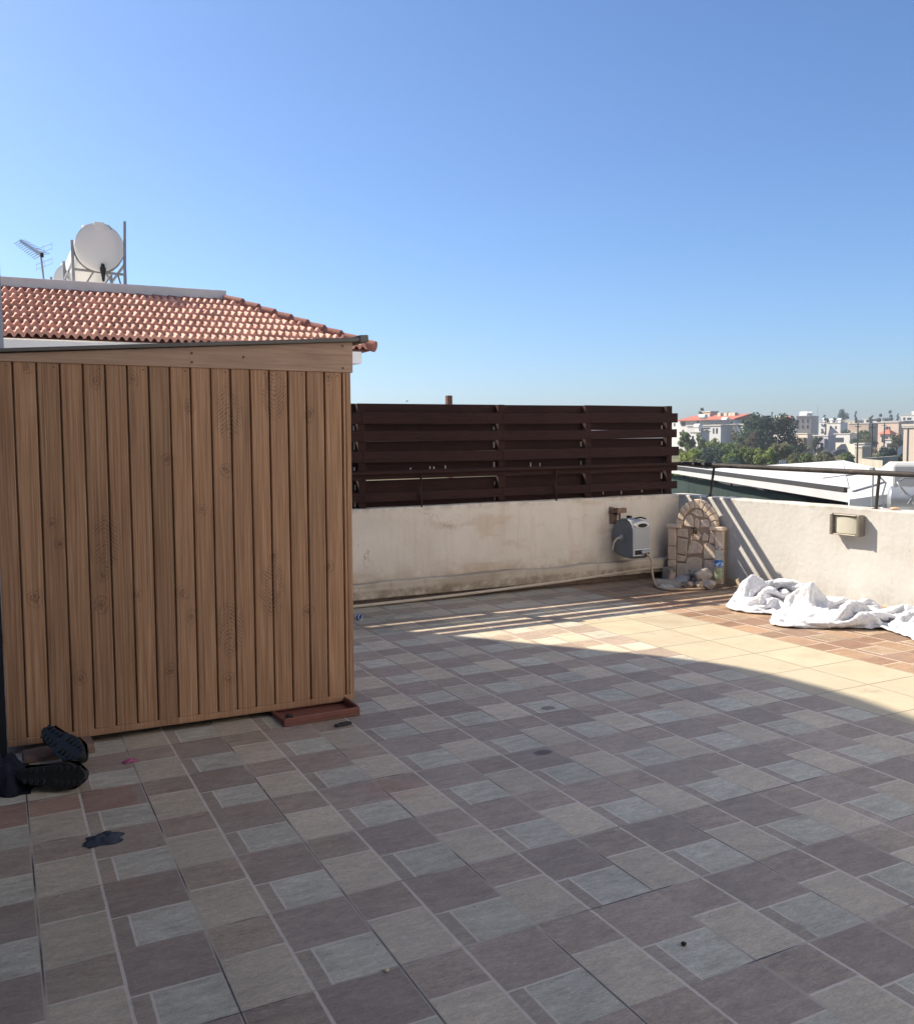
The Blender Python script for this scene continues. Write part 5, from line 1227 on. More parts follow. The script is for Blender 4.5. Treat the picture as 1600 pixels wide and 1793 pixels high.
-14,-5,-9,-8,-10,-10,6,-1,-8,-8,-5,-7,-7,-10,-12,-14,-13,-8,-6,-11,-10,-10,8,-7,9,-2,-9,-3,-6,-11,-13,-10,-7,-4,-9,-10,-11,-11,-10,-6,-3,-1,-10,-10,-7,-5,-6,-9,-9,-10,-6,-6,-4,-16,
-16,-15,-5,-5,-9,-9,2,8,-3,-7,-6,-7,-9,-11,-14,-14,-9,-11,-10,-8,-7,-10,10,-9,-8,5,-8,-8,-2,-11,-12,-3,-7,-8,-10,-10,-11,-11,-4,-4,4,-2,-13,-13,-6,-7,-11,-8,-4,-4,-4,-9,-14,-9,-14,
-10,-5,-6,-11,-11,-10,7,-7,-8,-5,-6,-3,-12,-13,-9,-8,-11,-8,-9,-7,-9,-1,5,-8,-8,-10,-8,-9,-10,-7,-4,-7,-3,-7,-10,-12,-7,-4,8,-2,0,-11,-17,-2,-16,-13,-7,-10,-8,-5,-2,-7,-15,-3,-7,
-5,-9,-10,-14,-11,-4,-1,-7,-6,-7,-10,-11,-10,-11,-11,0,-10,-9,-6,-7,15,-11,-12,-10,-9,-7,-6,-4,-7,-6,-2,-10,-11,-10,-8,-5,13,10,0,-9,-8,-18,-3,-15,-18,-14,-5,-9,-9,1,-13,-2,-8,-9,
-4,-7,-10,-13,-9,-8,-6,-10,-5,-10,-9,-10,-7,-9,-8,-9,-6,-4,-7,-7,4,-10,-10,-9,-8,-7,-7,-7,-1,-13,-15,-15,-3,2,-9,7,13,10,2,-9,-14,-15,-8,-23,-4,-18,-16,0,-9,-1,-13,-2,-9,-9,0,-10,
-13,-15,-3,-8,-8,-10,-10,-10,-9,-11,-10,-7,-5,-5,-4,-5,-7,-7,4,-8,-9,-8,-4,-6,-7,-4,-13,-19,-22,12,0,-5,-7,8,12,7,1,-12,-11,-18,-11,-23,-6,-15,-18,-11,-6,-1,-5,-3,-10,-4,-7,-10,
-13,-4,-9,-6,-9,-11,-9,-11,-12,-16,-3,-7,-3,-3,-5,-5,-7,-2,3,-6,-7,-3,-6,-5,-3,-6,-20,-25,-26,15,11,-6,7,5,4,4,0,-13,-15,-19,-14,-23,-5,-18,-6,-11,-6,-1,-8,-8,-10,-9,-8,-9,-2,-8,
-8,-9,-9,-7,-10,-8,-15,-13,-7,-5,-2,-5,-5,-8,4,-8,5,-8,-3,-6,-3,-7,-9,-1,-20,-25,-29,2,15,16,11,5,2,-1,-10,-13,-16,-19,-17,-22,-15,0,-6,-6,-8,-9,-14,-11,-10,-9,-7,-1,-10,-2,-9,-7,
-9,-12,-6,-2,-12,-12,-10,-3,-7,-5,-7,-7,-3,2,2,-2,-5,-7,-7,-4,-4,-12,-17,-23,-27,-15,26,20,14,6,0,-10,-8,-12,-16,-18,-18,-22,-16,-10,-7,-6,-6,-5,-14,-12,-11,-7,-6,-7,-8,-8,-3,-5,
-6,-5,-7,-10,-10,6,-8,-8,-10,-10,-9,-3,-10,1,-4,5,-4,-7,-4,-7,-9,-13,-16,-19,-25,-29,29,23,17,6,-1,-10,-12,-11,-15,-17,-18,-20,-13,-9,-8,-8,-11,-14,-14,-13,-10,-9,-9,-7,-7,-8,-5,
-3,-1,-6,-3,-7,-7,-6,-6,-3,-5,-6,-7,-8,-10,-9,4,-9,3,-2,-9,-8,-11,-13,-13,-17,-24,-28,20,23,16,6,-5,-9,-12,-11,-13,-16,-18,-15,-11,-8,-8,-12,-15,-16,-16,-14,-11,-8,-8,-7,-7,-8,-8,
-5,-4,0,-5,-3,-5,-10,-7,-7,-3,-5,-7,-7,-9,-6,0,-10,-8,2,-6,-9,-12,-14,-12,-17,-22,-25,20,16,13,1,-5,-10,-12,-12,-13,-15,-16,-13,-6,-6,-13,-12,-16,-16,-15,-16,-13,-9,-7,-6,-7,-6,-6,
-6,-6,-7,-4,-4,-5,-3,-9,-9,-1,-7,-6,-7,-8,-6,-7,-3,-10,-8,2,-12,-13,-16,-15,-15,-19,-20,9,14,11,1,-4,-13,-13,-14,-15,-15,-14,-14,-5,-1,2,-20,-18,-19,-15,-13,-11,-10,-8,-8,-7,-6,-7,
-7,-3,-1,-9,-9,-5,0,-10,-8,-8,-2,-8,-8,-6,-5,-12,4,-5,-11,-1,-13,-16,-18,-17,-15,-13,-10,-8,14,6,-1,-6,-10,-19,-14,-17,-16,-14,-11,-9,-1,6,9,-25,-21,-19,-14,-7,-10,-10,-7,-4,-3,0,
-5,-7,-9,-11,-10,-11,-4,-9,-10,-8,-4,-8,-8,-6,-4,-2,0,-5,-6,-9,-14,-19,-17,-15,-13,-11,-10,-9,6,-2,-1,-2,-19,-16,-21,-17,-14,-13,-9,-8,-6,3,12,12,-28,-20,-15,-13,-6,-10,2,-1,-5,
-15,-17,-4,0,-9,-11,0,-18,-17,-5,-10,-8,-8,-8,-7,-3,-2,-11,-6,-7,-7,-13,-16,-18,-15,-11,-9,-7,-9,-9,-1,5,-13,-16,-24,-23,-13,-10,-12,-10,-9,-6,3,4,15,7,-22,-14,-18,-13,-8,-2,4,-19,
-25,4,-10,-7,-5,-8,-10,-16,-11,-10,-10,-10,-8,-8,-7,-4,-8,-6,-9,-11,-12,-8,-17,-13,-13,-10,-10,-11,-7,-10,0,-7,-12,-19,-22,-18,-11,-10,-10,-5,-9,-10,-6,4,11,14,-10,-18,-12,-8,-6,
-8,-18,-24,-2,-20,-13,-7,-6,-7,-7,-11,-6,-7,-11,-8,-11,-11,-7,-4,3,-11,-11,-11,-12,-12,-17,-14,-9,-8,-12,-9,-10,-10,-10,-8,-10,-14,-18,-15,-10,-11,-4,-11,-8,-7,-4,-3,21,-12,6,-10,
-21,-14,-10,-14,-19,-5,-23,-18,-10,-6,-5,-7,-10,-10,-8,-5,-4,-8,-10,-11,-12,-8,-3,-14,-10,-13,-14,-14,-15,-12,-10,-9,-4,-13,-11,-10,-8,-9,-11,-12,-11,-13,-11,-3,-10,-8,-13,-6,1,-4,
22,-16,-8,-14,-18,-10,-12,-16,-19,-21,-22,-16,-6,-4,-7,2,-9,-11,-4,-10,-5,-10,-8,-9,-12,-14,-10,-6,-15,-14,-12,-18,-15,-10,-10,-9,-9,1,-11,-8,-11,-11,-11,-10,-8,-8,-10,-12,-5,-3,
-9,-11,-6,7,-5,3,-25,-18,-13,-10,-4,-19,-23,-23,-23,-18,-2,-7,-1,3,-10,-10,-7,-9,-6,-11,-11,-10,-11,-11,5,-12,-13,-15,-18,-19,-20,-12,-9,-9,-7,-5,2,-5,-9,-12,-11,-9,-12,-10,3,-8,
-14,-17,13,-4,-7,-7,-17,-2,-25,-6,-21,-13,0,-12,-23,-25,-23,-18,-14,-6,1,8,-11,-9,-11,-7,-7,-10,-11,-10,-9,-12,7,-12,-15,-17,-23,-27,-22,-13,-11,-9,-8,-7,-1,0,1,-4,-8,-13,-9,-11,
-9,2,-12,-16,6,-7,-8,-10,-15,-14,-1,-14,-21,-12,-5,-5,-20,-25,-26,-15,1,-9,-7,-7,-9,-10,-11,-11,-9,-8,-8,-9,-5,-13,3,-9,-17,-21,-26,-30,-28,-12,-10,-8,-5,-9,-5,-8,-2,2,1,1,-14,-10,
-7,-9,-2,-3,-11,-13,-12,-12,-12,-13,-12,-12,-4,-15,-8,-7,-4,-26,-28,-19,-9,-8,-9,-8,-8,1,-12,-12,-6,-11,-7,-7,-10,-12,11,-12,-18,-23,-29,-32,-29,-13,-9,-8,-8,-8,-7,-6,-9,-7,0,2,7,
-14,-9,-12,-8,2,-7,-12,-12,-12,-12,-11,-11,-9,-9,-13,-10,-9,-2,-19,-28,-23,-14,1,-10,-1,-10,-11,-12,-5,-11,-4,-11,-11,-9,-8,-3,-5,-14,-22,-27,-33,-30,-14,-10,-7,-7,-8,-7,-12,-7,-3,
-12,-6,5,-2,-13,-12,0,-9,-12,-12,-13,-11,-9,-3,-7,-11,-11,-10,-5,-11,-16,-7,-26,-22,-13,-10,-1,-10,-13,-2,-12,1,-11,-11,-6,-11,-9,-8,-10,-6,-12,-10,-22,-33,-32,-8,-11,-7,-8,-8,-10,
-10,-11,3,-12,-15,-11,2,-6,-8,-9,-14,-13,-11,-7,3,-9,-10,-12,-10,-11,-1,-11,-15,-3,-14,-19,-17,-16,-12,-12,-9,-2,-9,-6,2,-8,-11,-10,-9,-10,-8,1,-8,-18,-5,-15,-26,-29,-11,-13,-9,-9,
-8,-10,-5,-8,-6,-12,-14,-16,-13,-6,-8,-10,-13,-9,-7,3,-2,-9,-8,-10,-12,-10,-10,3,-12,-11,-18,-6,-12,-10,-11,-14,-12,-11,-2,-13,0,-10,-1,-12,-10,-10,-11,-15,-6,4,-19,-11,-7,-31,-14,
-16,-9,-9,-10,-9,-10,-10,-10,-10,-12,-11,-11,-9,-9,-13,-14,-10,-8,-3,0,-12,-10,-1,-7,-7,-2,-12,-1,-19,-8,-13,-4,-10,-10,-13,-8,-12,-7,-10,-12,-5,4,-11,-10,-12,-6,11,-12,-11,-6,-9,
0,-32,-26,-14,-13,-9,3,-13,-11,-10,-11,-10,-10,-10,-10,-8,-11,-14,-15,-11,-9,-5,-3,-2,4,-7,-6,-5,-11,-12,-9,-4,-11,-11,-13,-10,-10,-5,-5,-12,-11,-8,-10,-11,2,0,-13,-13,-6,4,-12,
-13,10,-14,-20,-18,-29,-18,-15,-9,3,-4,-17,-12,-11,-10,-9,-9,-10,-8,-9,-8,-13,-11,-7,-6,2,-4,-1,-9,-7,-9,-8,-3,-10,-11,-9,-8,-10,-9,-8,-6,-6,-12,-11,-8,-9,-10,-7,3,-5,-14,-5,-2,-7,
-5,-11,10,-27,-28,-22,-20,-17,-8,-1,1,-20,-14,-6,-6,-7,-8,-8,-10,-1,-10,-18,-10,-4,-6,-6,-1,-9,3,-6,-9,-9,-1,-10,-10,-9,-6,-10,-10,-7,-5,-8,-11,-10,-8,-8,-7,-12,-6,2,-10,-4,10,-4,
-7,-12,-10,-13,-29,-25,-16,-14,-5,-2,-23,-14,-5,-10,-8,-7,-5,-3,-7,-13,-12,6,-3,-8,-4,-5,-10,3,-4,-10,-9,-8,-8,-9,-5,-9,-9,-7,-4,-7,-5,-9,-10,-9,-9,-4,-9,-12,-11,-5,1,-4,7,-7,-11,
-14,-7,-21,-26,-18,-17,-8,-5,-13,-15,-8,-13,-7,-6,-9,-10,-8,-8,-8,1,-10,0,5,4,-2,-5,-7,-11,-10,-6,-7,-9,-9,-8,-10,-9,1,-5,-6,-5,-11,-9,-8,-7,-9,-4,-12,-14,-6,0,-2,-2,-9,-8,-13,-22,
-23,-13,-13,-10,-8,-11,-10,-13,-12,-1,-3,-5,-8,-13,-12,-8,-4,-2,-1,-2,3,3,0,-12,-10,-11,-10,-7,-8,-7,-10,0,-11,-10,-4,2,-5,-7,-10,-9,-7,-5,-8,-10,-11,-12,-6,-1,0,-3,-11,-12,-17,
-19,-18,-9,-8,-7,-10,-11,-8,-13,0,0,0,-3,-7,-11,-12,-8,-5,-6,-1,1,-3,-10,-13,-3,-2,-9,-9,-7,-7,-9,-7,-5,-7,-9,-7,2,0,-10,-8,-8,-8,-8,-9,-2,-14,-11,-6,0,0,-1,-14,-14,-14,-19,-20,10,
-8,-10,-11,-13,-8,-4,1,3,1,1,-4,-4,-13,-15,-8,-5,-6,-9,-8,-7,-6,0,-8,-9,-7,-7,-7,-8,-7,-2,-10,-12,-7,-2,5,-9,-9,-11,-6,-5,-8,-9,-7,-7,-6,-1,0,1,-15,-16,-15,-20,2,2,-4,-11,-14,-11,
-6,-11,13,3,-6,-1,1,-3,-4,-8,-15,-9,-6,-8,-9,-8,-6,-8,-4,-8,-8,-7,-6,-2,-7,-3,-12,-12,-9,-1,-4,-5,-9,-7,-6,-5,-8,-8,-5,-6,-8,0,-11,1,-16,-16,-16,-11,-3,-1,-3,0,-12,-7,-12,-6,7,3,
-1,-4,4,-5,-4,-3,-9,-12,-9,-8,-10,-10,-8,-6,-6,-8,-7,-3,1,-3,-6,-5,-8,-8,-9,-7,-8,-8,-12,-11,-5,-1,-8,-7,-3,-9,-4,-1,-17,2,-16,-15,-14,-4,-8,5,-1,-8,-3,-8,-6,-14,-24,15,14,4,0,-3,
-4,-4,-6,-10,-10,-10,-12,-11,-8,-7,-7,-9,0,4,2,-4,-5,-4,-6,-3,-9,-9,-13,-13,-12,-14,-2,-5,-8,-6,-6,-4,-4,-5,-18,4,-14,-16,-11,-15,12,6,-4,-5,-7,-15,-9,-10,-26,14,18,3,2,-4,-4,-6,
-9,-6,-13,-11,-10,-9,-5,-8,-6,-9,5,-9,7,3,-1,-4,-1,-2,-7,-10,-15,-13,-13,-12,-7,-7,-8,-4,-5,-4,-4,-14,-17,-1,-5,-17,-19,0,15,8,-4,-5,-14,-15,-9,-22,-18,10,14,11,-1,-6,-8,-7,-5,-10,
-9,-9,-9,-7,-5,-6,-4,-4,-6,-8,-6,-4,2,-2,14,-10,4,-10,-9,-19,-17,-11,-9,-6,-5,-8,3,0,-10,-14,-14,-12,12,-19,-11,2,17,9,-10,-5,-14,-17,-18,-14,-16,4,10,8,3,-7,-8,-6,-6,-9,-7,-9,-6,
-8,-8,-2,-9,-3,-7,-9,-7,-8,1,-6,4,13,-5,-7,-7,-14,-14,-10,-8,5,-5,-4,-5,-8,-10,-11,-7,-10,15,3,-14,4,15,7,-9,-12,-15,-13,-16,-11,-8,-12,4,6,7,-8,-9,-8,-9,-1,-9,-4,-9,-10,-1,-5,-7,
-8,-7,-6,-5,-8,-7,0,-4,-4,8,-6,-8,-11,-9,-8,-1,-8,-2,-7,-5,-6,-1,-9,-11,-7,16,17,-6,-3,13,0,-11,-12,-12,-10,-10,-5,-9,-10,-7,7,-8,-8,-8,-4,-1,-7,-4,-9,-9,-4,-8,-3,-7,-6,-8,-6,-6,
-5,-7,-9,-3,-4,2,-6,-5,-10,-3,-8,-8,5,-4,-7,-2,-7,-7,-7,-3,2,10,22,-7,9,1,-6,-11,-11,-9,-7,-7,-8,0,-9,-7,-6,-7,-3,-6,0,-6,-7,-9,-7,-7,-7,-6,-7,-7,-6,-6,-6,-8,-8,-4,-7,-6,-6,0,-5,
-7,-8,-6,0,-10,-4,7,-1,-9,-7,-6,-9,-9,1,13,17,6,-2,-7,-7,-10,-7,-8,-7,-7,-7,-5,-5,1,-7,-6,1,-6,-8,-10,-11,-8,-7,-8,-6,-6,6,-7,-8,-8,-6,-6,-3,-14,-10,-7,-8,-4,-6,3,-6,-5,-8,-3,-8,
-6,8,2,-11,-8,-9,-2,12,-2,13,10,-6,-3,-7,-10,-9,-8,0,-6,-7,-3,-3,-5,-1,-6,-12,-11,-5,-12,-11,-8,-5,-6,-2,-7,0,8,-8,-9,-1,-5,-15,-15,-9,-3,-7,-7,-8,-2,-2,-7,3,-6,-3,-9,-11,8,-1,-12,
-12,-10,7,-2,12,-4,-4,2,-9,-8,-10,-3,-7,-6,0,-9,-5,6,-9,-7,1,-12,-17,-13,-11,-10,8,-3,-6,-6,-9,6,-3,-6,-11,-14,-7,-9,-10,-8,-1,-8,1,-5,-6,-12,8,0,-7,-2,-11,-15,7,-5,-14,-13,3,5,2,
-2,-7,-2,-7,-9,-8,-3,5,-8,-8,1,-7,-6,1,-8,-8,-2,-13,-16,-15,-13,1,-2,-8,1,-9,-2,-6,-9,-12,-14,-10,0,-2,-3,-4,-6,0,-7,-6,-12,5,3,1,-10,-9,-12,-10,6,-14,-16,1,3,1,-1,-7,-5,-7,-8,1,7,
-8,-2,-10,-12,2,-6,-2,-7,-4,-10,-12,-8,-13,-13,-15,-4,-5,-3,0,-10,-10,-9,-11,-10,-15,1,5,10,-7,-7,-5,-8,-7,-13,-2,3,7,-4,-8,-9,-15,0,-10,-17,4,6,-4,-5,-8,-1,-9,5,4,-7,2,-9,-11,-16,
0,-2,-9,0,-8,-11,-9,-6,-11,-10,-15,-7,-7,-8,-4,-11,-11,-10,-11,-4,-16,1,16,-2,-3,-5,-8,-7,-8,-13,-6,5,5,-1,-10,-4,-12,-16,0,-18,11,-7,-3,-5,-8,3,-4,2,0,-1,-5,-9,-11,-15,-10,3,-4,
-8,-9,-9,-3,-8,-5,-12,-14,-12,-8,-8,-8,-12,-13,-9,-5,-11,-12,15,14,1,-8,-7,-10,-8,-12,-14,-7,4,3,1,-8,-7,-12,-15,0,-18,-1,-2,-8,-7,-9,-6,2,-2,1,-2,2,-7,-3,-14,-15,-7,-4,-11,-7,-10,
-5,3,-8,-10,-13,-14,-7,-8,-10,-12,-12,-10,-6,-16,2,16,5,-5,-8,-3,-9,-13,-11,-12,-7,-2,2,3,-3,-11,-8,-15,-4,-17,0,-8,-2,-4,-8,-10,-6,-3,-1,1,9,3,-12,-14,-15,-15,-8,-6,-10,-1,-7,-7,
-6,-8,-13,-6,-7,-7,-10,-13,-13,-3,-16,-18,15,8,-8,-3,-8,-5,0,-14,-13,-3,-9,-9,3,-3,1,-11,-6,-15,-7,-16,-1,1,-5,-8,-5,-9,-12,-7,0,5,-4,7,-10,-13,-15,-14,-10,-3,-11,-9,-7,-6,-4,-11,
-1,-9,5,-10,-11,-14,-14,-8,-15,-11,-2,10,-9,-6,-5,-7,1,-8,-13,-2,-9,-11,-5,2,1,-9,-7,-14,-10,-15,-1,-5,3,-8,-8,-7,-1,-11,-4,1,-8,-6,-7,-11,-15,-3,-6,-8,-9,-10,-9,-10,-1,-12,-6,8,3,
-5,-11,-15,-15,-18,-9,-7,-18,2,3,-7,-8,-8,-2,1,-13,-5,-5,-9,-9,-5,3,-5,-11,-13,-11,-15,1,0,-6,-8,-6,-4,-6,-6,-6,-6,-10,-11,-10,-13,-11,-4,-6,-7,-6,-5,-9,-8,-7,1,-10,-2,5,-5,2,-5,
-14,-19,-16,-18,-9,-6,8,-8,-7,-2,-4,-11,-8,-12,1,-8,-10,-9,-5,0,-11,-10,-14,-14,2,-1,-10,-8,-4,-4,-3,-7,-8,-10,-13,-14,-16,-14,-5,-8,-3,-2,0,-9,-9,0,-6,-8,2,-4,-8,-6,2,-4,0,-14,
-20,-17,-11,-8,-7,0,-7,-8,-6,-2,-10,-6,-9,-5,-8,-4,-10,-10,-7,-12,-12,-12,-2,-6,-1,-9,0,-3,-7,-8,-12,-16,-18,-13,-12,-11,-6,1,3,-7,-9,-8,-1,-8,-7,1,-4,-7,-8,-7,-4,4,0,-8,-18,-15,
-12,-8,-5,-8,-8,-4,-8,-9,-2,-9,-6,-7,-8,-9,-9,-13,-13,-8,-10,-3,-8,-8,5,-5,-9,8,-8,-8,-12,-16,-20,-19,-13,7,-2,-4,-9,-8,-6,-3,-8,0,-6,-8,-6,-3,0,-13,-9,-3,3,-3,-16,-14,-12,-11,-6,
-8,-5,-9,-10,-2,-9,0,-8,-5,-8,-10,-16,-15,-15,-11,-5,-6,-10,-6,2,-4,12,-6,-2,-9,-10,-14,-17,-19,-17,7,-10,-6,-8,3,-4,-7,-5,-8,-8,-1,-5,-3,-11,-11,-5,-10,-1,3,-16,-11,-14,-12,-11,
-2,-10,-7,-2,-9,0,-8,-3,-8,-10,-7,-19,-19,-14,-9,-8,-6,-11,2,0,12,12,-3,-10,-12,-7,-14,-14,-15,-17,-16,7,-2,-11,-12,-7,-5,1,-9,-9,-6,-5,-5,-5,-8,-8,1,-2,-5,-14,-10,-14,-14,-2,-8,
-10,-9,0,-9,-5,1,-7,-10,-3,-14,-19,-19,-14,-10,-9,-5,-7,3,12,15,7,0,-10,-12,-15,-10,-10,-15,-14,-15,-13,6,-1,-8,-9,-8,-9,-10,2,-6,-8,-8,-7,-7,-1,-8,-4,-2,-13,-10,-15,-14,2,-9,-9,
-1,-13,-4,-9,4,-9,-10,2,-15,-19,-19,-15,-11,-10,-8,-3,10,13,8,10,-3,-7,-8,-16,-13,-11,-13,-11,-12,-11,-14,-7,8,-6,-13,-9,-2,-12,4,-10,-7,-6,-6,-3,-8,-8,-7,-6,-7,-13,-11,-2,-9,-7,2,
-13,-10,0,-7,-2,-10,3,-16,-19,-19,-16,-13,-11,-9,3,9,15,13,-7,-3,-1,-7,-18,-15,-12,-9,-8,-10,-8,-12,-12,0,-5,-11,-2,-9,-5,0,-10,-6,0,-6,-9,-8,-4,-10,-8,-6,-8,-6,-9,-10,-7,6,-13,-6,
-10,-4,-8,3,-4,-13,-19,-19,-17,-15,-12,-10,2,11,14,8,3,-9,2,-14,-13,-18,-13,-9,-8,-5,-7,-11,-10,-19,11,-11,-4,-9,1,-9,-5,-4,-4,-8,-3,-10,-11,-9,-7,-4,-7,-8,-2,-10,-2,-10,-6,-16,7,
-11,-5,-6,-4,-5,-19,-20,-18,-15,-13,-10,3,11,7,8,1,-2,-16,-4,-15,-12,-12,-7,-1,-6,-7,-6,-12,-15,-16,4,-8,-4,-5,2,-8,-1,-7,-8,-9,-11,-7,-8,-8,-2,-8,-7,-9,-4,-7,-5,-12,-10,8,-8,-5,
-10,1,-9,-20,-19,-19,-16,-14,-10,2,9,9,3,-3,-11,-14,-10,-13,0,-8,1,0,-8,-7,-7,-8,-10,-13,-10,-6,-2,-8,4,-7,-5,-10,-8,-9,-10,-7,-6,-9,-1,-7,-7,-5,-7,-8,-10,-14,-5,8,-9,-10,4,-3,-13,
-18,-20,-20,-16,-14,-10,0,9,-1,-3,-6,-10,-5,-12,-1,-7,-5,-1,2,-8,-8,0,-8,-8,-10,-7,-5,-8,-2,-7,-4,-8,-10,-11,-9,-7,-6,-8,-5,-8,-4,-3,-6,-8,-10,-13,-11,5,-6,0,-9,-7,2,-10,-19,-20,
-20,-17,-13,-11,-4,-4,1,-4,-3,-1,-10,-12,0,-5,-1,-6,2,-7,-4,-9,2,-7,-9,-6,-3,-7,-3,-8,-8,-8,-10,-10,-7,-8,-8,-12,1,-7,-7,-7,-5,-6,-7,-14,-10,5,5,-6,-8,-10,-2,-9,-17,-21,-20,-15,
-14,-11,-13,-2,-7,-1,-6,1,0,0,-9,-6,-1,-6,1,-4,-4,-6,-8,2,-6,-4,-8,0,-9,-8,-7,-8,-10,-8,-7,-8,-11,-9,-9,0,-7,-5,-4,-6,-8,-12,-10,9,3,-3,-10,-10,-10,-14,-8,-21,-20,-17,-13,-3,-17,4,
-7,-5,5,-10,5,-4,1,-5,-6,-1,-4,1,-6,-3,-6,-2,1,-8,-2,-12,2,-8,-9,-8,-9,-9,-7,-8,-11,-11,-7,-1,-7,-1,-9,-6,-6,-6,-8,-5,11,-1,-10,-8,-9,-12,-18,-20,-20,-16,-2,-1],
[1396,-2,2,3,2,1,3,2,0,-1,-4,3,4,1,0,-3,-4,0,0,-3,-3,-4,-4,-5,-1,-2,-1,-1,-2,0,0,2,-2,-3,-3,3,2,3,2,-2,1,3,3,0,-1,-2,-4,-2,2,-3,-3,0,-3,-2,-11,-1,-3,0,4,-1,3,2,4,3,-2,0,2,3,0,-3,-4,
-2,-3,-1,-5,-5,-3,-6,0,-3,-1,-1,-3,-2,0,5,0,-3,-4,4,2,-1,5,-1,-2,6,-2,6,4,0,-4,-4,5,1,-6,1,-5,-3,-18,1,-4,0,-1,6,0,1,4,4,1,0,1,1,2,-3,-4,-3,-1,-2,-1,-8,-2,-6,-3,0,-3,-2,-2,-1,-1,2,
5,-1,0,-5,6,3,-3,2,-2,0,5,-4,4,7,0,-3,1,5,-1,-4,-7,-2,-15,-1,-4,4,-5,3,0,3,2,6,3,0,3,-1,1,-1,-6,-2,1,-2,-5,-4,-4,-5,0,-2,-2,-2,-2,-2,0,1,4,3,-4,0,5,-2,0,5,-2,-7,10,-9,9,-4,-2,5,5,
-4,9,-3,1,1,-14,-2,-5,1,-2,1,-2,3,3,6,3,3,6,-5,1,-1,-5,1,2,-1,-6,-6,-5,-4,-2,-2,-1,5,-2,-2,2,-1,4,-3,5,-1,-2,4,2,1,5,-2,7,-5,7,-2,-10,0,1,8,-2,7,4,5,-16,0,-5,-3,-2,-2,-1,0,5,6,6,6,
3,-5,1,2,1,-5,3,-2,-3,-7,-6,-3,3,-2,-5,-2,3,4,0,-2,4,0,5,-5,2,2,2,1,0,4,5,1,9,9,2,-9,3,-5,6,-10,5,7,-9,-7,-6,-4,-4,-3,-2,1,1,8,6,7,8,1,-2,2,-2,-1,-3,-2,-4,-6,-4,-5,1,4,0,-4,1,6,6,
-4,3,0,2,6,-3,5,-1,4,4,1,-1,9,0,8,11,-6,4,7,-2,-8,-7,5,-14,-9,-9,-6,-3,-6,-4,3,0,5,8,7,6,9,-3,4,-3,-3,-4,-2,-2,-8,-2,0,-2,-5,4,-1,7,7,8,0,2,6,-3,6,-1,4,-2,-2,7,-3,6,1,8,7,3,7,-3,6,
5,2,-1,-5,-15,-4,-14,-6,-10,-8,-6,0,4,3,7,14,5,7,5,-4,4,-4,-5,-4,-2,-10,-2,-2,-4,-3,7,-2,7,10,9,13,4,-3,2,4,-2,-1,0,5,-3,2,3,4,8,0,12,10,-1,8,0,4,11,-5,-15,-1,-14,-14,-9,-11,-8,-1,
2,4,8,16,10,6,-2,-3,0,0,-6,-3,-7,-3,-6,-3,-7,2,4,-3,9,11,15,12,16,0,7,-7,-3,-5,4,1,5,-3,6,6,1,13,16,11,1,8,1,-5,-1,5,-2,-11,-6,-18,-16,-13,-4,-6,3,7,14,9,7,7,0,-6,0,-5,-7,-2,-7,-9,
-8,-4,-5,-1,4,-4,8,11,19,21,17,11,6,10,4,3,0,-7,-7,1,7,3,10,13,12,-12,0,6,-2,-1,1,7,-11,3,-16,-19,-18,-15,-6,5,2,9,12,5,12,4,2,-8,-4,-3,-12,-8,-3,-20,-13,-6,-4,-1,4,-5,-3,13,17,20,
15,12,12,13,18,17,16,4,-5,-4,1,7,8,3,-12,-11,3,3,-1,-1,4,12,-6,-6,-8,-19,-14,-7,6,7,6,2,7,8,10,9,4,-5,-4,-9,-11,-15,-22,-23,-19,-10,-6,3,-3,2,-2,1,11,14,15,12,14,17,21,24,22,20,-4,
-3,-5,3,4,-1,-11,-7,1,7,2,16,-13,15,-16,-7,-11,-5,-2,-2,6,10,9,9,4,4,7,6,9,0,-5,-11,-18,-20,-27,-26,-22,-15,-8,-3,0,-6,-3,4,4,10,14,14,16,20,24,24,23,14,16,-5,-7,0,4,-2,5,3,-5,0,
12,13,-10,6,-10,-15,-8,-1,-4,7,15,20,10,6,5,2,5,6,10,4,-4,-16,-22,-22,-28,-24,-20,-13,-8,-9,-8,-5,-6,-4,5,10,11,14,19,22,24,22,12,18,17,8,-7,1,-5,1,7,6,-5,12,7,18,-6,8,-10,-20,-8,
0,3,9,17,26,17,6,5,2,4,5,6,3,-6,-8,-21,-22,-24,-21,-16,-12,-10,-10,-8,-7,-6,0,-2,6,6,12,16,19,21,19,8,11,11,11,4,-5,2,7,7,7,1,6,12,20,4,8,-8,-23,-7,3,9,8,16,28,16,6,3,6,1,3,-1,4,
-1,-2,-9,-14,-16,-16,-15,-12,-13,-11,-7,-5,-4,-3,3,-1,1,6,14,13,19,11,7,6,7,5,1,4,8,8,7,7,6,10,14,15,12,8,-3,-23,-15,7,6,6,26,26,20,9,1,0,0,2,-1,0,3,4,-3,-5,-10,0,-13,-16,-16,-14,
-4,0,-1,0,-1,-2,-4,2,7,14,11,14,-5,-1,8,-3,4,7,5,7,7,5,7,9,18,14,13,15,-3,-22,-23,6,6,8,25,28,16,8,4,-6,-3,0,-4,3,6,4,4,7,4,-4,-8,-15,-15,-12,-7,5,5,-4,3,-6,3,2,-1,10,15,-1,-5,-6,
4,8,-9,2,11,9,8,-3,9,14,13,4,14,14,2,-25,-24,-5,6,10,22,26,20,3,5,-7,-9,-7,-2,-2,9,16,10,8,5,3,-9,-15,-14,-1,1,2,8,2,-3,3,-3,-2,9,9,-4,2,-5,-4,-3,9,-4,-7,0,13,12,4,6,10,11,4,7,15,
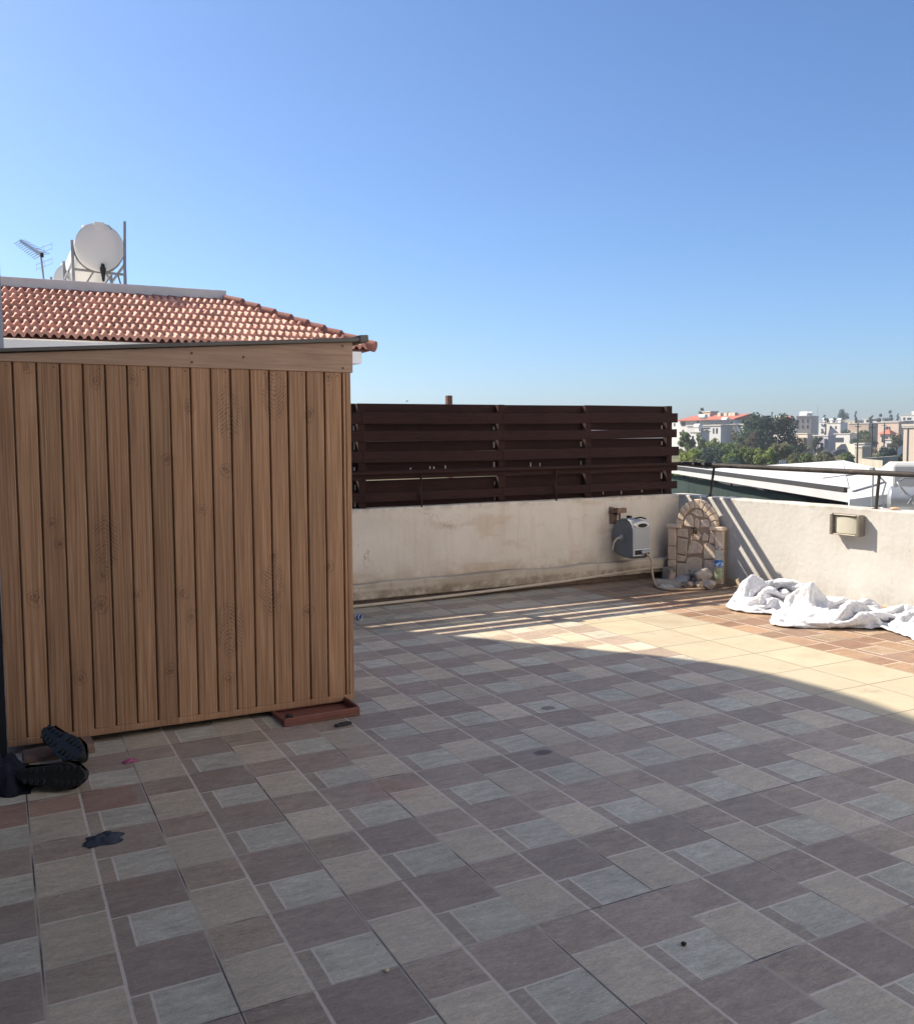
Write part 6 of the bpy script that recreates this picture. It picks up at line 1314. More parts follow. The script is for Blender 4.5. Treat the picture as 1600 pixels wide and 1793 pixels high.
3,-25,-24,-14,4,8,16,24,21,1,3,-4,-9,-11,-8,-1,6,11,8,10,11,4,-4,-9,2,0,9,2,10,8,4,0,-1,2,-2,3,5,-8,-2,-5,-5,1,4,-9,-8,6,10,8,8,9,8,15,14,-2,-5,-12,-21,-14,-13,3,11,18,17,10,-2,-1,
-8,-9,-6,-6,2,4,7,6,10,7,0,4,5,9,8,10,10,4,11,6,12,4,1,3,-4,-8,-13,-8,-2,-8,5,-3,-13,3,13,7,3,7,7,15,14,-5,13,-18,-15,-12,-15,-8,0,10,11,8,2,2,-6,0,-13,-2,-6,4,1,9,10,9,6,6,8,9,11,
10,8,8,17,18,10,17,8,-4,-5,-11,-16,-14,-8,-12,-8,5,-10,11,3,9,-6,9,7,15,5,1,3,-15,-10,-9,-9,-7,-10,8,-6,-1,2,2,7,-8,-9,-7,-3,1,7,7,9,4,7,7,8,10,10,15,5,22,21,22,19,6,12,-2,-10,-10,
-15,-16,-10,-16,-16,-5,15,-4,10,-5,7,3,6,8,4,4,8,-12,-6,-6,-4,-3,-9,-3,-7,-10,-6,-2,1,7,-9,-5,-8,2,-3,7,3,8,7,5,9,11,8,14,13,31,24,19,18,10,-9,4,-11,-14,-5,-7,-14,-15,-16,-17,8,3,
5,4,4,0,9,6,1,7,6,-7,-2,-2,3,0,-2,-4,-11,-15,-11,-7,-2,-1,-3,-7,-9,-10,-6,2,8,6,5,6,9,11,14,6,22,35,21,24,14,-5,-1,-12,-10,-6,-10,-3,-9,-13,-9,-17,-1,5,3,5,1,10,4,2,2,5,7,-1,0,2,2,
5,1,-1,-11,-15,-12,-8,-4,-2,-5,-9,-13,-13,-12,-7,2,8,8,3,9,11,15,19,23,26,21,16,5,-1,-9,-14,-9,-9,-5,-5,-4,-7,-13,-1,-14,5,4,1,10,4,3,2,4,3,-1,2,7,7,6,7,-1,-1,-2,-13,-13,-7,-4,-3,
-6,-10,-14,-17,-16,-8,-6,1,3,6,10,9,16,20,17,20,26,5,4,-3,-6,-13,-12,-7,-7,-9,-4,-6,-4,-8,-2,2,3,5,4,3,3,3,4,2,10,4,5,1,-4,-6,0,-1,-3,12,2,-3,-3,-5,-5,-7,-10,-22,-15,-16,-5,-1,2,1,
0,10,14,10,24,13,14,3,3,-1,-6,-7,-12,-12,-9,-5,-12,-5,-3,-2,2,0,5,4,1,5,3,5,3,1,-18,3,0,3,-6,-5,1,1,5,2,3,-1,-3,-3,-6,-4,-5,8,-21,-4,-6,-4,1,-1,-7,-3,12,9,13,15,5,9,-2,-2,-2,-9,
-11,-13,-9,-5,-14,-6,-1,1,2,4,1,4,4,4,3,5,2,0,-16,0,3,0,-5,-8,-2,2,7,9,-2,-2,-3,1,-7,-6,8,-6,3,-12,9,3,-1,-6,-10,-10,1,19,2,11,4,4,0,-3,-5,-6,-8,-10,-11,-8,-6,-12,2,-5,5,2,5,2,4,3,
5,4,1,0,-7,-3,-1,-1,10,-5,-1,-6,-5,7,-1,-3,2,-1,-7,4,-3,-6,3,-5,19,5,-6,-5,-8,2,-11,4,13,2,1,0,-1,-3,-3,-5,-8,-11,-11,-8,-7,-4,-8,-1,4,2,6,2,4,4,5,3,1,0,-13,-3,-2,-2,7,8,-5,-1,-5,
-4,-3,4,-1,-1,-3,-2,-3,2,-8,16,0,16,-4,-4,1,-7,-9,-6,10,6,-4,-4,-1,-1,-3,-6,-6,-9,-12,-9,-7,-6,-1,-2,-1,2,8,3,2,4,4,3,1,0,-13,-5,3,-1,1,2,-3,-3,-2,-5,4,-2,2,-3,-2,-4,4,-2,3,2,13,5,
2,10,-8,-1,-8,5,-14,1,-6,1,-2,-3,-3,-5,-6,-7,-9,-12,-7,-5,-2,-3,0,4,6,4,2,3,5,0,0,1,-17,2,-5,5,2,5,1,-2,-8,-8,-2,1,1,-5,0,-7,11,-3,-1,5,8,4,1,8,3,-2,-3,-3,-14,-2,-5,0,-2,0,-3,-5,
-4,-7,-8,-5,-4,-9,-4,-3,-4,8,4,12,4,1,-6,-1,3,0,-7,-4,-4,-3,2,4,6,-4,4,-5,-4,-5,-4,5,-7,4,-3,-1,-4,3,8,2,1,2,2,1,-2,-7,-6,-7,2,-3,1,1,-2,-4,-6,-5,-6,-5,-2,7,-3,-6,-8,3,2,10,2,-2,
-3,-1,4,-4,-13,-4,2,0,1,0,0,-1,-2,-3,-5,3,-5,-1,-2,-2,-2,-1,-2,5,1,1,1,1,1,0,-3,-7,-9,6,-5,-1,10,-5,-3,-5,9,-6,-2,3,-3,-6,-5,-1,-6,-7,3,17,-9,-3,-3,8,-3,-4,-16,-4,0,-1,0,0,1,-1,1,
1,-4,-5,-2,-6,-1,-1,-1,0,6,0,0,2,2,0,0,-2,-5,-3,0,-6,-4,3,11,-5,-8,4,10,2,-2,-6,0,-6,-5,-9,-6,-4,8,13,-9,-7,8,-3,-4,-4,-16,-5,-1,-2,4,-4,0,2,2,0,-5,-3,-3,1,1,-1,-1,-3,-1,3,2,0,2,0,
-1,0,0,-6,-6,-5,2,11,-3,-3,-7,11,6,3,1,-3,-4,-5,-7,3,-9,-2,14,-7,-7,-8,5,-3,-3,-5,-15,-6,-2,3,-1,-1,-2,2,2,1,-1,-1,-4,-4,-6,-3,3,4,2,-2,1,2,0,1,6,2,-9,-8,-6,5,0,2,-2,0,8,-6,2,9,3,
0,-4,-4,5,-3,-8,7,-1,-7,-10,-8,1,-3,-3,-4,-14,-4,-6,2,-1,-1,-1,-2,5,-2,0,-1,-4,-4,-3,-3,-2,4,5,8,-3,0,-2,3,3,-1,-8,-4,-5,0,9,-3,0,-2,4,8,-2,1,2,5,-3,4,1,1,1,-5,-8,-8,-7,-6,-5,0,-4,
-4,-9,-10,-5,-1,-1,0,-3,-1,4,-2,0,-2,-3,-3,-6,-4,1,4,8,9,1,-2,-2,0,-2,2,-11,5,4,-5,-3,5,1,-1,5,0,-2,1,0,4,-1,-3,1,2,3,-4,-5,-6,-6,-6,-2,-3,-4,-4,-16,-2,-8,-8,-1,0,3,0,-4,-2,-2,-3,
0,-2,-8,-1,0,6,3,12,7,-1,6,-7,-6,7,-8,-6,4,9,-9,-2,5,2,1,-2,-1,0,0,-2,-3,1,1,1,1,-2,-2,-4,-2,-8,-3,-2,-5,-4,-7,-1,-1,-2,-4,-4,-6,-8,-5,-3,-5,-2,-2,-3,-4,-1,6,6,6,3,12,3,7,-6,-9,4,
0,-3,-6,9,-6,-2,0,0,2,-1,3,-1,1,-4,-4,-3,2,0,1,-1,4,2,-7,-6,-6,-3,-6,-4,-17,-2,-2,-2,-4,-5,-6,-5,-2,-7,0,2,-9,-9,-3,7,7,4,8,7,2,7,4,3,-5,-3,5,-5,4,-6,-9,0,-1,-1,6,-1,0,-1,4,-3,-4,
-3,-1,1,0,1,0,-1,-1,-6,-2,-7,-6,-3,-16,-3,-3,-5,-2,-6,-5,-1,-5,5,0,-6,-3,-8,-7,8,6,2,9,3,8,2,3,6,-5,-5,4,4,-2,-7,-12,0,-2,3,2,2,-1,8,-4,1,3,-1,0,0,-10,-2,3,-1,-6,2,-5,-5,-6,0,-16,
-5,-4,-2,-6,-3,-3,-1,-1,0,0,-8,-2,-12,9,9,-6,9,8,4,2,2,3,7,-6,0,1,2,-3,-7,-13,-2,-1,1,3,2,9,4,-3,-2,3,2,3,-4,-6,2,-3,-4,-4,-1,-3,-3,-3,-5,-15,-5,-7,-4,-4,-2,-4,0,-2,1,0,7,-6,2,2,0,
1,0,4,3,2,3,3,6,3,-10,-1,0,-5,-9,-11,0,2,3,4,8,3,7,-1,-2,-3,3,2,-3,11,-9,-9,-2,-5,-1,-5,-4,-2,-5,-12,-6,-7,-6,-1,-6,3,-7,-2,1,0,11,-4,-3,1,1,2,2,2,2,3,2,3,5,4,0,-1,-5,-9,-14,0,2,
-1,6,6,5,3,3,9,7,2,-14,-10,0,11,-6,-9,-6,-4,-4,-4,-3,-2,-6,-14,-5,-6,-4,-5,1,-5,-5,-2,-2,6,9,-6,-3,-1,2,2,2,3,2,3,1,3,4,2,-2,-4,-6,-5,1,1,1,1,1,1,3,3,4,7,10,14,7,-17,-11,-9,-1,12,
-13,-11,-11,-7,-5,-1,3,-14,-3,-8,-6,1,-3,-5,0,0,2,4,5,-11,-2,-1,2,9,8,-3,-2,1,0,4,2,1,0,1,1,2,2,1,1,1,2,2,2,2,0,-2,5,8,17,12,-7,-9,-15,-12,7,-14,-13,-9,-7,-5,-5,-14,-3,-2,-9,-2,-2,
-2,1,-4,1,4,7,-8,-7,3,7,10,5,10,-2,-6,-2,-3,7,-6,-3,6,-2,0,2,3,-1,1,1,1,1,7,8,6,5,-1,6,10,14,1,-7,-18,-15,1,-12,-9,-6,-6,-1,-11,-4,-4,-3,-7,0,-3,1,2,-4,3,5,6,-4,-7,9,6,9,8,9,-4,-5,
-6,-1,7,-12,-11,15,7,5,-14,-6,-2,2,4,6,8,7,8,8,9,9,3,5,2,-11,4,-16,-8,-2,-9,-8,-4,-10,-6,-9,-6,-2,-7,0,2,-1,0,1,-3,7,7,-3,-2,8,10,4,8,9,-2,-3,2,5,-2,-4,-18,-20,23,17,-7,-8,-12,-4,
4,6,8,11,12,9,7,2,0,4,4,11,-12,3,-6,-10,-2,-10,-11,-14,-10,-9,-7,-5,-4,2,6,-9,1,0,3,2,4,-1,9,10,7,5,8,7,6,5,0,-8,-5,-2,-2,-24,-22,26,22,-8,-9,-11,0,9,10,12,6,-1,6,9,5,-2,7,4,1,-8,
7,-2,-8,-6,-15,-17,-14,4,-2,-6,-10,8,-11,-4,-2,2,3,0,2,6,11,4,7,7,9,7,4,0,4,4,0,-5,-11,-10,-27,-16,20,22,0,-4,-7,9,10,2,-3,1,3,8,10,7,3,2,-2,3,3,5,-5,-8,-13,-18,-9,1,-2,-1,-2,-6,
-6,-7,1,1,-1,2,7,0,9,9,7,8,8,8,4,1,0,3,-4,-2,-5,-12,-16,-27,-1,20,19,-8,9,4,-4,-5,0,-3,3,8,11,8,7,2,4,6,4,-2,0,-3,-10,-18,-5,-7,-1,-2,-3,-7,-3,-1,-3,0,0,7,6,4,6,6,6,8,6,6,3,0,7,-2,
-5,-1,-7,-10,2,-27,-25,24,10,7,-1,-5,-4,0,0,4,8,8,11,9,3,0,0,7,0,3,1,-5,-1,-6,-10,-3,-8,0,-3,-7,-7,1,3,1,-3,5,6,5,6,6,6,5,5,1,1,6,5,1,-1,1,-11,-11,5,-26,-24,22,5,2,-3,-1,1,12,-5,
11,-9,10,8,-1,3,1,6,5,0,5,1,-1,0,-1,-1,-12,-1,-7,-6,-9,4,-4,-2,1,5,-9,7,7,8,7,6,3,1,1,1,-1,8,4,12,-3,-12,8,-13,-27,-12,19,-6,2,-2,-6,7,9,10,3,-12,9,1,-1,5,3,5,3,1,6,3,2,0,-1,-11,
-8,-6,-8,-8,5,-5,1,7,1,-8,3,-13,-2,10,10,7,3,1,1,-2,1,6,5,13,3,1,-6,-6,-26,4,0,-7,1,-5,2,6,6,6,2,2,-1,-1,-3,6,4,5,3,2,6,3,1,1,-1,-11,-5,-5,-6,-6,-1,5,0,2,2,5,0,-2,-14,-13,0,11,5,4,
2,2,-4,2,3,10,6,3,0,-5,-9,-12,-2,-1,-5,-4,-1,6,7,5,2,13,-4,-7,-3,7,6,5,4,9,2,-1,1,0,0,-9,8,-5,-7,-8,-1,-11,-5,-1,2,4,6,9,7,-11,-16,-10,1,8,6,4,2,-7,13,-8,3,3,0,-2,-4,3,1,-16,-5,-2,
0,0,9,6,3,15,5,3,-3,-6,11,4,4,-2,2,-1,3,-2,1,2,1,-2,-6,-5,-13,-16,-6,-1,2,4,8,9,6,8,-6,-9,-13,-13,8,8,4,-1,2,4,6,4,0,-3,-3,-8,-9,-12,-5,-2,1,0,7,7,5,15,3,7,-2,-6,8,4,4,-1,1,2,0,1,
-1,-14,1,3,-4,-6,-15,-14,-2,2,6,7,8,8,2,-6,-4,-4,-6,-15,-7,9,5,-1,-1,2,3,-1,-4,-3,0,-6,-6,-7,-5,-1,1,5,1,7,6,15,8,1,0,4,-4,4,6,-1,-1,3,0,2,1,6,-15,15,-17,-8,5,-3,-12,2,8,7,5,-2,-5,
-6,0,-7,-7,-5,-12,-2,6,-2,3,-1,-2,-4,-2,-2,-5,-2,-3,-4,-8,0,5,2,0,6,10,5,9,8,4,-3,-2,4,7,4,1,-4,4,-1,2,-7,7,-3,-18,8,-19,-4,15,0,1,-3,4,-5,-5,-4,-7,-5,-6,-9,-4,1,4,-1,-8,-4,-3,-5,
-3,-3,-6,-3,-2,-1,4,-9,8,0,6,-1,6,9,8,7,1,-3,6,1,7,5,6,0,-1,0,0,-4,11,-15,2,-10,-13,-9,14,3,2,2,-8,-5,-4,0,-3,-5,-6,-10,-5,-3,1,-6,-8,-5,-5,-4,-5,-4,0,-10,3,7,11,-5,-12,6,1,5,-4,2,
11,8,11,-1,4,3,0,6,11,0,0,0,10,12,-4,-6,-17,-8,-10,-4,3,2,4,5,-9,-10,-8,-3,0,-1,-5,-9,-6,3,-3,-9,-9,-6,-6,-5,-5,2,14,-4,-2,10,5,-4,-9,-11,0,0,4,1,0,15,15,0,1,3,1,0,11,9,-2,3,11,
-16,-5,-4,-4,-14,-1,-18,1,17,2,-2,-10,-15,-8,-2,0,-1,-2,-4,-6,-5,-6,2,-15,-6,3,5,-11,13,7,5,-3,-5,-8,0,-1,-4,-6,-5,-3,2,3,14,15,-2,0,0,-1,2,3,12,8,3,16,-10,-8,-5,-4,-6,-5,-2,-15,
12,5,-1,-11,-18,-11,-5,-1,-1,1,0,-2,-1,-4,-3,5,-8,-11,5,11,-5,-9,11,-1,-7,-7,4,-2,-1,-7,-4,-3,-2,6,19,4,-2,-1,-3,-3,6,-2,7,15,8,19,-15,-2,-6,-4,-5,-8,0,-3,-3,3,4,-17,-3,-21,-15,-1,
2,1,0,-3,-1,2,-1,2,5,3,0,-9,-9,3,-4,-3,-4,-2,-2,4,8,6,1,-4,-12,-1,16,0,-2,-3,-5,3,2,-2,3,10,18,21,-16,-5,-4,-6,-6,-6,5,-7,0,0,3,-11,-9,-21,-8,-8,-2,1,1,1,7,-8,4,-8,3,8,10,-6,-8,-9,
-3,2,7,6,1,-1,2,-2,-2,10,-11,-4,11,-3,-4,2,-9,-4,7,-1,-1,9,20,20,-19,-5,-6,-5,0,-4,-3,-3,0,-1,-6,1,-20,-18,-1,10,8,4,4,-2,-5,-11,-9,-4,-4,15,4,-5,1,0,0,-1,-3,-6,-4,-2,9,1,-2,8,7,
-9,4,-5,-2,3,-9,-6,-2,5,-2,9,18,23,-20,-5,-5,-4,-3,-3,-1,-1,-1,-3,-1,-14,-20,12,17,14,10,5,-2,-10,-14,-13,2,-3,-9,-10,-4,0,-1,2,1,-1,-4,-4,-6,1,8,7,-1,6,8,5,-7,-4,1,-7,-3,3,-8,0,
-3,9,20,23,-20,-5,-5,-3,-4,-3,15,-6,-4,2,-18,-16,17,19,20,15,7,2,-1,-16,-13,-16,-13,-11,-6,-9,-7,-2,4,-3,-1,1,-4,-6,-2,3,10,5,-2,5,7,8,-5,-4,-5,2,9,-3,-8,-12,5,5,22,19,-20,-5,-5,
-3,-3,11,8,3,-8,-6,-17,9,21,10,18,2,5,5,-4,-5,-12,-14,-16,-13,-9,-7,-7,-6,-6,0,-2,-4,-2,-2,9,0,9,-1,2,3,9,0,1,-4,5,5,3,-4,-7,-9,7,-2,23,5,-19,-6,-4,-3,1,9,6,4,3,-9,-11,16,18,-5,26,
8,-6,7,-6,-6,-9,-2,-16,-15,-15,-11,-8,-7,-4,-4,-5,2,4,12,-3,5,7,3,7,2,3,0,-8,-5,-1,5,6,-3,-7,3,-7,5,22,-6,-19,-6,-4,-2,7,5,9,6,-3,1,5,7,6,0,16,10,2,0,-3,-4,-6,-6,-14,-15,-13,-12,
-11,-9,-4,-4,-4,8,12,10,8,0,5,-3,8,-1,3,-2,-7,-4,-5,5,-3,-4,-2,0,8,3,16,-12,-16,-7,-5,2,3,14,12,0,5,-7,-2,7,7,0,15,13,2,0,-3,-5,-3,-9,-14,-13,-13,-14,-11,-6,-4,-1,-2,14,7,8,9,8,8,
5,5,1,-6,-3,-6,-6,-6,-7,-4,1,7,6,4,9,-6,-11,-16,-5,-4,-4,11,18,13,4,2,-6,-9,7,2,0,12,10,6,0,-5,-5,-7,-10,-11,-12,-14,-13,-11,-5,1,0,4,7,12,11,8,8,4,3,4,2,-1,-6,-5,0,0,-1,-3,-5,-6,
11,7,-4,-9,-8,-13,-9,-4,0,14,18,14,-2,1,-3,-4,-1,1,0,7,7,2,-3,-6,-5,-8,-6,-11,-11,-14,-10,-12,-7,2,8,4,7,7,11,7,10,9,9,0,4,3,-5,-7,-2,-2,-4,4,1,-6,2,2,-5,-6,9,-15,-8,7,-8,15,18,12,
0,-6,-2,-4,-1,1,2,-2,0,-1,-6,-6,-7,-9,-7,-7,-12,-8,-12,-10,-3,1,6,12,12,11,1,6,4,12,8,8,-3,5,0,-3,-1,1,-5,-2,-3,0,-1,0,1,1,0,-15,-7,6,4,6,16,9,-1,-5,-3,-2,-1,1,-1,2,-5,-1,-5,-6,
-11,-14,-14,-8,-7,-10,-8,-4,-3,2,3,8,12,15,14,10,2,2,9,9,-3,3,5,3,-7,1,-1,-5,-4,-3,0,0,1,0,6,-16,-2,1,3,14,7,5,-2,-2,-2,0,0,1,-3,0,-2,-5,-5,-9,-13,-12,-12,-11,-7,-8,-4,-3,-1,4,3,5,
9,15,14,15,14,4,4,2,-3,8,4,-1,-3,-7,1,-3,-6,-4,0,0,-1,3,5,-16,-1,1,7,7,6,1,-2,-4,0,4,2,2,-1,-2,1,-5,-3,-13,-13,-15,-12,-7,-5,-5,-1,3,4,5,5,-4,7,13,16,16,5,3,4,3,4,3,-1,3,-7,-7,-5,
-1,-2,-6,-4,2,1,4,2,-10,-6,3,4,7,1,3,-4,-2,-3,6,-2,4,2,1,-2,1,-1,-4,-10,-16,-7,0,-4,-7,-5,8,-5,7,6,2,3,15,15,7,-2,5,6,5,-3,-2,1,2,-7,-9,-7,-5,-2,0,-5,-3,4,5,5,-14,-5,3,3,4,-1,2,-3,
-2,5,0,5,-8,4,1,1,0,-2,-4,-1,-1,-3,-6,-4,-7,-8,5,4,1,6,8,8,10,-2,9,12,3,-2,8,-3,-11,1,-4,-1,-12,-8,-7,-5,-1,2,-5,0,6,7,-15,-1,-1,2,3,-2,2,0,3,6,8,2,-4,-7,-3,-1,3,-5,-4,-4,-1,0,0,
-1,-8,-6,1,7,2,10,7,7,6,0,14,-2,3,7,-6,1,-9,1,-4,1,-12,-11,-6,-3,-3,-1,-1,-4,5,8,-15,-1,0,0,3,-2,2,3,6,9,-1,6,1,-1,-10,-6,0,0,-7,-6,0,-5,2,2,-2,-3,-3,7,7,6,6,6,5,11,6,-2,-3,1,1,-1,
-6,-1,-4,2,-8,-11,-10,-6,0,-3,-1,-4,3,8,-14,0,-1,0,1,3,1,8,8,1,9,-3,-1,3,-10,-9,-2,-1,-2,-4,-5,-6,-1,2,2,-3,1,5,7,6,7,7,6,7,6,-3,1,-2,-4,2,-5,1,-3,-2,-6,-11,-11,-7,0,-4,0,3,-6,8,
-10,-4,-3,4,-1,6,5,8,9,8,6,2,-6,-6,-6,-11,-7,-3,-3,-2,-6,0,-6,1,2,1,3,3,6,6,6,7,7,7,3,0,-3,2,-1,0,-1,-6,-2,-2,-7,-10,-10,-8,-3,-1,0,1,-5,8,-16,-5,-1,3,7,7,8,6,11,7,-1,-1,-1,-7,-6,
-12,-10,-2,-8,-3,-2,-1,2,0,-2,1,3,3,5,7,7,6,7,7,1,-1,-1,2,6,-6,-2,-1,-6,-4,-5,-8,-10,-9,-6,2,-2,0,-3,7,-16,-5,6,7,-4,4,11,11,10,6,-1,0,-1,-6,-10,-9,-10,-9,-5,-7,-1,3,1,0,-2,2,3,5,
3,6,8,8,6,7,0,-1,7,-1,7,-3,-10,0,-5,-8,-7,-4,-10,-6,-8,0,-2,1,-2,6,-13,4,3,-2,9,5,0,5,9,6,3,-3,0,-6,-10,-9,-8,-10,-5,-1,-2,1,-3,0,1,0,6,3,3,6,6,10,17,-2,7,-6,8,4,0,-1,-10,-5,-3,
-10,-6,-3,-6,-9,-9,-2,0,0,0,6,-13,7,2,3,2,2,3,3,5,4,3,2,-6,-1,-4,-14,-10,-4,-2,-2,-5,-2,1,-4,2,1,8,11,6,0,1,4,21,-2,8,4,-3,4,-1,0,-7,-9,-5,-8,-7,-5,-2,-7,-9,-5,1,0,2,4,-14,8,1,4,2,
2,3,3,3,1,-1,-1,1,-7,0,-9,-4,-1,-6,-8,3,-9,3,2,-2,7,7,8,-2,7,5,0,14,4,3,7,-1,-1,2,-6,-5,-3,-11,-6,-8,-4,-4,-3,-5,-9,1,0,2,4,-15,8,2,2,2,4,4,2,4,0,0,-1,-5,-5,-8,-1,-1,-3,-7,1,-9,4,
3,-2,6,5,6,5,-2,4,2,7,5,4,2,0,1,-3,3,-2,-3,-5,-6,-8,-6,-6,-1,-6,-1,0,-9,4,1,4,-15,10,8,-6,4,4,3,2,5,7,1,-11,-8,-7,-6,-1,4,-5,-1,-10,4,-3,4,3,4,5,3,5,3,-2,2,5,5,4,2,0,-3,-2,0,-2,-3,
-1,-8,-5,-7,-4,-1,-2,-3,0,2,-6,4,0,-14,9,3,2,2,0,5,2,6,7,5,0,-8,-8,-8,-8,0,-1,-9,4,-4,6,1,-3,4,4,7,-1,3,2,-1,3,5,4,2,2,-3,-1,-6,-1,-2,-6,-3,-7,-5,-2,-2,1,-3,0,2,2,-3,6,-14,6,2,-1,
2,0,8,4,5,7,6,4,1,-7,-2,-8,-7,-8,-4,1,0,-2,-1,1,3,5,-1,0,4,2,1,1,4,4,2,1,1,-5,1,-6,-6,-4,-5,-4,-6,-1,0,1,0,0,3,-1,3,3,-14,2,-1,2,-1,3,5,7,6,6,6,3,3,-1,-8,-6,-6,-6,-2,-1,-4,0,-3,1,
2,4,5,-2,-1,5,1,0,4,4,2,1,2,-1,-4,-7,-6,-5,-4,-4,-5,-1,4,-1,1,1,3,1,2,3,-16,0,1,-3,-2,2,7,8,9,7,5,3,2,1,-3,-6,-9,3,-5,-5,-5,-2,7,-3,-1,0,0,1,1,4,2,0,4,2,3,0,2,-1,-4,-3,-8,-7,-4,-5,
-4,-1,5,1,1,3,2,3,2,2,-18,1,0,-4,-2,3,6,9,10,8,6,3,1,0,-2,-3,2,-9,-6,2,4,-11,-1,-4,-4,-1,2,3,1,3,2,3,2,2,2,1,1,-1,-4,-1,-8,-8,-1,-7,-6,-1,7,1,3,2,3,3,3,2,-17,1,-2,3,-1,3,1,9,10,10,
6,4,-1,-1,0,-1,3,-11,-6,5,6,-8,-15,-4,-4,0,4,3,-1,3,4,0,2,4,2,2,-2,0,-4,0,-8,-4,-6,-6,-6,3,3,3,2,3,4,3,3,3,-17,0,-1,2,4,1,3,10,13,6,6,3,0,-4,-1,-2,2,0,-5,4,-7,-8,-6,-9,-3,2,1,2,4,
-3,-1,2,5,5,2,1,0,0,-1,-2,-9,-2,-5,-7,-8,3,3,4,3,3,4,4,3,4,-18,0,1,2,4,6,3,12,7,9,3,1,2,-5,-3,3,-4,0,-3,-4,-3,-7,-5,-4,-5,1,0,1,-2,-3,-1,4,8,7,3,2,-1,-2,-1,-1,-4,-7,-4,-4,-8,0,5,3,
4,3,4,4,4,4,-18,0,1,2,5,8,9,9,8,3,4,2,1,0,-2,-5,-3,-2,-3,-6,-5,-4,-4,-2,-5,-1,-2,-3,-2,-2,2,6,8,7,4,2,0,-2,-2,-3,-4,-7,-4,-4,-2,0,3,3,4,4,5,4,4,4,-18,-1,4,3,6,7,11,8,3,6,2,5,0,0,0,
-6,-3,-4,-4,-6,-5,-3,-4,-4,-5,-3,-4,-4,-2,0,5,8,9,5,4,2,0,-1,-3,-4,-4,-3,-7,-1,-3,1,2,3,4,5,4,5,4,4,-18,7,0,9,-3,9,10,7,4,6,1,5,-1,2,-3,0,-7,-3,-4,-6,-6,-6,-4,-6,-4,-4,-6,-4,-1,3,
7,9,9,5,3,3,2,-2,-4,-4,-4,-3,-2,-4,-3,0,2,4,4,4,5,6,4,4,-7,-1,6,6,10,0,0,9,3,6,2,3,1,0,-1,-2,-2,-6,-5,-4,-5,-8,-7,-8,-6,-4,-6,-3,1,4,9,11,10,3,3,2,2,-2,-4,-4,-3,1,-3,-4,-2,-2,-1,6,
15,0,1,3,4,9,-3,-6,0,7,7,4,-3,11,7,-1,1,2,3,-1,0,-2,-1,-6,-5,-3,-6,-7,-12,-9,-6,-4,-5,-4,1,5,9,11,11,4,3,4,3,0,-8,-3,-4,-2,3,-3,4,4,7,7,-3,-1,-1,1,14,10],
[49,1,-5,-3,-1,2,-1,-1,-4,0,1,-2,-1,-1,-3,-1,2,-5,-4,-1,-3,3,-1,0,-2,0,1,1,-1,-3,-1,-1,-1,0,-1,-2,0,1,-2,4,-2,-1,2,-6,-5,3,3,-2,-4,-2,1,4,1,-3,-14,7,0,-6,-2,5,3,-5,0,-6,1,-1,-2,0,
-3,-3,2,3,-2,-4,1,0,-4,-2,-1,2,2,2,1,-4,-2,-1,-3,-3,-3,-3,2,4,0,2,4,0,4,1,-2,-6,0,-3,-2,-4,-4,5,-1,-1,-3,1,8,-3,-3,4,7,-3,-5,1,-6,-2,1,-3,-2,-4,2,4,1,-6,-2,0,-4,-3,-4,1,3,4,3,1,-5,
0,-2,-3,-5,-6,0,0,6,1,4,3,2,4,1,4,-2,-3,-7,3,-5,-3,2,-3,-8,6,6,-4,0,6,6,-1,-5,-2,2,-7,-1,1,0,-4,-1,2,-7,-6,3,1,1,-3,-5,-6,1,5,5,6,0,-7,2,-3,-5,-7,-1,7,3,-3,6,3,-3,7,-2,5,5,2,-6,-2,
1,-6,-1,-5,-8,6,5,-3,6,5,4,4,-6,-6,4,-6,-3,2,0,-6,-1,-6,-5,-4,4,3,4,2,-5,-6,-5,-2,7,7,-2,-9,4,10,-1,-7,-8,2,7,-6,-2,7,-1,7,0,5,-2,5,5,-2,7,0,-3,-4,-7,5,2,5,8,8,6,0,-7,-5,-1,-1,-4,
0,-5,-5,-5,0,-7,-1,0,6,6,5,2,-6,-3,-7,3,7,-6,-8,1,9,5,-12,5,-7,12,-7,-7,11,-7,9,-4,1,7,-1,5,-1,6,0,5,2,-6,2,8,6,8,12,6,1,-8,-2,-8,-2,2,-7,-2,-4,-6,6,-6,-5,-1,3,3,8,4,4,-7,-6,-2,4,
1,-7,-6,8,6,-1,-9,-3,12,-6,7,-7,-8,4,13,-8,-1,6,2,0,6,2,1,7,0,1,6,9,10,5,11,7,-3,-8,-6,-7,-3,4,-6,0,-5,-1,-1,-5,7,0,13,7,0,-7,0,-7,-1,2,0,-10,-9,0,8,0,-12,4,7,7,-2,-10,2,-8,8,12,
-13,-1,9,-3,-4,8,8,5,1,13,1,12,7,0,11,9,0,-9,-4,1,-10,6,3,-9,7,-4,-1,-5,6,-1,13,3,-6,-6,4,-6,-2,4,-4,-5,-11,-9,-4,9,-13,9,-9,-2,9,-1,-8,7,1,11,-7,-1,9,3,-5,-6,3,7,4,17,6,3,-4,13,9,
8,5,-9,-6,4,-4,-3,-8,2,7,8,-1,-7,-2,13,2,-1,-4,-5,3,-3,3,1,3,-10,-4,-9,-3,-5,-8,-7,-6,-4,9,-8,0,4,8,1,8,5,13,-1,-8,-9,-14,3,0,6,2,2,5,13,14,7,5,2,-2,-16,6,-8,5,-1,-1,6,4,-4,8,4,3,
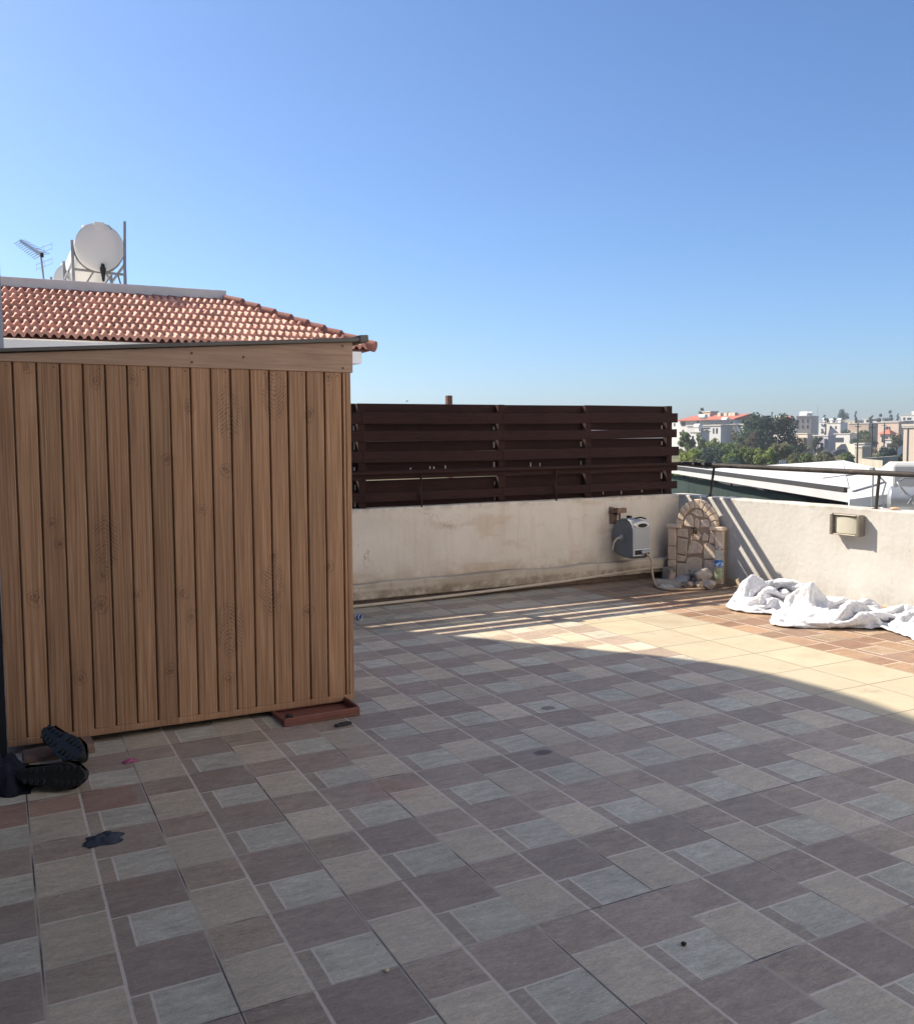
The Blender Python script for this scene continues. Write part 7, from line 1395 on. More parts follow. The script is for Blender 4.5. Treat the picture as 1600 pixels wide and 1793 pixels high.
1,-5,-6,5,-6,2,7,4,4,-4,-2,-4,-3,-13,-14,-6,-2,4,-2,3,-1,5,3,10,-7,11,0,-10,-16,-17,-3,7,-12,11,0,9,7,11,5,5,1,0,-15,-2,-2,4,-2,3,7,2,6,2,8,10,10,1,-8,5,-4,-6,1,5,6,6,3,3,-1,-6,
-14,-10,-11,-4,1,4,-2,2,10,-6,-4,10,-5,-13,-18,-17,12,-11,0,-1,10,11,10,2,-6,1,-3,4,-5,-6,2,4,0,1,4,10,4,0,13,11,10,9,-4,8,7,-2,-8,-4,6,6,3,3,2,1,-4,-7,-6,-14,-7,-7,5,6,1,-5,-2,-5,
-3,-14,-12,-15,4,5,0,-5,16,14,8,-10,-13,-4,-2,4,-2,3,-7,3,5,3,7,10,8,5,8,8,8,7,8,6,3,8,4,-7,-4,1,1,1,1,0,0,5,-15,-7,-7,-3,-5,2,11,-1,-3,-6,-6,-11,-16,-18,-20,-6,12,-2,20,11,0,-7,
-15,-8,-8,-3,9,-4,5,-6,9,7,9,14,14,6,2,5,5,7,0,6,8,6,7,7,1,1,2,1,1,0,1,-15,-5,-2,-10,-2,-5,-2,2,7,5,-6,-4,-17,-14,-23,-22,0,10,8,21,-10,-1,3,-12,-1,-7,-8,7,5,-7,-9,7,9,21,14,11,7,
2,7,2,-1,6,7,7,7,3,5,7,8,3,1,0,-5,2,-13,-4,-5,1,-6,-5,4,8,8,9,-7,-13,-18,-16,-28,-26,0,9,24,12,-2,-7,-16,10,-10,-9,8,-5,10,-7,-10,-2,13,15,17,11,11,0,-2,4,5,6,7,8,7,6,6,4,-1,6,-3,
6,-2,-10,8,0,-2,-2,-9,3,11,9,10,2,-5,-15,-21,-25,-29,-29,14,3,19,2,7,-11,0,-3,-2,-7,0,8,7,0,-6,-4,1,6,10,6,4,11,8,6,5,5,7,7,6,5,4,5,-7,0,6,-4,1,-3,-3,1,-4,0,2,-2,15,12,11,5,-5,-18,
-18,-28,-28,-29,1,13,6,9,4,-9,2,4,-12,-4,5,13,1,4,-6,1,5,-9,-6,-4,5,8,12,13,12,7,-3,7,6,-2,7,0,6,1,-6,2,-1,-1,-6,-4,1,0,-3,2,12,12,12,7,0,-12,-23,-29,-27,-28,9,5,3,18,-4,-3,-1,9,
-5,-11,10,-4,14,0,10,-5,5,-6,-12,-8,-10,7,11,15,6,8,5,4,0,5,-2,9,-2,-3,3,-3,-4,2,-1,-8,-3,-2,-1,-3,15,10,12,8,1,-14,-13,-27,-28,-24,8,-2,2,14,10,-3,-7,6,5,-12,0,7,2,12,8,4,-5,-11,
-10,-9,-2,-2,9,6,8,8,-1,4,1,4,5,3,0,-10,-4,-2,3,-3,5,-8,-7,0,1,-5,13,13,13,6,-2,-13,-11,-20,-23,-26,-11,14,-4,15,4,7,0,-3,5,-2,-8,9,-5,13,3,7,-2,-8,-8,-10,-10,8,7,4,5,-3,7,-8,6,10,
-6,2,0,-2,-7,-10,-3,5,-2,4,-8,-3,2,5,7,9,8,4,-1,-12,-9,-19,-8,-25,1,2,1,14,2,7,8,6,-1,-5,1,-5,7,0,6,-2,8,-5,-9,-5,-5,-3,3,4,3,1,3,9,-15,15,-7,-6,-2,-4,3,-5,-3,-7,0,6,-9,-4,7,3,6,6,
2,2,1,-5,-13,-17,5,-23,12,2,-1,-9,8,11,-2,8,-3,2,1,-3,-2,5,1,3,5,6,0,-2,-3,-7,2,4,4,4,4,0,-21,10,-18,-4,-3,-1,-1,-1,1,-1,2,-5,-10,-1,3,11,-3,7,-5,6,-6,-1,-15,-2,6,-18,-9,3,8,-3,-7,
10,-2,4,7,-8,-1,0,2,3,0,3,4,7,8,-5,9,2,4,0,2,2,5,-9,-23,2,-24,-1,-2,-4,5,-6,1,1,-3,-3,5,4,-5,-2,13,-6,1,-4,1,-12,-6,1,7,-12,-12,6,10,-4,2,-6,6,9,7,-9,-2,-6,0,0,5,5,6,6,9,10,1,5,8,
7,3,1,0,-20,-22,-8,-28,-3,-3,6,-7,9,-9,0,6,-7,5,-1,6,0,17,-2,-6,-3,-12,4,-12,10,-11,0,9,-8,4,8,-10,9,7,4,0,-8,-3,-1,1,5,3,3,6,8,9,8,9,4,2,8,5,2,0,-16,-23,-27,-26,14,-14,-5,7,5,2,
-7,-6,1,-3,7,2,9,9,2,-3,-10,1,-15,0,11,-6,-5,-9,8,2,-1,-3,-4,-1,4,10,6,1,-1,0,3,3,3,7,4,15,-5,4,7,9,7,3,-4,3,-17,-28,-29,-18,19,-11,-9,0,6,6,0,-6,-7,1,1,8,12,2,7,-8,-6,-12,-3,0,8,
-8,1,-12,7,-2,-4,-1,5,-5,4,6,-4,4,5,1,1,2,8,16,15,14,2,-8,9,1,5,8,2,-6,-21,-19,-28,-18,16,-9,1,-8,-1,6,6,-2,4,-3,3,11,6,6,-9,-6,-6,-13,3,-4,0,0,2,0,0,1,10,-7,3,-8,10,-10,0,2,-1,0,
0,0,2,9,17,18,18,6,-2,9,2,-4,-2,-5,-12,-13,-22,-21,1,13,-9,2,-7,2,5,9,12,-2,2,8,10,1,-13,-14,-10,-5,-5,7,-1,-1,-5,7,-6,11,3,-5,-10,0,2,6,10,-4,-10,0,8,-2,-5,14,7,-11,24,11,9,3,-1,
-1,4,-12,1,-22,-12,-9,-10,5,8,-10,7,9,8,7,7,3,-1,11,-5,5,-18,-9,-17,-9,-1,0,0,2,-2,-7,5,2,10,-10,6,3,-1,-5,13,-6,-10,9,6,-3,-10,1,10,-9,10,8,8,6,10,-5,12,-1,-12,-14,-16,-17,0,5,7,
-1,-3,7,9,11,3,13,10,-3,3,2,-20,-10,-20,-12,-1,3,-3,0,0,-1,2,3,9,-6,-8,10,-6,10,0,-4,11,6,-10,-7,-9,0,3,13,-11,10,3,13,5,7,8,0,-7,-6,-16,-12,-8,1,2,0,5,2,7,12,7,15,13,8,0,-5,-22,
-12,-19,-16,6,-6,0,0,0,4,-3,7,-4,-3,1,-1,1,5,6,10,3,-7,-6,3,-11,10,-14,0,14,-12,3,10,-2,9,6,3,0,3,-8,-15,2,-2,-1,-6,2,0,6,9,13,15,14,11,-1,-7,-18,-19,-20,-3,-3,5,-8,0,6,1,10,-3,8,
-2,3,2,-1,2,1,-2,-5,-7,6,-9,1,-7,12,-13,1,10,-11,8,-5,-3,8,2,4,6,-7,5,-11,2,4,-9,1,-2,4,12,15,16,10,2,-1,-6,-20,-17,4,-2,-4,-5,-11,8,-8,9,8,1,-1,-2,-4,-5,4,-5,-2,-3,-1,10,-9,8,-10,
-3,3,7,-6,11,-9,-5,0,1,-3,6,7,-3,9,-15,-2,5,11,-14,-2,0,9,9,12,9,5,2,-2,6,-21,-12,14,-4,-8,-14,4,-9,0,-10,10,-4,-4,-2,-3,0,0,9,-7,0,9,-9,6,-8,5,2,-7,1,9,6,-3,-3,-2,-3,-2,-2,2,9,
-13,7,-4,9,4,-15,6,10,8,9,8,7,4,-6,7,-12,-5,-14,-7,4,1,-11,-10,2,-1,-3,7,5,-6,-6,0,4,-5,11,5,2,-5,1,-9,-3,-1,1,3,8,4,-5,-5,-4,-2,0,0,5,10,-13,1,-3,9,12,-13,-6,16,8,10,9,4,7,-4,2,1,
-8,-19,-16,-9,4,6,-10,-3,1,-1,-1,6,11,-7,4,-6,-6,8,-5,7,9,2,2,0,0,-1,0,-1,-5,-8,-5,-2,4,-5,2,5,11,-13,-6,0,6,9,6,-16,2,10,12,11,11,7,4,-1,-6,-9,-7,-19,-11,-9,11,0,-11,0,0,0,1,6,11,
6,2,-1,-8,-16,10,-8,2,1,1,2,6,1,-7,-5,-2,2,3,4,-5,3,7,7,-9,-6,-6,7,6,-3,12,-17,7,7,6,3,12,12,6,-2,-9,-10,-8,-15,-15,9,-7,8,-10,0,3,-3,0,11,7,10,4,-9,-10,-11,-2,5,-5,9,-4,-3,-2,0,
-1,6,7,5,-1,1,-7,8,7,6,-5,-2,-7,-6,-11,4,7,5,-9,-7,6,10,14,10,9,-5,-10,-11,-8,-13,5,5,-12,0,0,7,-6,-1,8,1,8,10,5,-3,-10,-8,-1,-10,6,3,4,-3,-5,-5,11,6,3,5,2,-2,-13,12,2,-9,7,-8,-9,
-3,-4,14,7,-8,-8,-6,1,7,9,7,7,3,-10,-10,-9,-4,2,10,-12,0,7,2,-6,-3,-4,12,4,3,4,3,0,-7,-7,-7,-7,9,-7,-4,-1,13,12,-2,8,2,6,-2,-17,-6,4,-13,1,3,6,8,-11,-4,12,-8,-7,0,-3,1,4,9,8,-8,-9,
-6,0,0,0,4,7,-9,-1,-1,6,-6,-4,0,2,4,2,2,2,5,1,-6,-8,-4,0,0,10,14,2,-1,6,8,6,3,-19,-15,0,-10,14,4,-1,11,-7,-15,7,-3,-7,-7,7,-6,6,-1,5,-3,-8,0,3,3,7,5,1,-4,-4,-9,-2,3,0,2,-2,0,0,1,1,
2,12,1,1,3,-3,-4,10,11,2,-4,4,7,4,8,-20,-4,-22,-10,2,12,-2,12,4,-14,-1,-2,-7,3,-4,-2,9,-3,-4,-1,1,1,5,9,5,-6,-9,3,-9,0,1,4,2,-2,2,-2,7,1,3,-9,10,-11,0,14,13,5,8,6,0,-7,3,5,8,4,-19,
2,-22,-17,2,-6,3,11,12,-14,-1,-7,-4,0,0,10,-2,7,1,0,0,1,-1,8,-14,-7,7,-9,7,3,2,-9,4,-5,-1,8,3,8,-9,-10,0,8,-9,18,12,3,5,4,8,0,4,5,-2,4,-17,6,-21,-11,-17,6,-6,10,8,-11,-3,0,0,0,9,8,
-3,-3,0,9,2,-8,9,-15,-11,8,-9,8,-8,0,8,2,1,3,-6,4,9,-6,3,-14,0,9,-8,28,-15,6,7,9,9,9,5,-2,0,2,-15,7,-15,-14,-14,-7,-1,5,4,8,4,2,1,4,1,8,-3,-5,-7,-2,10,-13,-3,-11,-4,11,-2,-8,5,-6,
7,9,9,-9,5,0,-6,8,-11,-3,3,8,-7,24,-1,-6,4,9,9,4,9,2,-2,3,-13,5,-5,-8,-8,-3,1,5,10,7,4,2,1,-1,-1,-2,2,-7,-12,1,-7,-7,2,-14,-7,-3,-1,0,-1,8,-4,9,5,-8,-8,-4,8,-8,7,2,3,1,3,4,4,2,-2,
9,9,6,4,3,2,0,-10,2,-1,-2,0,5,9,11,11,9,3,0,-4,-5,-5,-4,-5,-6,-7,-15,0,-1,-6,-12,-3,-2,-2,-5,-4,-4,-4,1,2,-6,-6,-8,-4,9,-6,-3,1,0,2,6,18,-4,5,8,0,2,5,6,4,3,-4,3,2,5,8,10,13,14,15,
10,5,-2,-5,-7,-7,-5,-7,-11,-13,-8,-14,-12,-10,5,-5,-11,2,-3,-3,-3,-2,-6,-3,-1,-6,-6,-8,6,6,-3,-6,-2,0,0,14,12,8,7,-1,-7,0,6,1,3,3,-3,6,9,6,17,21,22,22,13,6,-1,-6,-10,-5,-4,-7,-10,
-14,-14,-12,-8,-18,-24,-1,-2,-14,-1,-4,-3,-1,9,3,-9,1,-6,-8,0,6,3,1,-8,-2,2,18,11,6,5,-8,1,-7,-1,2,2,-1,4,5,1,14,10,26,28,24,19,12,4,-3,-7,-8,-9,-9,-9,-8,-9,-9,-14,-20,-28,-22,-4,
-5,-12,-2,1,9,-5,0,-4,-8,2,-9,-5,1,2,5,4,-7,9,8,0,12,7,-4,-14,-2,-9,3,2,4,5,5,9,-3,19,11,28,28,20,15,9,-1,-8,-12,-13,-13,-11,-8,-2,-1,-8,-16,-27,-17,-11,-6,1,-9,-4,8,-5,8,-6,-8,-6,
-5,-3,6,-3,7,-4,4,-1,3,11,6,-2,-11,-2,-16,-1,0,4,5,2,4,8,17,-6,25,8,16,22,19,11,2,-7,-13,-19,-16,-4,-10,-5,2,-2,-13,-13,-4,-9,3,-6,-6,-10,1,-7,1,-2,-10,-5,0,-1,-6,6,1,-2,-3,9,4,3,
-4,-8,-2,-11,-1,0,9,-10,0,2,8,7,7,21,-9,31,12,-13,19,14,3,-6,-15,-14,-7,-20,-8,-1,0,-2,0,1,5,-1,-3,-2,-9,-8,-9,-3,0,-10,6,-1,-3,-11,4,-8,-2,-1,6,1,-4,5,-7,-2,-3,-2,0,8,-8,7,-4,8,
-3,4,8,12,20,-11,29,-3,-14,16,-4,-8,-4,-1,-26,3,-1,2,3,1,-1,-3,-9,-4,1,7,-2,-9,-8,-4,-12,6,-4,-4,-3,-3,1,4,-6,-7,3,-5,-2,0,1,6,-7,2,-1,6,-7,5,10,3,-7,10,-9,8,14,8,17,-9,-4,-1,1,6,
-4,-25,-10,-8,-5,1,0,1,5,3,6,-8,12,-7,-2,7,-6,-13,-6,3,4,3,0,-5,-2,0,1,-7,-11,0,4,-4,7,-7,0,3,6,-5,3,11,7,-11,7,-12,4,3,9,5,14,-4,13,-9,1,-9,-10,9,-11,-4,-9,6,-2,-13,6,2,-9,1,13,
-5,6,-8,-5,3,-8,6,0,6,11,-2,8,-3,-5,-7,-7,-9,-5,7,-5,-1,4,-4,8,9,5,-1,12,-15,-11,-8,2,9,12,-2,11,3,19,-9,-12,5,1,0,2,-9,-8,1,-11,-11,-2,0,7,-7,12,-1,2,-1,-5,-8,-6,1,9,10,9,16,7,-2,
-2,-6,-6,-11,-4,-12,-9,2,5,-7,1,5,11,9,-3,2,-11,-13,10,5,-4,0,12,25,-5,3,-11,-16,1,3,7,9,-6,-11,-11,-8,1,3,0,-8,11,5,-1,-5,-7,-2,0,9,10,12,14,16,13,-1,-2,-5,-7,-11,-12,-1,-11,-17,
-7,0,6,-4,5,12,6,0,-13,-12,10,-9,-2,14,18,19,7,-6,-9,-18,-11,3,8,16,-11,-8,-7,-8,-6,0,0,0,1,8,8,-6,-10,-1,9,11,11,13,17,18,6,-3,-7,-7,-10,5,-4,-9,-9,-6,-15,-17,0,6,-8,6,11,-6,-5,
-5,-2,2,7,11,12,16,12,-2,-7,-14,-23,-6,8,16,-8,12,-7,-9,-10,8,-1,-1,-9,-2,8,-9,-4,2,9,12,12,15,17,13,-1,-7,-7,-7,-8,-2,1,6,1,-11,-16,-16,-12,-1,-7,0,8,13,9,1,2,4,6,7,4,-8,8,-1,5,
-12,-22,-19,3,13,-5,17,6,-12,-9,7,-3,-9,2,-10,-3,-1,7,-8,-3,17,17,16,15,3,-4,-9,-8,-6,-4,-4,4,-3,5,12,-8,-20,-16,-18,-4,2,12,10,5,-3,4,8,10,12,-7,-5,-3,4,10,-11,-15,-27,-1,5,-5,11,
14,6,-2,-12,-1,-9,2,-5,-9,1,7,-8,10,4,8,16,18,-3,7,-13,-6,-1,-5,-6,-3,4,2,12,1,-10,-20,-15,-15,9,8,-1,6,6,12,15,10,5,-4,-4,-3,-8,2,6,-23,-21,-12,-3,1,3,4,6,12,6,-10,-8,-7,-6,-1,6,
2,-8,-13,10,0,14,21,1,13,-12,-7,-7,-5,-7,-1,7,8,6,-2,-9,-10,-12,-12,-9,8,6,10,11,15,14,11,-8,-4,0,4,2,-10,9,-20,-13,-18,-6,4,4,2,-2,-1,10,1,-9,-6,-11,5,3,-3,-4,-5,7,5,2,20,25,1,
-14,-9,-8,-6,1,-9,-1,3,4,-1,-5,-6,-9,-7,8,3,5,12,11,15,14,7,8,-8,8,5,-4,-3,-11,-3,-16,-6,-13,-9,4,-8,-8,1,10,5,-2,-10,-4,-6,5,-2,-4,-2,-5,7,3,18,26,-2,9,-17,-3,-1,-12,-8,-7,-2,-2,
-2,-1,-1,0,7,4,-3,8,11,11,15,15,15,-3,10,7,-1,3,-3,-8,-11,-8,-7,-4,-14,-18,-14,-6,-2,7,8,4,-5,-6,-8,-1,-4,-4,-4,-2,1,11,8,19,20,6,-5,-3,-4,-13,-18,5,4,0,-2,-3,-2,-1,-1,-8,15,1,13,
15,14,12,4,13,8,7,5,-5,-13,6,-3,-5,-6,-11,-20,-25,-19,-10,-1,4,7,4,7,-10,-3,-11,-6,-1,13,-4,-10,9,17,1,15,9,13,2,-4,-14,-20,-5,4,9,-8,-7,-6,-5,-4,14,14,7,14,12,14,9,13,2,7,8,2,-2,
-11,3,2,-3,-8,-12,-21,-27,-16,-16,-3,4,6,6,7,-3,-10,-5,-14,1,-1,-11,7,-9,16,22,-9,5,18,5,-7,2,-12,-3,-5,3,5,-7,-9,-8,-10,2,10,17,18,14,14,9,-1,11,11,5,-1,-7,-7,-3,-1,1,0,-10,-16,
-25,-17,-13,-5,1,4,9,7,-2,-8,-13,-10,2,-6,-7,0,0,19,15,8,-7,6,7,-9,-6,18,-8,8,-4,-6,-5,-6,-7,-3,-6,14,1,16,14,10,10,7,2,2,2,-3,-4,-5,-3,-4,7,2,-5,-11,-21,-16,-9,-1,4,-1,4,8,-4,-3,
-14,-5,-9,-5,5,-8,11,2,14,21,-4,-1,-5,3,16,-1,-2,-17,-7,-3,-2,0,-8,-10,-2,8,11,14,4,13,11,-3,1,3,1,-3,1,6,2,-6,2,4,-6,-10,-14,-15,-3,3,7,-4,-1,4,5,-8,-15,-10,-7,-2,2,6,-4,12,17,20,
-5,-8,9,15,-13,-2,-18,-7,-1,5,-3,-9,-10,-4,2,10,10,10,11,5,-1,10,10,-6,0,3,5,0,-5,-4,-4,7,-5,-5,-14,-5,-3,9,0,7,2,-9,4,-12,-16,-9,-8,0,0,1,13,10,12,3,5,7,17,-6,-15,-17,-8,4,8,-6,
-8,-9,4,3,2,3,-1,-7,9,10,11,11,5,-1,6,4,-4,-5,-4,1,-5,5,-5,-5,-7,-2,3,7,10,5,3,-5,-8,-17,-19,-2,-14,0,0,2,11,6,17,13,8,6,12,-9,-20,-7,-17,12,-9,-7,-6,-6,-6,8,-4,3,2,10,11,9,8,5,8,
3,3,-6,-9,-3,-4,5,-1,-3,-1,3,-7,-7,4,15,11,9,3,-4,-14,-19,-20,1,-19,0,0,4,7,15,17,10,9,14,4,-13,-6,-11,-23,-3,-8,-5,-4,-4,-3,0,13,5,4,2,8,8,7,5,3,0,-7,-8,2,-8,-3,3,-2,5,-2,-3,-4,1,
7,15,10,9,3,-3,-15,-16,-21,-4,-14,0,1,5,11,17,16,6,9,9,13,-13,-15,-18,-10,-17,6,-6,-7,-8,7,4,-5,11,9,9,7,6,3,1,-3,-5,-8,7,-5,-5,-6,-2,-7,3,-3,-2,0,5,13,11,12,7,2,-6,-11,-13,-19,
-14,-2,9,-5,5,16,14,11,0,10,11,8,-5,-16,-19,-7,-18,6,-7,-8,-6,7,-5,0,9,6,8,10,12,10,-1,-8,-11,-6,-2,-3,1,-1,-3,-6,-8,-7,-2,2,14,13,11,5,1,-3,-3,-4,-10,-13,-12,0,-9,14,5,7,21,-4,4,
9,13,-3,0,-16,-3,-17,-16,-2,-1,-8,-4,1,6,-7,6,9,11,13,16,10,6,-12,-17,-15,-9,-2,5,7,-7,-3,-2,-7,2,-8,-1,7,9,1,-3,1,-2,-1,-5,-7,-1,0,4,5,2,20,21,-5,2,6,14,-10,-7,6,-15,-12,-15,-3,2,
-8,-1,3,-4,9,3,12,8,17,13,8,7,-1,-16,-16,-15,-8,-6,7,0,-11,-8,-3,-3,10,-6,4,2,3,-9,-7,8,-6,-3,1,2,8,-4,0,19,18,20,-5,5,8,6,-6,-8,1,-11,-12,-4,-9,-3,-4,0,3,2,6,14,5,15,9,8,11,5,1,
-1,-10,-13,-15,-10,-8,3,-12,-9,-9,-1,1,2,2,5,-8,-3,-9,1,6,-4,9,5,-4,1,3,13,24,22,-3,6,3,-5,2,-5,-2,-9,-5,3,-4,-5,0,3,2,3,-1,9,12,4,6,10,3,7,0,-1,-1,-3,-7,-11,-11,-8,-6,-6,-11,-6,
-1,2,-6,3,-6,-9,-8,-2,8,-7,4,5,-8,-1,16,5,22,12,13,6,-2,-3,-4,-2,-4,1,-8,-2,4,-2,-3,-8,5,11,8,6,5,3,5,3,4,0,1,0,-1,-3,-2,-4,-3,-8,-5,-7,-10,-4,-5,-3,-5,-7,2,-10,-5,-10,0,6,-6,-2,0,
0,12,13,18,14,2,6,-4,5,2,0,-4,-2,-4,-6,-8,-3,-4,5,5,6,4,4,3,3,3,2,3,3,3,-2,0,-2,-2,1,-4,-2,-3,-3,-6,-9,-12,-8,7,-2,-6,4,-9,-7,-11,-3,6,2,-10,0,15,14,13,7,9,-4,2,2,7,-8,6,-4,-7,-7,
-5,-8,-6,-1,7,4,7,7,4,2,-1,4,-2,5,1,3,-2,2,-1,-4,-3,-3,-3,-3,-4,-4,-11,-9,5,9,4,-7,3,-5,-11,-14,-5,2,2,0,14,10,11,7,9,-1,4,0,-7,-3,-1,8,-1,-5,-6,-2,-4,-10,-9,0,9,7,5,5,5,-2,-2,3,0,
2,0,1,9,-13,-6,-5,-1,-7,-2,4,-11,6,-5,13,10,5,-8,-1,-4,-14,-16,-1,1,1,13,11,8,3,7,3,-1,-6,-7,-5,-2,5,10,4,-4,-9,2,-1,-13,-8,-2,2,5,9,7,4,-8,0,-1,3,3,4,9,-1,-18,-11,-8,4,-5,7,-7,8,
-8,16,11,11,3,-2,-7,-15,-16,-8,0,3,12,8,9,-3,6,1,-4,-6,0,-5,-5,0,8,5,5,-9,-5,5,-1,-3,-10,4,-9,4,9,7,-4,-9,3,5,5,7,-3,8,-18,-13,-3,-6,0,8,-3,8,-8,18,11,5,8,-7,-7,1,-17,-16,0,4,9,8,
5,2,-7,0,-2,-2,-5,-2,-1,2,-1,6,6,0,-9,-4,0,0,6,-2,-11,-5,11,3,-1,-7,6,4,3,5,13,-3,-17,-2,-8,-9,6,-1,9,-11,0,16,7,7,8,0,-9,-6,-6,-18,-1,-1,9,8,-2,7,-9,-4,-4,-5,-3,-5,1,1,2,7,4,8,-6,
-5,8,-9,-4,6,-2,-3,-7,2,1,6,3,4,7,12,7,-10,-9,-8,-12,6,4,4,-9,-6,-1,12,7,7,6,6,-9,-2,-8,-18,-2,-1,15,-5,-1,0,4,9,-12,1,-6,-8,-5,10,1,-8,8,9,4,-7,3,-7,-8,-3,0,0,2,4,1,2,3,7,8,14,2,
-16,-6,-13,-9,3,8,8,-4,-8,-6,10,8,5,4,7,-3,-9,-3,-18,-1,3,14,9,3,-7,-6,1,5,-8,-7,-5,-6,-2,-1,2,3,11,10,-1,-10,-7,-2,-6,4,-3,10,4,3,-6,0,4,14,8,5,-14,-15,-5,-9,0,10,8,3,-8,-11,7,4,
3,6,4,3,-11,-1,-16,0,8,20,12,-2,1,-7,-5,-8,-9,-7,-7,-4,-3,3,0,5,7,8,1,-4,-7,-5,-8,6,13,7,3,-4,-5,-3,-2,13,-3,20,-20,-14,0,-4,-6,8,7,11,-8,-10,-5,2,7,3,4,4,-7,-2,-13,0,7,21,14,2,-4,
-11,-12,-5,-8,-8,1,-3,-6,11,3,2,-3,-5,-4,-4,-2,0,12,6,13,9,1,-3,-5,-5,-5,-5,-9,25,-11,-16,-11,0,3,4,9,6,-2,-8,-9,6,-5,6,1,8,-4,-3,-11,0,4,20,13,0,-8,-11,-9,-8,-5,-4,-2,3,10,3,7,-4,
-6,-5,-7,-6,8,-3,12,15,11,6,3,-8,-14,-14,-7,-4,-8,15,19,-14,-6,-2,5,-7,-7,0,6,-1,-8,-4,-1,0,6,4,1,-8,-4,0,3,18,4,0,-10,-10,-9,-4,-5,8,8,9,9,4,-6,-3,-9,-9,-9,8,-1,13,13,11,11,5,-1,
-12,-15,-17,-18,-10,0,7,14,11,-6,-8,5,-4,-6,-9,-1,7,-2,-8,6,-7,-3,3,5,0,-5,1,2,8,-6,3,-11,-9,-5,1,3,-3,10,14,13,11,-6,-10,-10,-5,3,-2,15,11,11,11,6,1,-7,-11,-15,-17,-19,-16,0,4,7,
10,7,2,-4,-8,-4,0,-6,-3,7,-5,6,-3,-9,-4,0,8,3,-10,-1,3,-8,-9,-7,-5,-3,5,8,-6,4,11,14,12,-2,-6,-1,-1,-4,14,15,12,7,2,-4,-7,-9,-4,-11,-15,-18,-19,0,4,3,5,7,2,4,3,-1,-7,-2,-7,-2,9,-6,
-7,3,-8,0,0,8,-5,-2,-1,-9,-11,0,-5,-6,6,10,-7,-1,3,7,13,0,-2,0,9,13,15,15,8,-1,-12,-9,-9,-3,-2,-10,-8,-16,-17,0,8,-1,3,1,7,-4,6,11,-2,-8,-3,-8,7,-5,-12,0,1,6,-7,0,5,-1,-7,-11,6,-4,
-9,-5,0,12,-4,-5,0,0,7,7,9,2,4,14,16,14,2,-6,-13,-12,-8,-8,2,5,-9,-13,-15,0,10,2,3,-11,0,3,9,12,3,-7,-8,-2,3,-11,-6,1,6,-6,6,-1,-6,-4,-8,5,-1,-10,-9,5,-3,-2,12,-11,1,1,-6,1,10,12,
15,14,12,-1,-2,-14,-15,-12,-4,4,5,9,-4,-11,-14,-4,10,-3,4,-11,0,5,15,-1,10,0,-8,0,-4,-13,-4,4,-4,5,-5,0,0,-2,1,5,-13,-7,-7,-2,11,-10,14,-12,-1,5,-7,0,0,15,14,16,3,-5,-5,-10,-17,-7,
2,6,6,9,0,-8,-9,-10,9,-4,7,-12,-1,7,13,-4,8,10,-1,-7,-7,-12,-6,0,0,3,-3,0,0,2,5,1,-7,-6,-7,-10,11,-10,13,-13,8,-5,-2,6,3,-12,17,16,-2,-8,-6,1,-14,-4,5,9,6,1,-5,-10,0,-4,5,-4,9,-6,
2,0,11,-6,15,0,10,-4,-10,-13,-11,0,0,0,0,0,0,5,3,-6,-5,-8,5,-11,-7,15,-12,9,2,-1,-7,6,-1,-11,0,12,-1,6,2,-12,-2,-7,7,7,-1,-8,-4,0,0,1,6,1,-4,10,2,-9,2,10,2,11,-3,8,-8,-14,-15,0,0,
0,0,0,4,4,-2,-11,-3,-8,-5,0,15,-14,10,3,-1,-9,5,-2,-9,-3,5,-2,11,-3,6,-8,-10,1,8,-5,-3,2,4,-6,0,0,9,2,-1,-3,9,-5,-9,4,10,12,9,-7,-2,-13,-15,0,0,0,0,0,0,1,-5,-5,-8,-8,5,11,-12,-7,
13,3,-8,-8,-3,-4,1,6,-6,0,0,4,8,-4,-8,-1,6,1,-6,5,-4,5,-6,0,9,-3,-4,8,-1,-4,-5,5,13,11,7,5,-12,-15,-13,-1,0,0,0,0,0,2,-4,-8,-7,-6,11,-15,-8,12,2,6,-7,-9,4,1,-8,-2,5,2,-6,6,-5,8,-3,
-6,0,0,0,5,-5,5,-5,6,-1,7,-8,6,-4,-3,-3,9,14,9,11,2,-12,-16,-15,-2,0,0,0,1,0,-3,0,-8,4,-12,-10,-8,0,10,-3,9,-3,-8,-1,7,-2,-6,-4,2,6,-8,1,7,2,1,-2,-1,-2,-5,0,2,-1,9,1,-3,1,-7,8,-10,
0,9,12,11,9,3,-10,-16,-14,-4,0,2,5,0,0,-13,7,-1,-4,1,-12,-13,10,-5,-2,9,3,-8,-6,7,5,-2,-7,-4,8,1,-8,-1,3,3,-3,2,-4,0,0,0,8,-2,9,-1,-6,-8,11,-10,-1,3,7,10,10,4,-7,-9,-8,5,-1,-2,-3,
-3,-6,-8,0,5,1,-6,4,-11,5,9,-9,-6,8,-5,-8,2,8,5,-7,-7,-1,10,-1,-7,-1,-1,0,0,0,0,0,0,6,-6,11,2,-9,6,-10,6,-7,1,7,-1,11,0,-6,-6,-5,1,-1,0,0,0,-1])
grid = [[[0, 0, 0] for _ in range(NT_)] for _ in range(NS)]
for c in range(3):
    for a in range(NS):
        for b in range(NT_):
            grid[a][b][c] = FOLDS[c][a*NT_+b] + (grid[a][b-1][c] if b else (grid[a-1][0][c] if a else 0))
m = Mat('white_duvet_cloth', .9, .15); m.base((.71, .72, .755))
m.bump(m.noise(22, 5, .65, None, .8), .016, .8); rd = 1-(m.noise(17, 4, .6, None, 1.2)*2.0-1.0).abs(); m.bump(rd.pow(3.0), .010, .7); m.bump(m.noise(90, 3, .6), .002, .6)
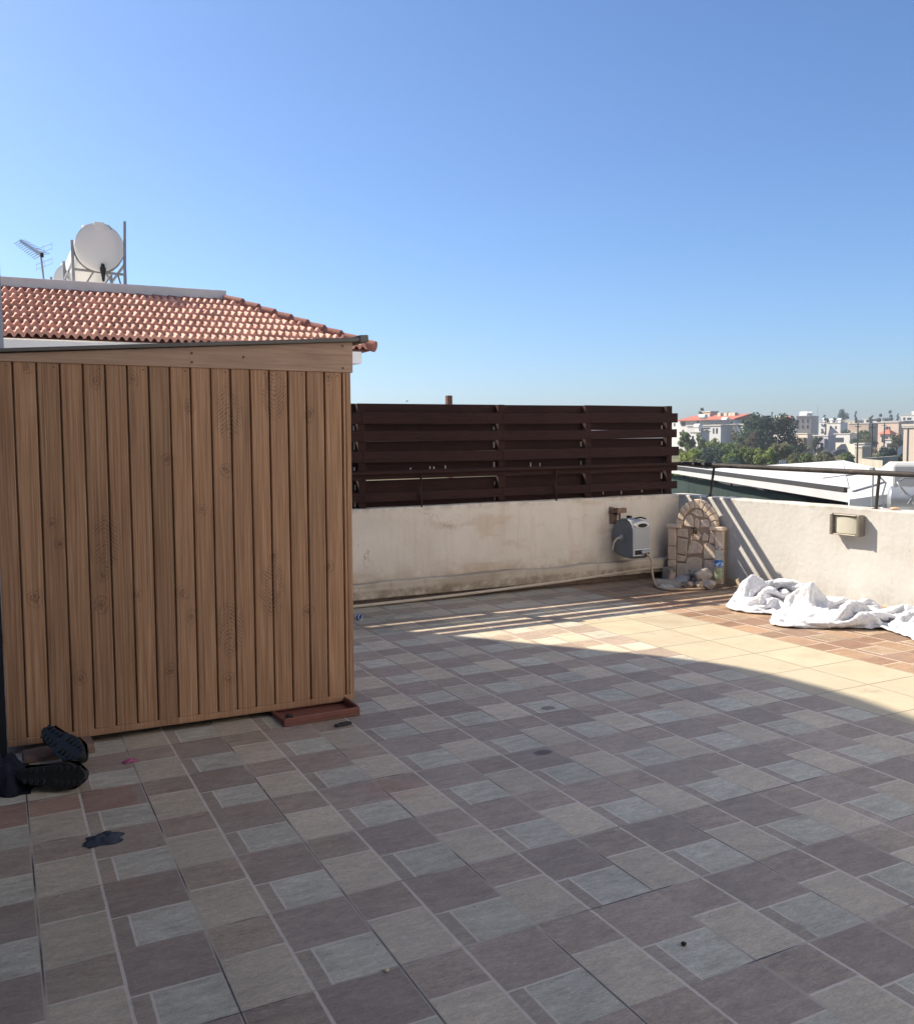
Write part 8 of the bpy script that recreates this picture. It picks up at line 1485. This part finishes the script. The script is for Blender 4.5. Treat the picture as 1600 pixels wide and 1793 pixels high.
mb = MB().add([(5+q[0]*.002, 3.38+q[1]*.002, .004+q[2]*.00155) for r in grid for q in r], [(a*NT_+b, a*NT_+b+1, (a+1)*NT_+b+1, (a+1)*NT_+b) for a in range(NS-1) for b in range(NT_-1)])
o = mb.build('duvet', m.m, smooth=180, fix=False); tag(o, 'crumpled white duvet heaped along the foot of the sunlit wall', 'duvet')
s_ = o.modifiers.new('sub', 'SUBSURF'); s_.levels = 1; s_.render_levels = 2
tx = bpy.data.textures.new('wrinkles', 'MUSGRAVE'); tx.musgrave_type = 'RIDGED_MULTIFRACTAL'; tx.noise_scale = .09; tx.octaves = 3.5; tx.lacunarity = 2.1; tx.dimension_max = .9
s_ = o.modifiers.new('wrinkle', 'DISPLACE'); s_.texture = tx; s_.strength = .007; s_.mid_level = .5
s_ = o.modifiers.new('thick', 'SOLIDIFY'); s_.thickness = .008; s_.offset = 1
